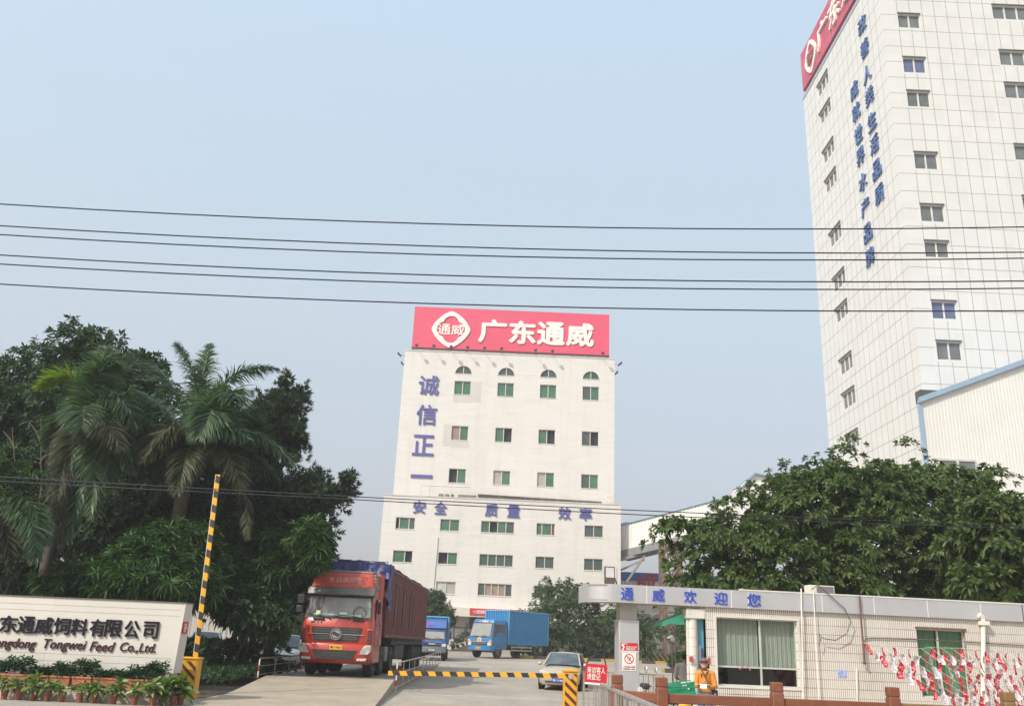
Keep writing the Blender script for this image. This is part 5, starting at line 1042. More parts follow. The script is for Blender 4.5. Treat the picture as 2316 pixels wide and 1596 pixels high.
railing('weighbridge_railing', 'short stainless railing with red and white end post, left of the red lorry', [(-7.62, 29.8, .33), (-7.58, 36, .36), (-7.5, 48, .36)], .56, 1.7)
# barred steel fence right of the barrier
def barfence(name, label, a_, b_, h, step, rw=.03, group=None, posts=True):
    o = thing(name, label, 'fence', a_, 0, group); d = Vector(b_)-Vector(a_); n = int(d.length/step); q = MB()
    for z in (h, h*.62 if posts else h*.14, .12): q.bar((0, 0, z), (d.x, d.y, d.z+z), rw, rw*(1.2 if z == h else .7))
    q.build('rail', STL, o); q = MB()
    for k in range(n+1): c = d*(k/n); q.bar(c+Vector((0, 0, .05)), c+Vector((0, 0, h)), .016)
    q.build('bars', STL, o); 
    if posts:
        for t in np.linspace(0, 1, 3): c = d*t; MB().bar(c+Vector((0, 0, -.02)), c+Vector((0, 0, h+.02)), .05).build('post', STL, o)
    return o
barfence('bar_fence', 'thin barred steel fence running from the lowered barrier to behind the brown fence', (2.13, 23.2, 0), (4.05, 22.9, 0), 1.08, .115)
hr = railing('hand_railing', 'stainless handrail fence coming toward the camera beside the gate', [(1.80, 16.3, 0), (1.70, 5.0, 0)], 1.05, 1.1, redpost=False, rr=.033)
q = MB()
for k in range(40): q.bar((.0-.00885*k*.28, -k*.28, .1), (.0-.00885*k*.28, -k*.28, 1.03), .018)
q.build('bars', STL, hr)
# red visitor sign
P = at(1348, 1524, 22.6); vs = thing('visitor_sign', 'red sign with white writing asking visitors to register, on a post by the barrier', 'sign', (P.x, 22.6, 0), 0)
pz = P.z; so = MB().box(-.265, .265, -.006, .006, -.19, .235).build('board', RED, vs, (0, 0, pz)); so.rotation_euler = (0, RAD(2.2), 0)
MB().box(-.265, .265, -.008, .006, -.235, -.192).build('strip', WHITE, so); lettering('来访客人\n请登记', 'lettering', WHITE, so, (0, -.012, .02), .44, .30, depth=.006, bold=.011)
MB().tube([(0, .03, 0), (0, .03, pz+.1)], .022, 7).build('post', STL, vs)
# brown concrete fence posts and rails
BRN = mat('fence_brown', (.185, .060, .030), .55, var=.12, scale=2.5, bump=.25, bscale=25, dirt=.3, dcol=(.30, .16, .10)); OCH = mat('fence_ochre', (.20, .115, .045), .6, var=.15, dirt=.3, dcol=(.3, .2, .1))
FZ = 1.27; FO = Vector((at(1405, 1529, 14.4).x, 14.0, 0)); fpx = [(1405, 1528), (1496, 1530), (1758, 1544), (2024, 1555), (2290, 1566)]
FDY = .03; fps = []
for u, v in fpx:
    p = at(u, v, 14.0); fps.append(Vector((p.x, 14.0+FDY*(p.x-2.4), 0)))
fps[0].y += .5
fps.append(fps[4]+(fps[4]-fps[3]))
bf = thing('brown_fence', 'chunky brown painted fence of square posts and one thick rail before the gatehouse', 'fence', fps[0]); o_ = fps[0]
for i, p in enumerate(fps):
    c = p-o_; m_ = OCH if i == 4 else BRN; q = MB(); q.box(c.x-.085, c.x+.085, c.y-.085, c.y+.085, 0, 1.12); q.box(c.x-.078, c.x+.078, c.y-.078, c.y+.078, 1.1, 1.14); q.box(c.x-.082, c.x+.082, c.y-.082, c.y+.082, 1.135, FZ); q.build('post', m_, bf, bevel=.014)
for i in range(5):
    a_, b_ = fps[i]-o_, fps[i+1]-o_; MB().bar((a_.x, a_.y, .98), (b_.x, b_.y, .98), .10, .135).build('rail', OCH if i == 3 else BRN, bf, bevel=.012); MB().bar((a_.x, a_.y, .42), (b_.x, b_.y, .42), .10, .13).build('rail', BRN, bf, bevel=.012)
# reader post
P = at(1519, 1444, 25.5); rpst = thing('reader_post', 'thin dark post with a round camera head behind the brown fence', 'post', (P.x, 25.5, 0))
MB().tube([(0.03, 0, 0), (0, 0, P.z)], .022, 7).build('pole', mat('pole_dark', (.10, .09, .08), .5), rpst); q = MB(); q.lathe([(.001, -.06), (.06, -.05), (.075, 0), (.06, .04), (.001, .05)], 14, 'y', (.03, 0, P.z-.02)); q.build('head', mat('head_grey', (.28, .26, .24), .4), rpst, smooth=50); MB().prism([(-.14, P.z+.03), (.0, P.z+.10), (.04, P.z+.06), (-.10, P.z)], 'y', -.05, .05).build('hood', mat('head_pale', (.5, .47, .43), .4), rpst)
MB().tube([(.22, .4, 0), (.16, .4, P.z-.02)], .016, 6).build('stay', mat('pole_dark', (.10, .09, .08), .5), rpst)
# kerb around the far trees, painted in blocks
KRB = stripemat('kerb_blocks', (.40, .27, .07), (.05, .042, .036), 2.1, 0, dirt=.6)
KB = tag(MB().box(-.5, 16, -.2, .1, -.1, .22).build('planting_kerb', KRB, None, loc=(1.6, 72, gz(72))), 'low kerb painted in yellow and black blocks before the far trees', 'kerb')
tag(MB().box(-1.2, 1.4, -.2, .1, -.1, .25).build('planting_kerb', KRB, None, loc=(at(1535, 1515, 58).x, 57.2, gz(57))), 'short yellow and black kerb under the round bush behind the gatehouse post', 'kerb')
# ================================================================ OVERHEAD CABLES
CAB = mat('cable_black', (.012, .013, .017), .6)
wires = [((0, 476.6-13.5), (1074.3, 510), (1781, 517), (2316, 513.8)), ((0, 510.3), (1074.3, 560), (1781, 571.2), (2316, 570.7)), ((0, 530.4), (1074.3, 578.9), (1781, 587.2), (2316, 584.3)), ((0, 576.5), (1074.3, 625.2), (1781, 636.4), (2316, 635.7)), ((0, 596.9), (1074.3, 644.5), (1781, 653.4), (2316, 652.2)), ((0, 642.3), (1074.3, 689.8), (1781, 702), (2316, 703))]
wires[0] = ((0, 461.2), (1074.3, 509.7), (1781, 517), (2316, 513.8))
ORD = ['topmost', 'second from the top', 'third from the top', 'third from the bottom', 'second from the bottom', 'lowest']
for k, pts in enumerate(wires):
    P = [at(u, v, 14) for u, v in pts]; co = np.polyfit([p.x for p in P], [p.z for p in P], 2); co[0] = max(co[0], .0008)
    c2 = np.polyfit([p.x for p in P], [p.z for p in P], 2)
    tag(MB().tube([(x, 14, np.polyval(c2, x)) for x in np.linspace(-30, 30, 41)], .0115, 6).build('overhead_cable', CAB, None), 'black overhead cable crossing the sky, %s of the six' % ORD[k], 'cable', 'six cables across the sky')
lowc = [(0, 1076), (342, 1101.6), (791, 1122), (848, 1122.6), (1470, 1154.9), (1739, 1167), (2316, 1189)]
P = [at(u, v, 17) for u, v in lowc]; c2 = np.polyfit([p.x for p in P], [p.z for p in P], 2)
for k, (dz, lab) in enumerate(((0, 'upper strand of the twin low cable crossing before the palms and factory'), (-.055, 'lower strand of the twin low cable crossing before the palms and factory'))):
    tag(MB().tube([(x, 17+.1*k, np.polyval(c2, x)+dz*(1+.25*math.sin(x*.5))) for x in np.linspace(-22, 22, 41)], .0095, 5).build('low_cable', CAB, None), lab, 'cable', 'twin low cables')
# ================================================================ FLAG STRINGS
def flagmat(name, c1, c2):
    m, n, p = NT(name); uv = n.nodes.new('ShaderNodeUVMap').outputs[0]; sep = n.nodes.new('ShaderNodeSeparateXYZ'); n.links.new(uv, sep.inputs[0])
    vm = n.nodes.new('ShaderNodeVectorMath'); vm.operation = 'DISTANCE'; vm.inputs[1].default_value = (.5, .62, 0); n.links.new(uv, vm.inputs[0])
    def band(src, lo, hi):
        a_ = nd(n, 'ShaderNodeMath', operation='GREATER_THAN'); a_.inputs[1].default_value = lo; b_ = nd(n, 'ShaderNodeMath', operation='LESS_THAN'); b_.inputs[1].default_value = hi; n.links.new(src, a_.inputs[0]); n.links.new(src, b_.inputs[0])
        c_ = nd(n, 'ShaderNodeMath', operation='MULTIPLY'); n.links.new(a_.outputs[0], c_.inputs[0]); n.links.new(b_.outputs[0], c_.inputs[1]); return c_.outputs[0]
    ring = band(vm.outputs[1], .17, .24); bar = nd(n, 'ShaderNodeMath', operation='MULTIPLY'); n.links.new(band(sep.outputs[1], .22, .31), bar.inputs[0]); n.links.new(band(sep.outputs[0], .25, .75), bar.inputs[1])
    mx = nd(n, 'ShaderNodeMath', operation='MAXIMUM'); n.links.new(ring, mx.inputs[0]); n.links.new(bar.outputs[0], mx.inputs[1])
    c = mixc(n, mx.outputs[0], c1, c2); n.links.new(c, p.inputs['Base Color']); p.inputs['Roughness'].default_value = .6
    t = n.nodes.new('ShaderNodeBsdfTranslucent'); n.links.new(c, t.inputs[0]); ms = n.nodes.new('ShaderNodeMixShader'); ms.inputs[0].default_value = .3; n.links.new(p.outputs[0], ms.inputs[1]); n.links.new(t.outputs[0], ms.inputs[2]); n.links.new(ms.outputs[0], n.nodes['Material Output'].inputs[0]); return m
FR = flagmat('flag_red', (.62, .02, .045), (.72, .45, .42)); FW = flagmat('flag_white', (.72, .68, .70), (.33, .28, .32)); STRG = mat('string_white', (.78, .74, .7), .6)
def fz(x, y): return (3400+x*.3005)/1.76857, (2450+y*.3005)/1.76857
rg = np.random.default_rng(21); FY = 19.6
def flagmesh(w_, h_, r_):
    me = bpy.data.meshes.new('flag'); V = []; F = []; NU, NV = 4, 5; lean = r_.normal(-.25, .45); curl = r_.uniform(.4, 1.3); tw_ = r_.uniform(-.9, .9); sq = r_.uniform(.55, 1.05)
    for j in range(NV+1):
        for i in range(NU+1):
            u, v = i/NU-.5, j/NV; a_ = .5+tw_*v; x = u*w_*sq*math.cos(a_*.8); y = u*w_*math.sin(a_*.8)+.035*curl*math.sin(3*v+4*u); tipn = (1-.35*max(0, v-.6)) if True else 1
            V.append((x*tipn+lean*h_*v*.55+.02*math.sin(5*v+curl*4), y-.05*v*curl, -h_*v*(1-.12*abs(lean))-(.0 if v < .99 else .05*(.5-abs(u))*h_)))
    for j in range(NV):
        for i in range(NU): F.append((j*(NU+1)+i, j*(NU+1)+i+1, (j+1)*(NU+1)+i+1, (j+1)*(NU+1)+i))
    me.from_pydata(V, [], F); uvl = me.uv_layers.new(name='UVMap')
    for l in me.loops: k = l.vertex_index; uvl.data[l.index].uv = ((k % (NU+1))/NU, 1-(k//(NU+1))/NV)
    me.polygons.foreach_set('use_smooth', [True]*len(me.polygons)); return me
starts = [(190, 392), (405, 430), (585, 448), (760, 462), (950, 472), (1065, 458), (1205, 462), (1345, 466), (1478, 468), (1640, 480), (1780, 490), (1920, 500), (2060, 512), (2215, 520)]
SPOT = ['first string from the left', 'second string from the left', 'third string from the left', 'fourth string from the left', 'string starting at the green window edge', 'string starting over the green window, left hook', 'string starting over the green window, middle hook', 'string before the right pane of the green window', 'string starting at the right edge of the green window', 'first string right of the green window', 'string starting beside the white drain pipe', 'third string from the right', 'second string from the right', 'rightmost string']
rope = thing('flag_rope', 'thin pale rope along which the flag strings are tied', 'rope', at(*fz(190, 390), FY)); o_ = at(*fz(190, 390), FY)
rp_ = [at(*fz(x, y), FY)-o_ for x, y in [(100, 400)]+starts+[(2420, 535)]]; MB().tube(rp_, .0022, 4).build('rope', STRG, rope)
for k, (sx, sy) in enumerate(starts):
    t0 = at(*fz(sx, sy), FY); t1 = at(*fz(sx+1350, sy+1350*.70), FY); so = thing('flag_string', 'red and white pennants, %s' % SPOT[k], 'pennant string', t0, 0, 'pennant strings before the gatehouse')
    dv = t1-t0; fw_ = Vector((0, -.9, 0)); pts = [dv*t+fw_*t-Vector((0, 0, .10*math.sin(math.pi*t))) for t in np.linspace(0, 1, 14)]; MB().tube(pts, .003, 4).build('cord', STRG, so)
    nfl = 14
    for i in range(nfl):
        t = (i+.25+rg.uniform(-.12, .12))/nfl; p = dv*t+fw_*t-Vector((0, 0, .10*math.sin(math.pi*t)))
        if (t0+p).x > 12.2 or (t0+p).z < .35: continue
        f = bpy.data.objects.new('flag', flagmesh(rg.uniform(.13, .18), rg.uniform(.18, .24), rg)); f.data.materials.append(FR if (i+k*2) % 2 == 0 else FW); link(f, so); f.location = p; f.rotation_euler = (0, 0, rg.uniform(-.5, .6))
# ================================================================ TREES
BARK = mat('bark_grey', (.13, .105, .08), .9, var=.25, scale=5, bump=.5, bscale=14); BARKD = mat('bark_dark', (.065, .052, .042), .9, var=.25, scale=5, bump=.5)
LF_FICUS = leafmat('leaf_glossy', [(.034, .062, .015), (.062, .105, .024), (.095, .142, .036), (.044, .082, .02), (.14, .165, .055)], .5, .28, .3)
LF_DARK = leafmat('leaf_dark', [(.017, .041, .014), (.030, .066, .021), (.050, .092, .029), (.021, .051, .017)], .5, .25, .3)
LF_MANGO = leafmat('leaf_mango', [(.018, .052, .010), (.033, .085, .016), (.06, .122, .022), (.024, .066, .014)], .5, .28, .3)
LF_FAR = leafmat('leaf_far', [(.03, .065, .022), (.05, .09, .03), (.075, .115, .04), (.04, .075, .028)], .5, .25, .3)
LF_PALE = leafmat('leaf_pale', [(.09, .12, .06), (.13, .16, .085), (.20, .22, .13), (.10, .13, .07)], .5, .3, .3)
LF_JUN = leafmat('leaf_blackish', [(.018, .038, .017), (.034, .060, .026), (.058, .086, .034)], .5, .2, .3)
# big broadleaf tree behind the gatehouse
A = [lobe(1930, 1135, 29, 190, 110, 2.0), lobe(1760, 1185, 29, 170, 95, 1.9), lobe(2075, 1130, 29.5, 165, 100, 2.0), lobe(1655, 1215, 28.5, 135, 58, 1.4), lobe(1632, 1290, 28.5, 100, 60, 1.3), lobe(1800, 1290, 28.3, 190, 70, 1.6),
     lobe(2010, 1235, 28.8, 230, 95, 2.0), lobe(1870, 1085, 29.3, 95, 48, 1.2), lobe(2150, 1090, 29.5, 85, 55, 1.1), lobe(1955, 1072, 29.4, 75, 38, .9), lobe(2060, 1075, 29.4, 70, 38, .9), lobe(2160, 1210, 29.2, 120, 90, 1.5), lobe(1530, 1185, 28.5, 50, 22, .6), lobe(1720, 1320, 28.2, 150, 45, 1.3), lobe(1592, 1325, 28.2, 55, 36, 1.0), lobe(1790, 1095, 29.2, 65, 50, 1.0), lobe(2230, 1060, 29.4, 28, 25, .6), lobe(2060, 1330, 29.5, 110, 55, 1.4), lobe(1930, 1350, 29.2, 120, 40, 1.3), lobe(2160, 1330, 30, 90, 60, 1.3)]
tree('broadleaf_tree', 'wide glossy green broadleaf tree spreading behind the gatehouse roof', A, (9.8, 29.2, 0), LF_FICUS, BARKD, 5600, 9, .205, .08, 1.0, .4, inner=.3, shape=6, trunk_r=.22, seed=3, bumps=.4, tier=(10, .27, .07))
A = [lobe(2260, 1230, 26.5, 100, 110, 1.3), lobe(2330, 1180, 26.8, 90, 60, 1.2), lobe(2240, 1310, 26.3, 85, 60, 1.1), lobe(2330, 1290, 26.5, 80, 90, 1.2), lobe(2230, 1155, 26.6, 60, 30, .8)]
tree('broadleaf_tree', 'large leaved tree at the right edge, its lower leaves hanging over the gatehouse roof', A, (13.6, 27.6, 0), LF_FICUS, BARKD, 1000, 9, .28, .115, 1.0, .45, inner=.35, shape=6, trunk_r=.2, seed=4, bumps=.4, tier=(7, .27, .08))
# trees in the yard and by the entrance
A = [lobe(1300, 1400, 79.5, 105, 75, 3.0), lobe(1270, 1345, 79.5, 62, 42, 2.2), lobe(1385, 1420, 79.5, 75, 55, 2.6), lobe(1210, 1420, 79.5, 60, 45, 2.2), lobe(1330, 1350, 79.5, 50, 30, 1.8), lobe(1440, 1425, 79.5, 60, 55, 2.3), lobe(1180, 1400, 79.5, 30, 22, 1.2), lobe(1390, 1455, 79.5, 70, 30, 2.0), lobe(1300, 1450, 79.5, 80, 30, 2.0)]
tree('round_tree', 'full round green tree in front of the factory entrance, right of the blue lorry', A, (at(1232, 1480, 76).x, 79.5, gz(76)), LF_FAR, BARKD, 2600, 6, .34, .13, .95, .3, inner=.4, trunk_r=.2, seed=6, limbs=4, tier=(8, .4, .12))
A = [lobe(985, 1385, 82, 42, 35, 2.0), lobe(960, 1360, 82, 32, 28, 1.6), lobe(1010, 1400, 82, 20, 22, 1.2), lobe(990, 1350, 82, 20, 16, 1.2)]
tree('round_tree', 'small dark green tree by the entrance, behind the red lorry trailer', A, (at(975, 1460, 82).x, 82, gz(82)), LF_FAR, BARKD, 900, 6, .32, .12, .95, .3, inner=.5, trunk_r=.13, seed=7, limbs=3)
A = [lobe(650, 1385, 60, 50, 48, 2.0), lobe(690, 1400, 61, 40, 45, 2.0), lobe(610, 1400, 60, 40, 40, 2.0), lobe(670, 1345, 61, 34, 28, 1.6)]
tree('pale_tree', 'pale grey green bushy tree in the yard left of the red lorry cab', A, (at(655, 1455, 60).x, 60, gz(60)), LF_PALE, BARK, 1300, 6, .32, .13, .95, .3, inner=.5, trunk_r=.15, seed=8, limbs=3)
A = [lobe(1535, 1492, 58, 22, 17, .7), lobe(1550, 1484, 58, 14, 12, .5)]
tree('round_bush', 'round light green bush behind the gatehouse post, on the painted kerb', A, (at(1537, 1514, 58).x, 58, gz(58)), LF_MANGO, BARK, 330, 7, .26, .07, .95, .3, inner=.5, trunk_r=.05, seed=9, cat='bush')
A = [lobe(1480, 1415, 84, 70, 40, 2.0), lobe(1545, 1425, 84, 50, 45, 2.0)]
tree('yard_tree', 'green tree between the trestle legs and gatehouse post, before the workshop', [lobe(1558, 1420, 70, 26, 42, 1.4), lobe(1548, 1385, 70, 20, 16, 1.0)], (at(1560, 1490, 70).x, 70, gz(70)), LF_FAR, BARKD, 420, 6, .3, .12, .95, .3, inner=.5, trunk_r=.1, seed=10, limbs=2)
# left group
A = [lobe(185, 830, 37, 105, 75, 1.9), lobe(90, 900, 37, 110, 90, 2.0), lobe(30, 990, 36.5, 110, 120, 2.0), lobe(190, 955, 36.5, 130, 110, 2.2), lobe(320, 835, 37, 45, 50, 1.2), lobe(205, 770, 37, 46, 32, 1.0), lobe(120, 1090, 36, 140, 110, 2.0), lobe(290, 930, 37, 90, 90, 1.8), lobe(-60, 900, 36.5, 90, 120, 2.0)]
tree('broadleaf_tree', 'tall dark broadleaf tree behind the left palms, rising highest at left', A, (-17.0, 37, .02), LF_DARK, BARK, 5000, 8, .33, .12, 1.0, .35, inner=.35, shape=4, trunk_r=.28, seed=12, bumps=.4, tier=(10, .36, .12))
A = [lobe(630, 960, 36, 52, 75, 1.3), lobe(655, 905, 36, 28, 38, .8), lobe(585, 1010, 36, 70, 75, 1.5), lobe(660, 1000, 36, 32, 42, .9), lobe(520, 990, 36.5, 70, 80, 1.6), lobe(600, 930, 36, 25, 25, .8), lobe(640, 878, 36, 9, 34, .3), lobe(668, 912, 36, 9, 30, .3), lobe(676, 968, 36, 10, 28, .3), lobe(612, 905, 36.2, 9, 30, .3), lobe(655, 860, 36.1, 6, 18, .25)]
tree('conifer_tree', 'blackish green tree with feathery upright tips, behind the right palm', A, (at(560, 1400, 36.5).x, 36.5, .02), LF_JUN, BARKD, 2200, 12, .24, .055, .75, .05, inner=.3, trunk_r=.2, seed=13, bumps=.5, tier=(7, .13, .20))
A = [lobe(690, 1150, 34, 75, 75, 1.5), lobe(755, 1115, 34, 48, 25, .7), lobe(640, 1240, 36.5, 100, 90, 1.6), lobe(600, 1120, 34, 90, 70, 1.6), lobe(780, 1085, 34, 22, 22, .5), lobe(700, 1090, 34, 36, 30, .9), lobe(560, 1330, 36, 95, 65, 1.5), lobe(650, 1330, 36, 45, 50, 1.0)]
tree('conifer_tree', 'dark tree with a ragged branch reaching right toward the factory, left of the lorry', A, (at(600, 1480, 34.5).x, 34.8, .02), LF_JUN, BARKD, 3000, 12, .24, .055, .8, .08, inner=.35, trunk_r=.2, seed=14, bumps=.5, tier=(7, .2, .16))
A = [lobe(425, 1290, 30, 75, 62, 1.2), lobe(345, 1268, 30, 110, 52, 1.4), lobe(240, 1305, 29.6, 100, 40, 1.2), lobe(150, 1325, 29.6, 60, 28, 1.0), lobe(400, 1218, 30.3, 85, 38, 1.2), lobe(330, 1315, 29.2, 130, 38, 1.1), lobe(430, 1330, 29.6, 70, 36, .9)]
tree('mango_tree', 'bushy mango tree with whorls of long drooping leaves above the name wall', A, (at(330, 1480, 30.2).x, 30.2, .02), LF_MANGO, BARKD, 1300, 12, .37, .066, 1.15, .42, inner=.25, shape=6, trunk_r=.13, seed=15, bumps=.35)
A = [lobe(640, 1225, 33.6, 95, 60, 1.5), lobe(705, 1222, 31.2, 50, 50, .9), lobe(715, 1255, 30.9, 30, 30, .5), lobe(575, 1285, 33.6, 95, 70, 1.3), lobe(650, 1285, 33, 75, 48, 1.2), lobe(530, 1180, 33.6, 80, 55, 1.4), lobe(485, 1275, 34, 70, 65, 1.2), lobe(620, 1345, 33, 60, 40, 1.0), lobe(540, 1350, 32.5, 90, 40, 1.2)]
tree('mango_tree', 'second mango tree, its drooping leaves hanging just left of the red lorry', A, (at(515, 1490, 33).x, 33, .02), LF_MANGO, BARKD, 1250, 13, .36, .064, 1.15, .38, inner=.4, shape=6, trunk_r=.13, seed=25, bumps=.3)
A = [lobe(600, 1395, 31.0, 55, 38, .8), lobe(550, 1380, 31.2, 45, 35, .8), lobe(625, 1420, 30.8, 22, 22, .45)]
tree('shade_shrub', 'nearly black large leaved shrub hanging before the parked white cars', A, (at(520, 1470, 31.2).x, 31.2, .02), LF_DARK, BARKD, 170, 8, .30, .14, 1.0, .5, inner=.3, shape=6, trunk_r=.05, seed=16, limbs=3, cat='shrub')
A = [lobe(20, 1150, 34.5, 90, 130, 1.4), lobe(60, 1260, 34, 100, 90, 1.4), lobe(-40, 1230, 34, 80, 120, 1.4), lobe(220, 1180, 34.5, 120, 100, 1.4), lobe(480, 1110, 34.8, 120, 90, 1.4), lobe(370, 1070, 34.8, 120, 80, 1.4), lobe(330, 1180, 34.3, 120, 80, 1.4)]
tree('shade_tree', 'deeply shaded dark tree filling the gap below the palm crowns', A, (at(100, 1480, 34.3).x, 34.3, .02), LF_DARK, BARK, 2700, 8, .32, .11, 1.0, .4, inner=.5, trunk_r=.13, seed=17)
# low hedge and ground cover below the trees
def hedge(name, label, x0, x1, y0, y1, z, lm, n, L=.2, W=.05, z0=0., kind=None, seed=1, cat='hedge', K=7):
    rg_ = np.random.default_rng(seed); p = np.stack([rg_.uniform(x0, x1, n), rg_.uniform(y0, y1, n), z0+z*rg_.uniform(.3, 1, n)**.6], 1); c = np.array([(x0+x1)/2, (y0+y1)/2, z0]); a_ = unit(np.stack([rg_.normal(0, .5, n), rg_.normal(-.2, .5, n), np.full(n, .8)], 1))
    o = leaf_mesh(name, lm, None, *shoots(p-c, a_, K, L, W, .9, .2, rg=rg_)); o.location = c
    tag(o, label, cat, None, kind); return o
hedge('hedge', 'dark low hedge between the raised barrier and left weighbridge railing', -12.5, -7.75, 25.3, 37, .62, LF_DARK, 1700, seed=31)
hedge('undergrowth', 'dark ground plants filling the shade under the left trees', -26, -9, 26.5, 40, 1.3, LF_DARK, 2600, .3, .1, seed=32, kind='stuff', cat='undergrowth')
soil = MB().box(-40, -7.62, 24.6, 40, -.05, .012).build('soil', mat('soil_dark', (.075, .058, .042), .95, var=.3, scale=3)); tag(soil, kind='structure')
# distant wood beyond the yard (one mass)
rg = np.random.default_rng(40); n = 5200; x = np.concatenate([rg.uniform(-75, -12.5, n//2), rg.uniform(31, 85, n//2)]); y = rg.uniform(104, 116, n); top = 4.2+1.6*np.sin(x*.35)+1.3*np.sin(x*.83+1); z = gz(100)+rg.uniform(0, 1, n)**.7*np.maximum(2, top)
p = np.stack([x, y, z], 1); o = leaf_mesh('distant_wood', LF_FAR, None, *shoots(p-np.array([0, 110, 1.]), unit(rg.normal(0, .6, (n, 3))+np.array([0, -.4, .6])), 6, .9, .4, 1.0, .3, rg=rg)); o.location = (0, 110, 1.); tag(o, 'far low wood beyond the factory yard', 'wood', None, 'stuff')

# ================================================================ PALMS
PGREEN = leafmat('palm_green', [(.016, .046, .016), (.042, .098, .034), (.085, .155, .062), (.024, .064, .024), (.15, .20, .11), (.03, .075, .026)], .45, .3, .45)
POLD = leafmat('palm_old', [(.035, .052, .02), (.085, .082, .042), (.05, .066, .026), (.15, .12, .075), (.03, .048, .02), (.06, .07, .03)], .55, .25, .25)
PLIME = leafmat('palm_lime', [(.22, .30, .02), (.30, .38, .03), (.17, .27, .02)], .4, .35, .35)
RACH = mat('palm_rachis', (.07, .11, .035), .5); TRK = mat('palm_trunk', (.095, .075, .055), .85, var=.2, scale=4, bump=.4, bscale=8, streak=.3)
def zp(x, y): return x*.34181, 706.8+y*.34181
def frond(parent, off, s, m_, t, lm, nl=95, L=.62, W=.035, droop=.75, y0=.0, ym=-.1, yt=-.2, Y=29., fan=1., seed=0):
    """one feather frond from three measured points (start, middle, tip), reaching toward or away from the camera by y0/ym/yt metres"""
    rg_ = np.random.default_rng(seed); a_ = np.array(at(*zp(*s), Y+y0)); b_ = np.array(at(*zp(*m_), Y+ym)); c_ = np.array(at(*zp(*t), Y+yt)); ctl = 2*b_-.5*(a_+c_)
    T_ = np.linspace(.10, 1, nl); pt = lambda q: (1-q)[:, None]**2*a_+2*((1-q)*q)[:, None]*ctl+(q**2)[:, None]*c_
    P_ = pt(T_); tg = unit(pt(np.minimum(T_+.01, 1.01))-pt(T_-.01)); upv = np.array([0, 0, 1.]); sd = np.cross(tg, upv); bad = np.linalg.norm(sd, axis=1) < .25
    sd[bad] = np.array([1., -.3, 0]); sd = unit(sd); nn = np.cross(sd, tg)
    B, D, S_, LL, WW, DR = [], [], [], [], [], []
    prof = np.sin(np.pi*np.clip(T_*.86+.12, 0, 1))**.55
    for sg in (-1, 1):
        for lay in (-.2, .35):
            d = unit(sd*sg*(1.0-.25*T_[:, None])*fan + tg*(.45+.5*T_[:, None]) + nn*(lay+rg_.normal(0, .16, (nl, 1))) + rg_.normal(0, .10, (nl, 3)))
            B.append(P_); D.append(d); S_.append(unit(np.cross(d, nn+rg_.normal(0, .3, (nl, 3))))); LL.append(1.33*L*prof*rg_.uniform(.8, 1.1, nl)); WW.append(np.full(nl, W*1.42)); DR.append(droop*rg_.uniform(.5, 1.25, nl))
    B, D, S_ = (np.concatenate(q) for q in (B, D, S_)); LL, WW, DR = (np.concatenate(q) for q in (LL, WW, DR))
    # each leaflet is a two-piece bent strip
    m1 = B+D*(LL*.5)[:, None]-np.array([0, 0, 1.])*(DR*LL*.14)[:, None]; tip = m1+unit(D-np.array([0, 0, 1.])*DR[:, None])*(LL*.55)[:, None]; w_ = S_*(WW/2)[:, None]
    V = np.stack([B-w_*.6, B+w_*.6, m1+w_, tip, m1-w_], 1).reshape(-1, 3)-off; N = len(B); F = (np.array([[0, 1, 2], [0, 2, 4], [4, 2, 3]])[None]+(np.arange(N)*5)[:, None, None]).reshape(-1, 3)
    me = bpy.data.meshes.new('frond'); me.vertices.add(len(V)); me.vertices.foreach_set('co', V.astype(np.float32).ravel()); me.loops.add(F.size); me.loops.foreach_set('vertex_index', F.astype(np.int32).ravel()); me.polygons.add(len(F)); me.polygons.foreach_set('loop_start', np.arange(0, F.size, 3, dtype=np.int32)); me.update(calc_edges=True); me.materials.append(lm)
    o = bpy.data.objects.new('frond', me); link(o, parent); q = np.linspace(0, 1, 12); MB().tube([tuple(v-off) for v in pt(q)], [.035*(1-.8*i) for i in q], 5).build('rachis', RACH, o, smooth=60); return o
def palm(name, label, base, trunk_pts, rad, fr, Y, seed, shaft=None):
    o = thing(name, label, 'palm tree', base); off = np.array(base); MB().tube([Vector(p)-Vector(base) for p in trunk_pts], rad, 12).build('trunk', TRK, o, smooth=60)
    if shaft: MB().tube([Vector(p)-Vector(base) for p in shaft[0]], shaft[1], 10).build('crown_shaft', mat('crown_shaft_green', (.06, .11, .035), .5), o, smooth=60)
    for i, (s, m_, t, lm, kw) in enumerate(fr): frond(o, off, s, m_, t, lm, Y=Y, seed=seed+i, **kw)
    return o
Y2 = 31.5; tb = at(*zp(1150, 1500), Y2); tt = at(*zp(1215, 1180), Y2); tc = at(*zp(1275, 890), Y2); bs = (tb.x-.15, Y2, .02)
G = PGREEN; O = POLD
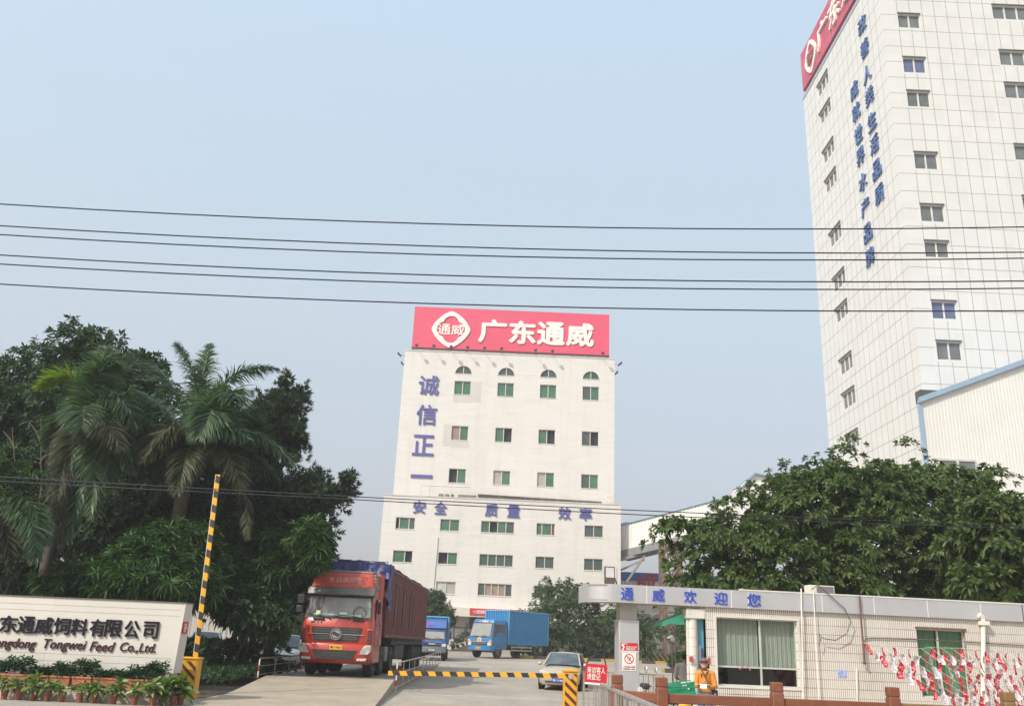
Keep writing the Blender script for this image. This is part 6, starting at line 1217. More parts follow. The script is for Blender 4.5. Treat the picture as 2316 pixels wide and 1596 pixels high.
F2 = [((1290, 880), (1290, 470), (1170, 205), G, dict(L=.75, ym=.0, yt=-.1, fan=1.1)), ((1295, 880), (1330, 500), (1390, 215), G, dict(L=.6, ym=.5, yt=.9)), ((1300, 870), (1500, 450), (1835, 370), G, dict(L=.62, ym=.1, yt=.2, droop=.9)),
      ((1300, 880), (1480, 560), (1560, 560), G, dict(L=.95, ym=-.7, yt=-1.5, droop=.9)), ((1300, 890), (1640, 790), (1950, 1010), G, dict(L=.75, ym=-.1, yt=-.2)), ((1300, 880), (1580, 660), (1700, 760), G, dict(L=.8, ym=.8, yt=1.4)),
      ((1290, 900), (1540, 960), (1640, 1480), O, dict(L=.62, ym=-.5, yt=-.7, droop=.95)), ((1295, 890), (1480, 900), (1600, 1180), O, dict(L=.7, ym=-1.0, yt=-1.6)), ((1280, 900), (1240, 930), (1180, 1190), O, dict(L=.7, ym=-1.1, yt=-1.5, droop=.9)), ((1270, 890), (1020, 930), (790, 1290), O, dict(L=.66, ym=-.5, yt=-.8, droop=.9)),
      ((1270, 880), (900, 790), (480, 920), O, dict(L=.66, ym=-.2, yt=-.3, droop=1.1, nl=110)), ((1275, 870), (980, 600), (690, 610), G, dict(L=.8, ym=-.4, yt=-.7, droop=.9)), ((1280, 860), (1130, 480), (930, 330), G, dict(L=.7, ym=.3, yt=.6)), ((1280, 870), (1080, 640), (900, 520), G, dict(L=.8, ym=.9, yt=1.7)),
      ((1280, 880), (1130, 760), (960, 980), O, dict(L=.8, ym=-1.1, yt=-1.7)), ((1290, 880), (1400, 640), (1330, 820), G, dict(L=1.0, ym=-1.3, yt=-2.1)), ((1300, 890), (1600, 900), (1850, 1120), G, dict(L=.7, ym=.5, yt=.8)), ((1290, 890), (1120, 800), (760, 960), G, dict(L=.75, ym=.5, yt=.9)), ((1290, 880), (1430, 760), (1640, 830), G, dict(L=.85, ym=-.9, yt=-1.5)), ((1285, 890), (1150, 900), (1010, 1250), G, dict(L=.7, ym=.5, yt=.7)), ((1290, 890), (1400, 930), (1440, 1300), O, dict(L=.65, ym=.4, yt=.5))]
palm('palm_tree', 'right hand palm with a full crown and drooping brown fronds behind the raised boom', bs, [bs, tb, tt, tc], [.24, .22, .26, .15], F2, Y2, 100, ([tc, at(*zp(1285, 760), Y2)], [.15, .05]))
Y1 = 30.6; tb = at(*zp(330, 1560), Y1); tt = at(*zp(440, 1020), Y1); tc = at(*zp(560, 720), Y1); bs = (tb.x-.1, Y1, .02)
F1 = [((565, 720), (640, 430), (700, 235), G, dict(L=.75, ym=.0, yt=.1)), ((560, 720), (640, 440), (760, 330), G, dict(L=.8, ym=-.6, yt=-1.1)), ((565, 720), (760, 560), (900, 760), G, dict(L=.85, ym=-.6, yt=-.9)), ((555, 730), (560, 620), (540, 760), G, dict(L=.9, ym=-1.2, yt=-2.0)),
      ((560, 740), (690, 800), (745, 1180), G, dict(L=.75, ym=-.6, yt=-.9, droop=.9)), ((550, 740), (500, 880), (400, 1560), O, dict(L=.62, ym=-.7, yt=-1.0, droop=1.0, nl=110)), ((550, 730), (430, 700), (330, 900), G, dict(L=.7, ym=.4, yt=.7)), ((560, 740), (620, 900), (600, 1350), G, dict(L=.7, ym=-1.0, yt=-1.4, droop=.9)),
      ((565, 730), (800, 660), (1010, 820), G, dict(L=.75, ym=.4, yt=.6)), ((550, 735), (490, 820), (460, 1080), O, dict(L=.7, ym=-1.0, yt=-1.3)), ((560, 730), (760, 760), (880, 1060), G, dict(L=.8, ym=-.4, yt=-.6)), ((555, 730), (720, 420), (860, 420), G, dict(L=.8, ym=.5, yt=.9)), ((560, 740), (660, 700), (800, 900), O, dict(L=.8, ym=-1.2, yt=-1.9)), ((560, 740), (560, 960), (540, 1300), G, dict(L=.7, ym=.4, yt=.5)), ((545, 745), (450, 960), (290, 1500), O, dict(L=.62, ym=-.8, yt=-1.1, droop=1.0)), ((550, 740), (455, 900), (370, 1330), O, dict(L=.66, ym=-1.1, yt=-1.5, droop=1.0)), ((555, 740), (560, 900), (470, 1480), G, dict(L=.66, ym=-.9, yt=-1.2, droop=1.0))]
pm1 = palm('palm_tree', 'left palm with one lime yellow young frond at its crown', bs, [bs, tb, tt, tc], [.2, .18, .2, .14], F1, Y1, 200, ([tc, at(*zp(545, 560), Y1)], [.14, .07]))
lf = frond(pm1, np.array(bs), (545, 660), (470, 430), (250, 500), PLIME, Y=Y1, L=.62, W=.05, droop=.25, ym=-.3, yt=-.4, nl=70, fan=.75, seed=333); lf['label'] = 'lime yellow young frond'
Y3 = 28.2; bs = (at(-30, 1450, Y3).x, Y3, .02); tc = at(*zp(-60, 1330), Y3)
F3 = [((-40, 1300), (150, 1080), (370, 1120), G, dict(L=.6)), ((-40, 1300), (160, 1230), (320, 1520), G, dict(L=.65, ym=-.4, yt=-.7)), ((-40, 1300), (20, 1350), (60, 1650), O, dict(L=.6, ym=-.5, yt=-.8)), ((-40, 1290), (40, 1080), (80, 1000), G, dict(L=.6)), ((-40, 1300), (180, 1340), (230, 1640), G, dict(L=.6, ym=-.8, yt=-1.2)), ((-60, 1300), (-200, 1100), (-400, 1200), G, dict(L=.6))]
palm('palm_tree', 'low bluish green palm at the left edge, only its right fronds in view', bs, [bs, tc], [.16, .13], F3, Y3, 300)
# bare twigs in front of the dark tree
tw_ = thing('bare_sapling', 'thin leafless sapling with pale twigs at the left, before the dark tree', 'sapling', (at(*zp(250, 1010), 33).x, 33, .02)); o_ = tw_.location; q = MB()
for s, e in (((250, 1500), (270, 700)), ((265, 850), (190, 720)), ((268, 900), (480, 800)), ((110, 1500), (80, 760)), ((95, 900), (20, 780)), ((300, 760), (440, 900)), ((258, 1000), (340, 850))): q.tube([at(*zp(*s), 33)-o_, at(*zp((s[0]+e[0])/2+12, (s[1]+e[1])/2), 33)-o_, at(*zp(*e), 33)-o_], [.022, .016, .008], 5)
q.build('twigs', mat('twig_tan', (.22, .15, .10), .8), tw_)

# ================================================================ PLANTERS AND POTS BEFORE THE NAME WALL
TERRA = mat('terracotta', (.44, .155, .075), .65, var=.12, scale=4, dirt=.3, dcol=(.3, .2, .14)); POT = mat('pot_brown_red', (.24, .072, .045), .55, var=.15, scale=5, dirt=.35, dcol=(.3, .2, .15)); SOILM = mat('potting_soil', (.06, .045, .035), .95)
PLANT = leafmat('leaf_box_plant', [(.02, .055, .025), (.035, .08, .035), (.05, .105, .045)], .5, .25); VAR = leafmat('leaf_variegated', [(.05, .12, .015), (.11, .19, .03), (.27, .30, .09), (.06, .13, .02), (.38, .38, .17), (.04, .10, .015)], .4, .3)
pln = at(200, 1553, 21.95); pz = pln.z
tag(MB().box(-14, -7.95, 21.7, 22.28, -.05, pz).build('plinth_wall', mat('cement_ledge', (.50, .44, .36), .85, var=.15, dirt=.5), None), 'low cement ledge carrying the terracotta boxes below the name wall', 'ledge')
edges = [(-60, -3), (0, 57), (61, 109), (112.5, 157), (162.5, 206), (212, 270), (276, 325), (330, 368)]
WHR = ['beyond the left frame edge', 'leftmost in view', 'second from the left', 'third from the left, bright orange front', 'fourth from the left, bright orange front', 'third from the right', 'second from the right', 'rightmost, next to the raised barrier']
for k, (ua, ub) in enumerate(edges):
    xa, xb = at(ua, 1540, 21.85).x, at(ub, 1540, 21.85).x; b_ = thing('planter_box', 'terracotta plant box on the ledge, %s' % WHR[k], 'planter', ((xa+xb)/2, 21.95, pz), 0, 'terracotta boxes below the name wall'); h = (xb-xa)/2
    q = MB(); q.loft([[(-h*.94, -.1, 0), (h*.94, -.1, 0), (h*.94, .1, 0), (-h*.94, .1, 0)], [(-h, -.13, .19), (h, -.13, .19), (h, .13, .19), (-h, .13, .19)]]); q.build('box', TERRA, b_, bevel=.008); MB().box(-h-.01, h+.01, -.145, .145, .185, .225).build('rim', TERRA, b_, bevel=.008); MB().box(-h+.02, h-.02, -.12, .12, .225, .23).build('soil', SOILM, b_)
    rg_ = np.random.default_rng(60+k); n = 46; p = np.stack([rg_.uniform(-h, h, n), rg_.uniform(-.12, .12, n), .24+rg_.uniform(.02, .30, n)*(1+.5*math.sin(k*2.1))*.8], 1); a_ = unit(np.stack([rg_.normal(0, .4, n), rg_.normal(-.1, .4, n), np.ones(n)], 1)); leaf_mesh('plant', PLANT, b_, *shoots(p, a_, 9, .17, .038, 1.2, .3, rg=rg_), shape=4)
pots = [(7, 1.0), (39, .95), (73, 1.25), (104, .95), (138, .85), (179, .85), (211, 1.15), (256, 1.15), (303, .95), (345, 1.3), (371, 1.4), (392, 1.5), (408, 1.45)]
PW = ['leftmost pot', 'second pot from the left', 'third from the left, tall yellowish leaves', 'fourth from the left', 'fifth from the left, small plant', 'sixth from the left, spreading thin leaves', 'seventh from the left, wide leaves', 'eighth from the left, tall dark leaves', 'ninth from the left', 'tenth from the left, bright large leaves', 'third from the right in the dense end clump', 'second from the right in the dense end clump', 'rightmost, touching the raised barrier']
for k, (u, sc) in enumerate(pots):
    Yp = 21.45+(.0 if k < 9 else (.05, .25, .35, .5)[k-9]); x = at(u, 1585, Yp).x; o = thing('potted_plant', 'variegated plant before the name wall, %s' % PW[k], 'potted plant', (x, Yp, .004), k*1.3, 'potted plants in a row before the name wall')
    MB().lathe([(.001, 0), (.062, 0), (.082, .17), (.092, .17), (.094, .20), (.08, .20), (.076, .175), (.001, .17)], 18).build('pot', POT, o, smooth=40)
    rg_ = np.random.default_rng(80+k); ns = 7; L_ = .205*sc; ph = rg_.uniform(0, 6.28, ns); st_ = np.stack([.045*np.cos(ph), .045*np.sin(ph), np.full(ns, .18)], 1); tp = st_+np.stack([.07*np.cos(ph), .07*np.sin(ph), rg_.uniform(.10, .26, ns)*sc], 1); q = MB()
    for i in range(ns): q.tube([tuple(st_[i]), tuple(tp[i])], [.007, .004], 5)
    q.build('stems', mat('stem_green', (.16, .22, .08), .5), o); leaf_mesh('leaves', VAR, o, *shoots(tp, unit(np.stack([.5*np.cos(ph), .5*np.sin(ph), np.ones(ns)], 1)), 8, L_, L_*.36, 1.25, .35, rg=rg_), shape=6)
# sword leaved clumps before the gatehouse
for k in range(9):
    u = 1762+k*36; x = at(u, 1590, 15.6).x; o = thing('strap_leaf_plant', 'clump of green strap leaves behind the brown fence rail, number %d from the left' % (k+1), 'plant', (x, 15.6+.2*(k % 2), 0), k, 'strap leaved clumps below the gatehouse window')
    rg_ = np.random.default_rng(140+k); n = 46; ph = rg_.uniform(0, 6.28, n); d = unit(np.stack([.38*np.cos(ph), .38*np.sin(ph), np.ones(n)], 1)); s_ = unit(np.stack([-np.sin(ph), np.cos(ph), np.zeros(n)], 1)); b_ = np.stack([.1*np.cos(ph), .1*np.sin(ph), np.zeros(n)], 1); leaf_mesh('leaves', LF_MANGO, o, b_, d, s_, rg_.uniform(.75, 1.05, n), np.full(n, .06), rg_.uniform(0, .22, n), shape=6)
# small potted plants on the entrance steps
for k, (x, s_) in enumerate(((-4.05, .9), (-3.6, 1.2), (-3.15, 1.35), (-2.75, 1.5))):
    o = thing('step_plant', 'dark leafy pot plant on the entrance steps, %s' % ('lowest', 'second', 'third', 'top, beside the blue lorry')[k], 'potted plant', (x-.25, 85.6+k*.3, gz(85)+.02+.17*max(0, min(3, k))), 0, 'pot plants up the entrance steps')
    MB().lathe([(.001, 0), (.12, 0), (.16, .3), (.001, .28)], 12).build('pot', POT, o, smooth=40); rg_ = np.random.default_rng(180+k); n = 16; p = rg_.normal(0, .16, (n, 3))*s_+np.array([0, 0, .6*s_]); leaf_mesh('leaves', LF_DARK, o, *shoots(p, unit(rg_.normal(0, .5, (n, 3))+np.array([0, 0, 1.])), 7, .3, .08, 1.1, .3, rg=rg_))
# ================================================================ PEOPLE: limbs as tapered capsules fused into one continuous surface
def capsules(name, m, parent, segs, balls=(), voxel=.012, smooth=4, loc=None):
    b = MB()
    for p0, p1, r0, r1 in segs:
        p0, p1 = Vector(p0), Vector(p1); n = 5; pts = []; rs = []
        d = (p1-p0); L = d.length; t = d/L
        for i in range(5): a_ = math.pi/2*(1-i/4); pts.append(p0-t*r0*math.sin(a_)); rs.append(max(.0008, r0*math.cos(a_)))
        for i in range(5): a_ = math.pi/2*i/4; pts.append(p1+t*r1*math.sin(a_)); rs.append(max(.0008, r1*math.cos(a_)))
        b.tube(pts, rs, 12)
    for c, r, sx, sy, sz in balls: b.sphere(c, r, sx, sy, sz, 16, 12)
    o = b.build(name, m, parent, loc); rm = o.modifiers.new('fuse', 'REMESH'); rm.mode = 'VOXEL'; rm.voxel_size = voxel; rm.use_smooth_shade = True
    if smooth: s_ = o.modifiers.new('soften', 'SMOOTH'); s_.iterations = smooth; s_.factor = .5
    return o
SKIN = mat('skin', (.45, .245, .16), .55, var=.06, scale=8); HAIR = mat('hair_black', (.015, .012, .011), .5); ORANGE = mat('shirt_orange', (.62, .235, .035), .75, var=.07, scale=9, bump=.3, bscale=22); JEANS = mat('jeans_blue', (.10, .15, .27), .8, var=.2, scale=8); HELM = mat('helmet_brown', (.14, .085, .07), .3, coat=.4)
def hand(w_, f_, th, curl, flip=1):
    """segments of a hand at wrist w_, finger direction f_, palm-side thumb direction th; fingers bent toward -z by curl"""
    w_, f_, th = Vector(w_), Vector(f_).normalized(), Vector(th).normalized(); pn = f_.cross(th)*flip; s = [(w_, w_+f_*.045, .022, .028)]; b0 = w_+f_*.06
    for i, (o_, L) in enumerate(((.028, .070), (.010, .078), (-.010, .073), (-.028, .058))):
        k0 = b0+th*o_+f_*(.012 if i in (1, 2) else .004); d1 = (f_+pn*curl*.45).normalized(); d2 = (f_+pn*curl*1.3).normalized(); k1 = k0+d1*L*.5; s += [(w_+f_*.03+th*o_*.7, k0, .015, .0105), (k0, k1, .0098, .0088), (k1, k1+d2*L*.5, .0088, .0068)]
    t0 = w_+f_*.018+th*.024; t1 = t0+(th*.75+f_*.6+pn*.2).normalized()*.036; s += [(w_+f_*.01, t0, .016, .0125), (t0, t1, .0125, .0105), (t1, t1+(f_+pn*.35+th*.15).normalized()*.028, .0102, .0082)]
    return s
# ---- man in the orange shirt, writing on a clipboard
PX_ = at(1594.5, 1520, 20.2).x
man = None
neck = (0, 0, 1.42); head = (-.015, -.045, 1.565)
shL, shR = (.172, .0, 1.355), (-.172, .0, 1.355)          # viewer right / viewer left
elL, elR = (.232, -.03, 1.075), (-.222, -.05, 1.075)
wrL, wrR = (.075, -.27, 1.055), (-.165, -.27, 1.08)
segs = [((0, .0, .93), (0, .0, 1.15), .12, .115), ((0, 0, 1.15), (0, .0, 1.33), .125, .115), ((-.12, 0, 1.36), (.12, 0, 1.36), .065, .065), ((0, 0, 1.36), (0, -.015, 1.48), .058, .054),
        (shL, elL, .056, .044), (elL, wrL, .043, .027), (shR, elR, .056, .044), (elR, wrR, .043, .027),
        ((.095, 0, .92), (.10, -.03, .49), .092, .060), ((.10, -.03, .49), (.11, .02, .08), .058, .040), ((-.095, 0, .92), (-.11, -.02, .49), .092, .060), ((-.11, -.02, .49), (-.12, .03, .08), .058, .040), ((.11, .0, .045), (.13, -.17, .035), .042, .034), ((-.12, .01, .045), (-.15, -.16, .035), .042, .034)]
segs += hand(wrL, (-.85, -.35, .12), (-.1, .5, .85), 1.0, 1) + hand(wrR, (.75, -.55, .05), (-.1, .35, .95), .8, -1)
balls = [(head, .105, .86, .98, 1.12), ((head[0]-.012, head[1]-.045, head[2]-.055), .062, 1.0, 1.0, 1.0), ((head[0]-.022, head[1]-.108, head[2]-.005), .017, .8, 1.2, 1.5), ((head[0]+.09, head[1]+.0, head[2]-.01), .026, .5, .8, 1.2), ((head[0]-.09, head[1]+.01, head[2]-.01), .026, .5, .8, 1.2), ((head[0]-.018, head[1]-.098, head[2]-.06), .022, 1.3, .6, .5)]
man = capsules('person', SKIN, None, segs, balls, .0075, 3, (PX_, 20.2, 0)); man.rotation_euler = (0, 0, RAD(-10)); man.scale = (.9, .9, .9); tag(man, 'man in an orange shirt and brown helmet standing before the gatehouse, writing on a clipboard', 'person')
fc = MB()
for sx in (-1, 1): fc.sphere((head[0]-.018+sx*.034, head[1]-.094, head[2]+.018), .0105, 1.2, .6, .7, 10, 7)
fc.build('eyes', HAIR, man); fc = MB(); fc.tube([(head[0]-.05, head[1]-.104, head[2]-.052), (head[0]-.018, head[1]-.116, head[2]-.062), (head[0]+.014, head[1]-.104, head[2]-.052)], [.003, .007, .003], 6); fc.build('smile', mat('teeth', (.7, .66, .6), .4), man)
fc = MB()
for sx in (-1, 1): fc.tube([(head[0]-.018+sx*.018, head[1]-.100, head[2]+.040), (head[0]-.018+sx*.05, head[1]-.088, head[2]+.042)], [.004, .003], 5)
fc.build('eyebrows', HAIR, man)
ss = [((-.035, .0, .96), (-.03, .0, 1.15), .122, .118), ((.035, .0, .96), (.03, .0, 1.15), .122, .118), ((0, 0, 1.15), (0, .0, 1.33), .142, .13), ((-.115, 0, 1.36), (.115, 0, 1.36), .076, .076), (shL, elL, .068, .058), (elL, (wrL[0]+.03, wrL[1]+.04, wrL[2]), .06, .042), (shR, elR, .068, .058), (elR, (wrR[0]-.01, wrR[1]+.05, wrR[2]), .06, .042), ((-.065, .01, .87), (.065, .01, .87), .112, .112)]
capsules('shirt', ORANGE, man, ss, (), .011, 5)
capsules('trousers', JEANS, man, [((-.07, 0, .90), (.07, 0, .90), .118, .118), ((.095, 0, .88), (.10, -.03, .49), .104, .076), ((.10, -.03, .49), (.11, .02, .10), .074, .062), ((-.095, 0, .88), (-.11, -.02, .49), .104, .076), ((-.11, -.02, .49), (-.12, .03, .10), .074, .062)], (), .012, 4)
q = MB(); q.tube([(-.085, -.03, 1.415), (-.05, -.115, 1.375), (.0, -.155, 1.30), (.045, -.11, 1.375), (.085, -.03, 1.415), (.06, .07, 1.43), (-.06, .07, 1.43), (-.085, -.03, 1.415)], .017, 7); q.build('collar', mat('collar_dark', (.06, .035, .03), .7), man, smooth=60)
q = MB(); pr_ = [(.119, .028), (.128, .05), (.118, .085), (.085, .125), (.04, .143), (.001, .147)]; rings = []
for r_, h_ in pr_: rings.append([(head[0]+r_*math.cos(t)*.95, head[1]+.008+r_*math.sin(t)*1.1, head[2]+.012+h_*.9) for t in np.linspace(0, 2*math.pi, 25)[:-1]])
q.loft(rings); q.loft([[(head[0]+.126*math.cos(t)*.95, head[1]+.008+.126*math.sin(t)*1.1, z) for t in np.linspace(-.25, math.pi+.25, 18)] for z in (head[2]+.01, head[2]-.10)], cap=False, closed=False); q.build('helmet', HELM, man, smooth=60)
q = MB(); q.loft([[(head[0]+r_*math.cos(t), head[1]+.0+r_*1.15*math.sin(t), z) for t in np.linspace(math.pi+.45, 2*math.pi-.45, 12)] for r_, z in ((.112, head[2]+.085), (.140, head[2]+.074), (.140, head[2]+.068), (.112, head[2]+.074))], cap=False, closed=False); q.build('helmet_peak', mat('helmet_peak', (.08, .05, .045), .4), man, smooth=60)
q = MB(); q.tube([(head[0]-.105, head[1]-.01, head[2]-.02), (head[0]-.06, head[1]-.05, head[2]-.13), (head[0]+.04, head[1]-.05, head[2]-.135), (head[0]+.105, head[1]+.01, head[2]-.02)], .007, 5); q.tube([(-.09, -.13, 1.37), (-.10, -.15, 1.27)], .012, 5); q.build('chin_strap', BLK, man)
# strap and bag (worn, but a thing of its own)
bag = thing('shoulder_bag', 'dark shoulder bag hanging at the hip of the man in orange', 'bag', (PX_+.165, 20.18, .72)); bag.scale = (.9, .9, .9); MB().box(-.05, .09, -.11, .09, -.02, .20).build('body', mat('bag_dark', (.03, .022, .025), .6), bag, bevel=.025)
q = MB(); st_ = [(-.285, -.10, .63), (-.25, -.185, .52), (-.15, -.18, .36), (.0, -.12, .2), (.02, -.02, .19)]; 
for p0, p1 in zip(st_, st_[1:]): q.bar(p0, p1, .012, .04)
q.build('strap', mat('strap_brown', (.16, .085, .05), .7), bag); q = MB(); q.box(.0, .03, -.116, -.111, .05, .12); q.build('tag', WHITE, bag)
cb = thing('clipboard', 'thin pale clipboard with a white sheet held by the man in orange', 'clipboard', (PX_-.095, 19.885, 1.004), RAD(-10)); cb.scale = (.9, .9, .9); MB().box(-.185, .145, -.10, .11, -.004, .004).build('board', mat('clip_pale', (.52, .47, .42), .5), cb); MB().box(-.10, .06, -.115, -.101, -.085, .012).build('paper', WHITE, cb)
pen = MB().tube([(-.03, .02, .012), (.055, .02, .085)], .005, 6).build('pen', BLK, None, (PX_-.09, 19.89, 1.002)); tag(pen, 'dark pen in the writing hand of the man in orange', 'pen')
# ---- man in the grey shirt behind the round post
gx = at(1549, 1510, 24.3).x; zt = at(1549, 1465, 24.3).z
segs = [((0, 0, .93), (0, 0, 1.15), .14, .13), ((0, 0, 1.15), (0, 0, 1.32), .135, .12), ((-.13, 0, 1.35), (.13, 0, 1.35), .068, .068), ((0, 0, 1.35), (.01, -.01, 1.47), .06, .055), ((-.19, 0, 1.34), (-.235, .02, 1.06), .054, .043), ((-.235, .02, 1.06), (-.20, -.12, .86), .042, .027), ((.19, 0, 1.34), (.24, -.05, 1.06), .054, .043), ((.24, -.05, 1.06), (.17, -.25, 1.0), .042, .027),
        ((.09, 0, .9), (.10, 0, .48), .09, .06), ((.10, 0, .48), (.1, .02, .08), .058, .04), ((-.09, 0, .9), (-.10, 0, .48), .09, .06), ((-.10, 0, .48), (-.1, .02, .08), .058, .04), ((.1, 0, .045), (.11, -.16, .035), .042, .034), ((-.1, 0, .045), (-.11, -.16, .035), .042, .034)]
segs += hand((-.20, -.12, .86), (.1, -.25, -1), (.6, -.6, .1), .6) + hand((.17, -.25, 1.0), (-.5, -.8, 0), (0, 0, 1), .6)
m2 = capsules('person', SKIN, None, segs, [((.01, -.02, 1.57), .103, .84, .98, 1.12), ((.01, -.12, 1.56), .016, .8, 1.1, 1.4), ((.098, -.01, 1.56), .024, .5, .8, 1.2), ((-.078, -.01, 1.56), .024, .5, .8, 1.2)], .009, 3, (gx, 24.3, -.06)); m2.rotation_euler = (0, 0, RAD(160)); tag(m2, 'man in a pale grey shirt seen from behind, half hidden by the round gatehouse post', 'person')
capsules('shirt', mat('shirt_grey', (.46, .43, .41), .8, var=.05, bump=.3, bscale=20), m2, [((0, 0, .95), (0, 0, 1.15), .162, .152), ((0, 0, 1.15), (0, 0, 1.32), .155, .14), ((-.13, 0, 1.35), (.13, 0, 1.35), .08, .08), ((-.19, 0, 1.34), (-.225, .02, 1.14), .074, .07), ((.19, 0, 1.34), (.23, -.03, 1.14), .074, .07)], (), .012, 5)
capsules('trousers', mat('trousers_dark', (.04, .04, .05), .8), m2, [((-.07, 0, .9), (.07, 0, .9), .112, .112), ((.09, 0, .88), (.10, 0, .48), .1, .074), ((.10, 0, .48), (.1, .02, .1), .072, .06), ((-.09, 0, .88), (-.10, 0, .48), .1, .074), ((-.10, 0, .48), (-.1, .02, .1), .072, .06)], (), .013, 4)
capsules('hair', HAIR, m2, [], [((.01, .0, 1.595), .106, .88, 1.0, 1.0)], .012, 2)

# ================================================================ MOTORBIKE AND CRATES
mb_ = thing('motorbike', 'parked motorbike behind the brown fence with chrome mirror and carrier rack', 'motorbike', (at(1490, 1560, 17.6).x, 17.6, 0), RAD(8))
def bwheel(x): 
    q = MB(); q.lathe([(.30, 0), (.295, .045), (.255, .05), (.24, .03), (.24, -.03), (.255, -.05), (.295, -.045), (.30, 0)], 26, 'y', (x, 0, .30)); w_ = q.build('wheel', TYRE, mb_, smooth=50); q = MB()
    for i in range(8): t = i*math.pi/4; q.tube([(x, 0, .30), (x+.24*math.cos(t), 0, .30+.24*math.sin(t))], .006, 4)
    q.lathe([(.04, -.05), (.05, 0), (.04, .05)], 10, 'y', (x, 0, .30)); q.build('rim', CHROME, w_)
bwheel(-.42); bwheel(.80)
BIKE = mat('bike_paint', (.55, .53, .52), .3, coat=.4); q = MB(); q.sphere((.0, 0, .80), .2, 1.15, .6, .55); q.build('fuel_tank', BIKE, mb_, smooth=60)
q = MB(); q.loft([[(.18, -.1, .80), (.18, .1, .80), (.18, .1, .70), (.18, -.1, .70)], [(.55, -.12, .82), (.55, .12, .82), (.55, .12, .72), (.55, -.12, .72)], [(.85, -.1, .88), (.85, .1, .88), (.85, .1, .78), (.85, -.1, .78)]]); q.build('seat', BLK, mb_, bevel=.02)
q = MB(); q.tube([(-.42, .06, .30), (-.28, .06, .75), (-.22, .05, .98)], .02, 7); q.tube([(-.42, -.06, .30), (-.28, -.06, .75), (-.22, -.05, .98)], .02, 7); q.build('fork', CHROME, mb_, smooth=60)
q = MB(); q.tube([(-.22, 0, .9), (-.05, 0, .62), (.1, 0, .35), (.45, 0, .35), (.8, .08, .3)], .025, 6); q.tube([(-.2, 0, .85), (.2, 0, .72), (.85, 0, .75)], .02, 6); q.tube([(.35, .08, .35), (.7, .1, .72)], .015, 6); q.build('frame', CHASSIS, mb_)
q = MB(); q.sphere((.18, 0, .42), .17, 1, .7, .8); q.lathe([(.09, -.12), (.09, .12)], 14, 'y', (.12, 0, .5)); q.build('engine', mat('engine_grey', (.16, .155, .15), .45, .6, dirt=.3), mb_, smooth=50)
q = MB(); q.tube([(-.16, -.36, 1.02), (-.2, -.15, 1.02), (-.22, 0, .98), (-.2, .15, 1.02), (-.16, .36, 1.02)], .013, 6); q.build('handlebar', CHROME, mb_, smooth=60)
q = MB(); q.lathe([(.001, .06), (.09, .03), (.10, -.03), (.001, -.05)], 16, 'x', (-.36, 0, .90)); q.build('headlight', LENS, mb_, smooth=40); q = MB(); q.box(-.34, -.2, -.12, .12, .96, 1.06); q.build('instrument', BLK, mb_, bevel=.03)
for sy in (-1, 1):
    q = MB(); q.tube([(-.18, sy*.24, 1.03), (-.16, sy*.30, 1.22)], .007, 5); mi = q.build('mirror_stem', CHROME, mb_); q = MB(); q.sphere((-.15, sy*.31, 1.29), .07, .35, .9, 1.1, 12, 8); q.build('mirror', CHROME, mi, smooth=60)
q = MB(); q.bar((.55, -.2, .86), (1.05, -.2, .90), .02); q.bar((.55, .2, .86), (1.05, .2, .90), .02); q.bar((.7, -.2, .875), (.7, .2, .875), .02); q.bar((1.0, -.2, .895), (1.0, .2, .895), .02); q.build('carrier', CHROME, mb_)
q = MB(); q.lathe([(.001, .03), (.05, .02), (.05, -.02)], 12, 'x', (1.1, 0, .66)); q.build('tail_light', mat('tail_red', (.7, .05, .02), .3), mb_); q = MB(); q.loft([[(.62, -.04, .62), (.62, .04, .62), (.60, 0, .62)], [(1.05, -.09, .60), (1.05, .09, .60), (1.05, 0, .66)], [(1.18, -.08, .42), (1.18, .08, .42), (1.17, 0, .44)]]); q.build('mudguard', BLK, mb_)
GCR = mat('crate_green', (.015, .27, .135), .45, var=.08)
cr = thing('green_crate', 'tilted green plastic crate with white printed marks on the motorbike carrier', 'crate', (at(1538, 1560, 17.6).x, 17.55, .875), RAD(6)); cr.rotation_euler = (RAD(0), RAD(-9), RAD(6)); w_, d_, h_ = .24, .2, .225
q = MB(); q.box(-w_, w_, -d_, d_, 0, .015)
for z0_, z1_ in ((.015, .055), (.12, .145), (.205, h_)):
    q.box(-w_, w_, -d_, -d_+.014, z0_, z1_); q.box(-w_, w_, d_-.014, d_, z0_, z1_); q.box(-w_, -w_+.014, -d_+.014, d_-.014, z0_, z1_); q.box(w_-.014, w_, -d_+.014, d_-.014, z0_, z1_)
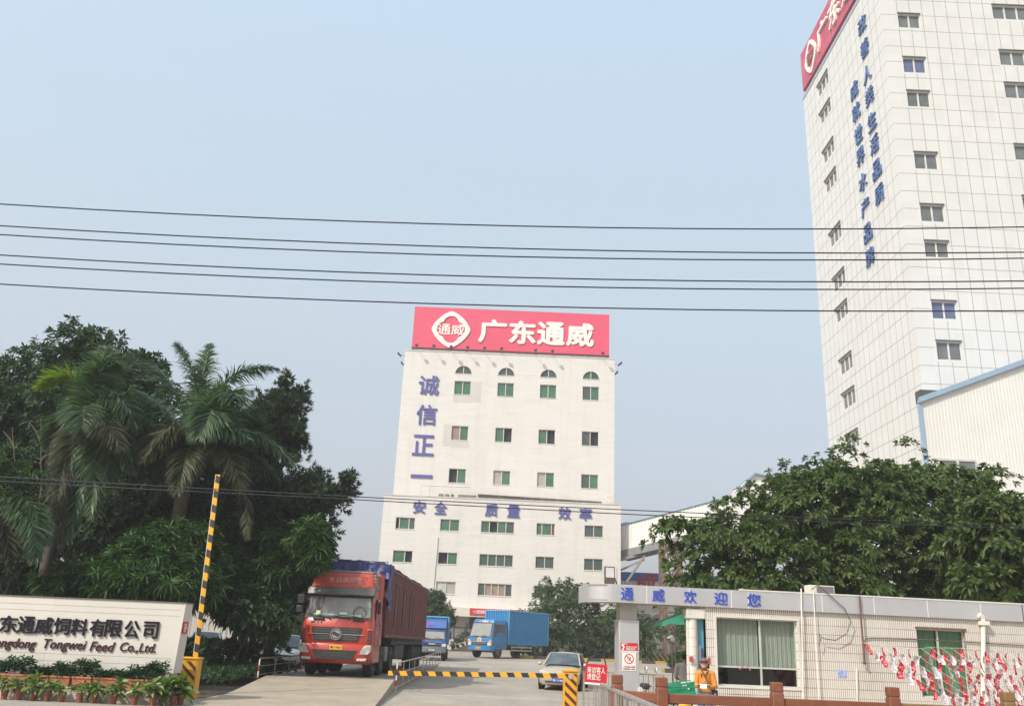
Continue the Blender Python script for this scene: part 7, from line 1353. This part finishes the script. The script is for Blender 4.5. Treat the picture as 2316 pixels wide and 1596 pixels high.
for i in range(13): x = -w_+.002+i*(2*w_-.02)/12; q.box(x, x+.016, -d_+.001, -d_+.012, .0, h_-.01); q.box(x, x+.016, d_-.012, d_-.001, 0, h_-.01)
for i in range(9): y = -d_+.002+i*(2*d_-.02)/8; q.box(-w_+.001, -w_+.012, y, y+.016, 0, h_-.01); q.box(w_-.012, w_-.001, y, y+.016, 0, h_-.01)
q.box(-w_-.012, w_+.012, -d_-.012, -d_-.0005, h_-.03, h_+.006); q.box(-w_-.012, -w_-.0005, -d_, d_, h_-.03, h_+.006); q.box(w_+.0005, w_+.012, -d_, d_, h_-.03, h_+.006); q.build('crate', GCR, cr)
q = MB(); q.box(-w_+.02, w_-.02, -d_+.016, d_-.016, .016, h_-.06); q.build('lining', mat('crate_inside', (.04, .20, .13), .7, var=.3, scale=12), cr)
q = MB()
for x, z, a_ in ((-.02, .222, .10), (.10, .222, .05), (.165, .224, .07), (.0, .165, .03), (.05, .165, .03), (.09, .10, .035)): q.box(x, x+a_, -d_-.0145, -d_-.0125, z, z+.018)
q.build('printed_mark', WHITE, cr)
fb_ = thing('yellow_parcel', 'crumpled yellow bag hanging beside the motorbike tail, below the fence rail', 'bag', (at(1549, 1592, 17.3).x, 17.3, .60)); q = MB(); q.sphere((0, 0, .1), .11, 1.1, .7, .9, 12, 8); o = q.build('bag', mat('bag_yellow', (.62, .38, .03), .6, var=.3, scale=14, bump=.8, bscale=14), fb_, smooth=60)
# ---------------------------------------------------------------- haze over the whole yard
HZD = 0.0007
if HZD:
    hz = MB().box(-265, 265, -65, 335, -1.2, 67).build('haze', bpy.data.materials.new('haze_air')); hm_ = hz.data.materials[0]; hm_.use_nodes = True; n_ = hm_.node_tree; n_.nodes.remove(n_.nodes['Principled BSDF']); v_ = n_.nodes.new('ShaderNodeVolumePrincipled')
    v_.inputs['Color'].default_value = (.90, .93, .97, 1); v_.inputs['Density'].default_value = HZD; v_.inputs['Anisotropy'].default_value = .2; n_.links.new(v_.outputs[0], n_.nodes['Material Output'].inputs['Volume']); tag(hz, 'thin pale haze filling the air over the yard', 'haze', None, 'stuff')
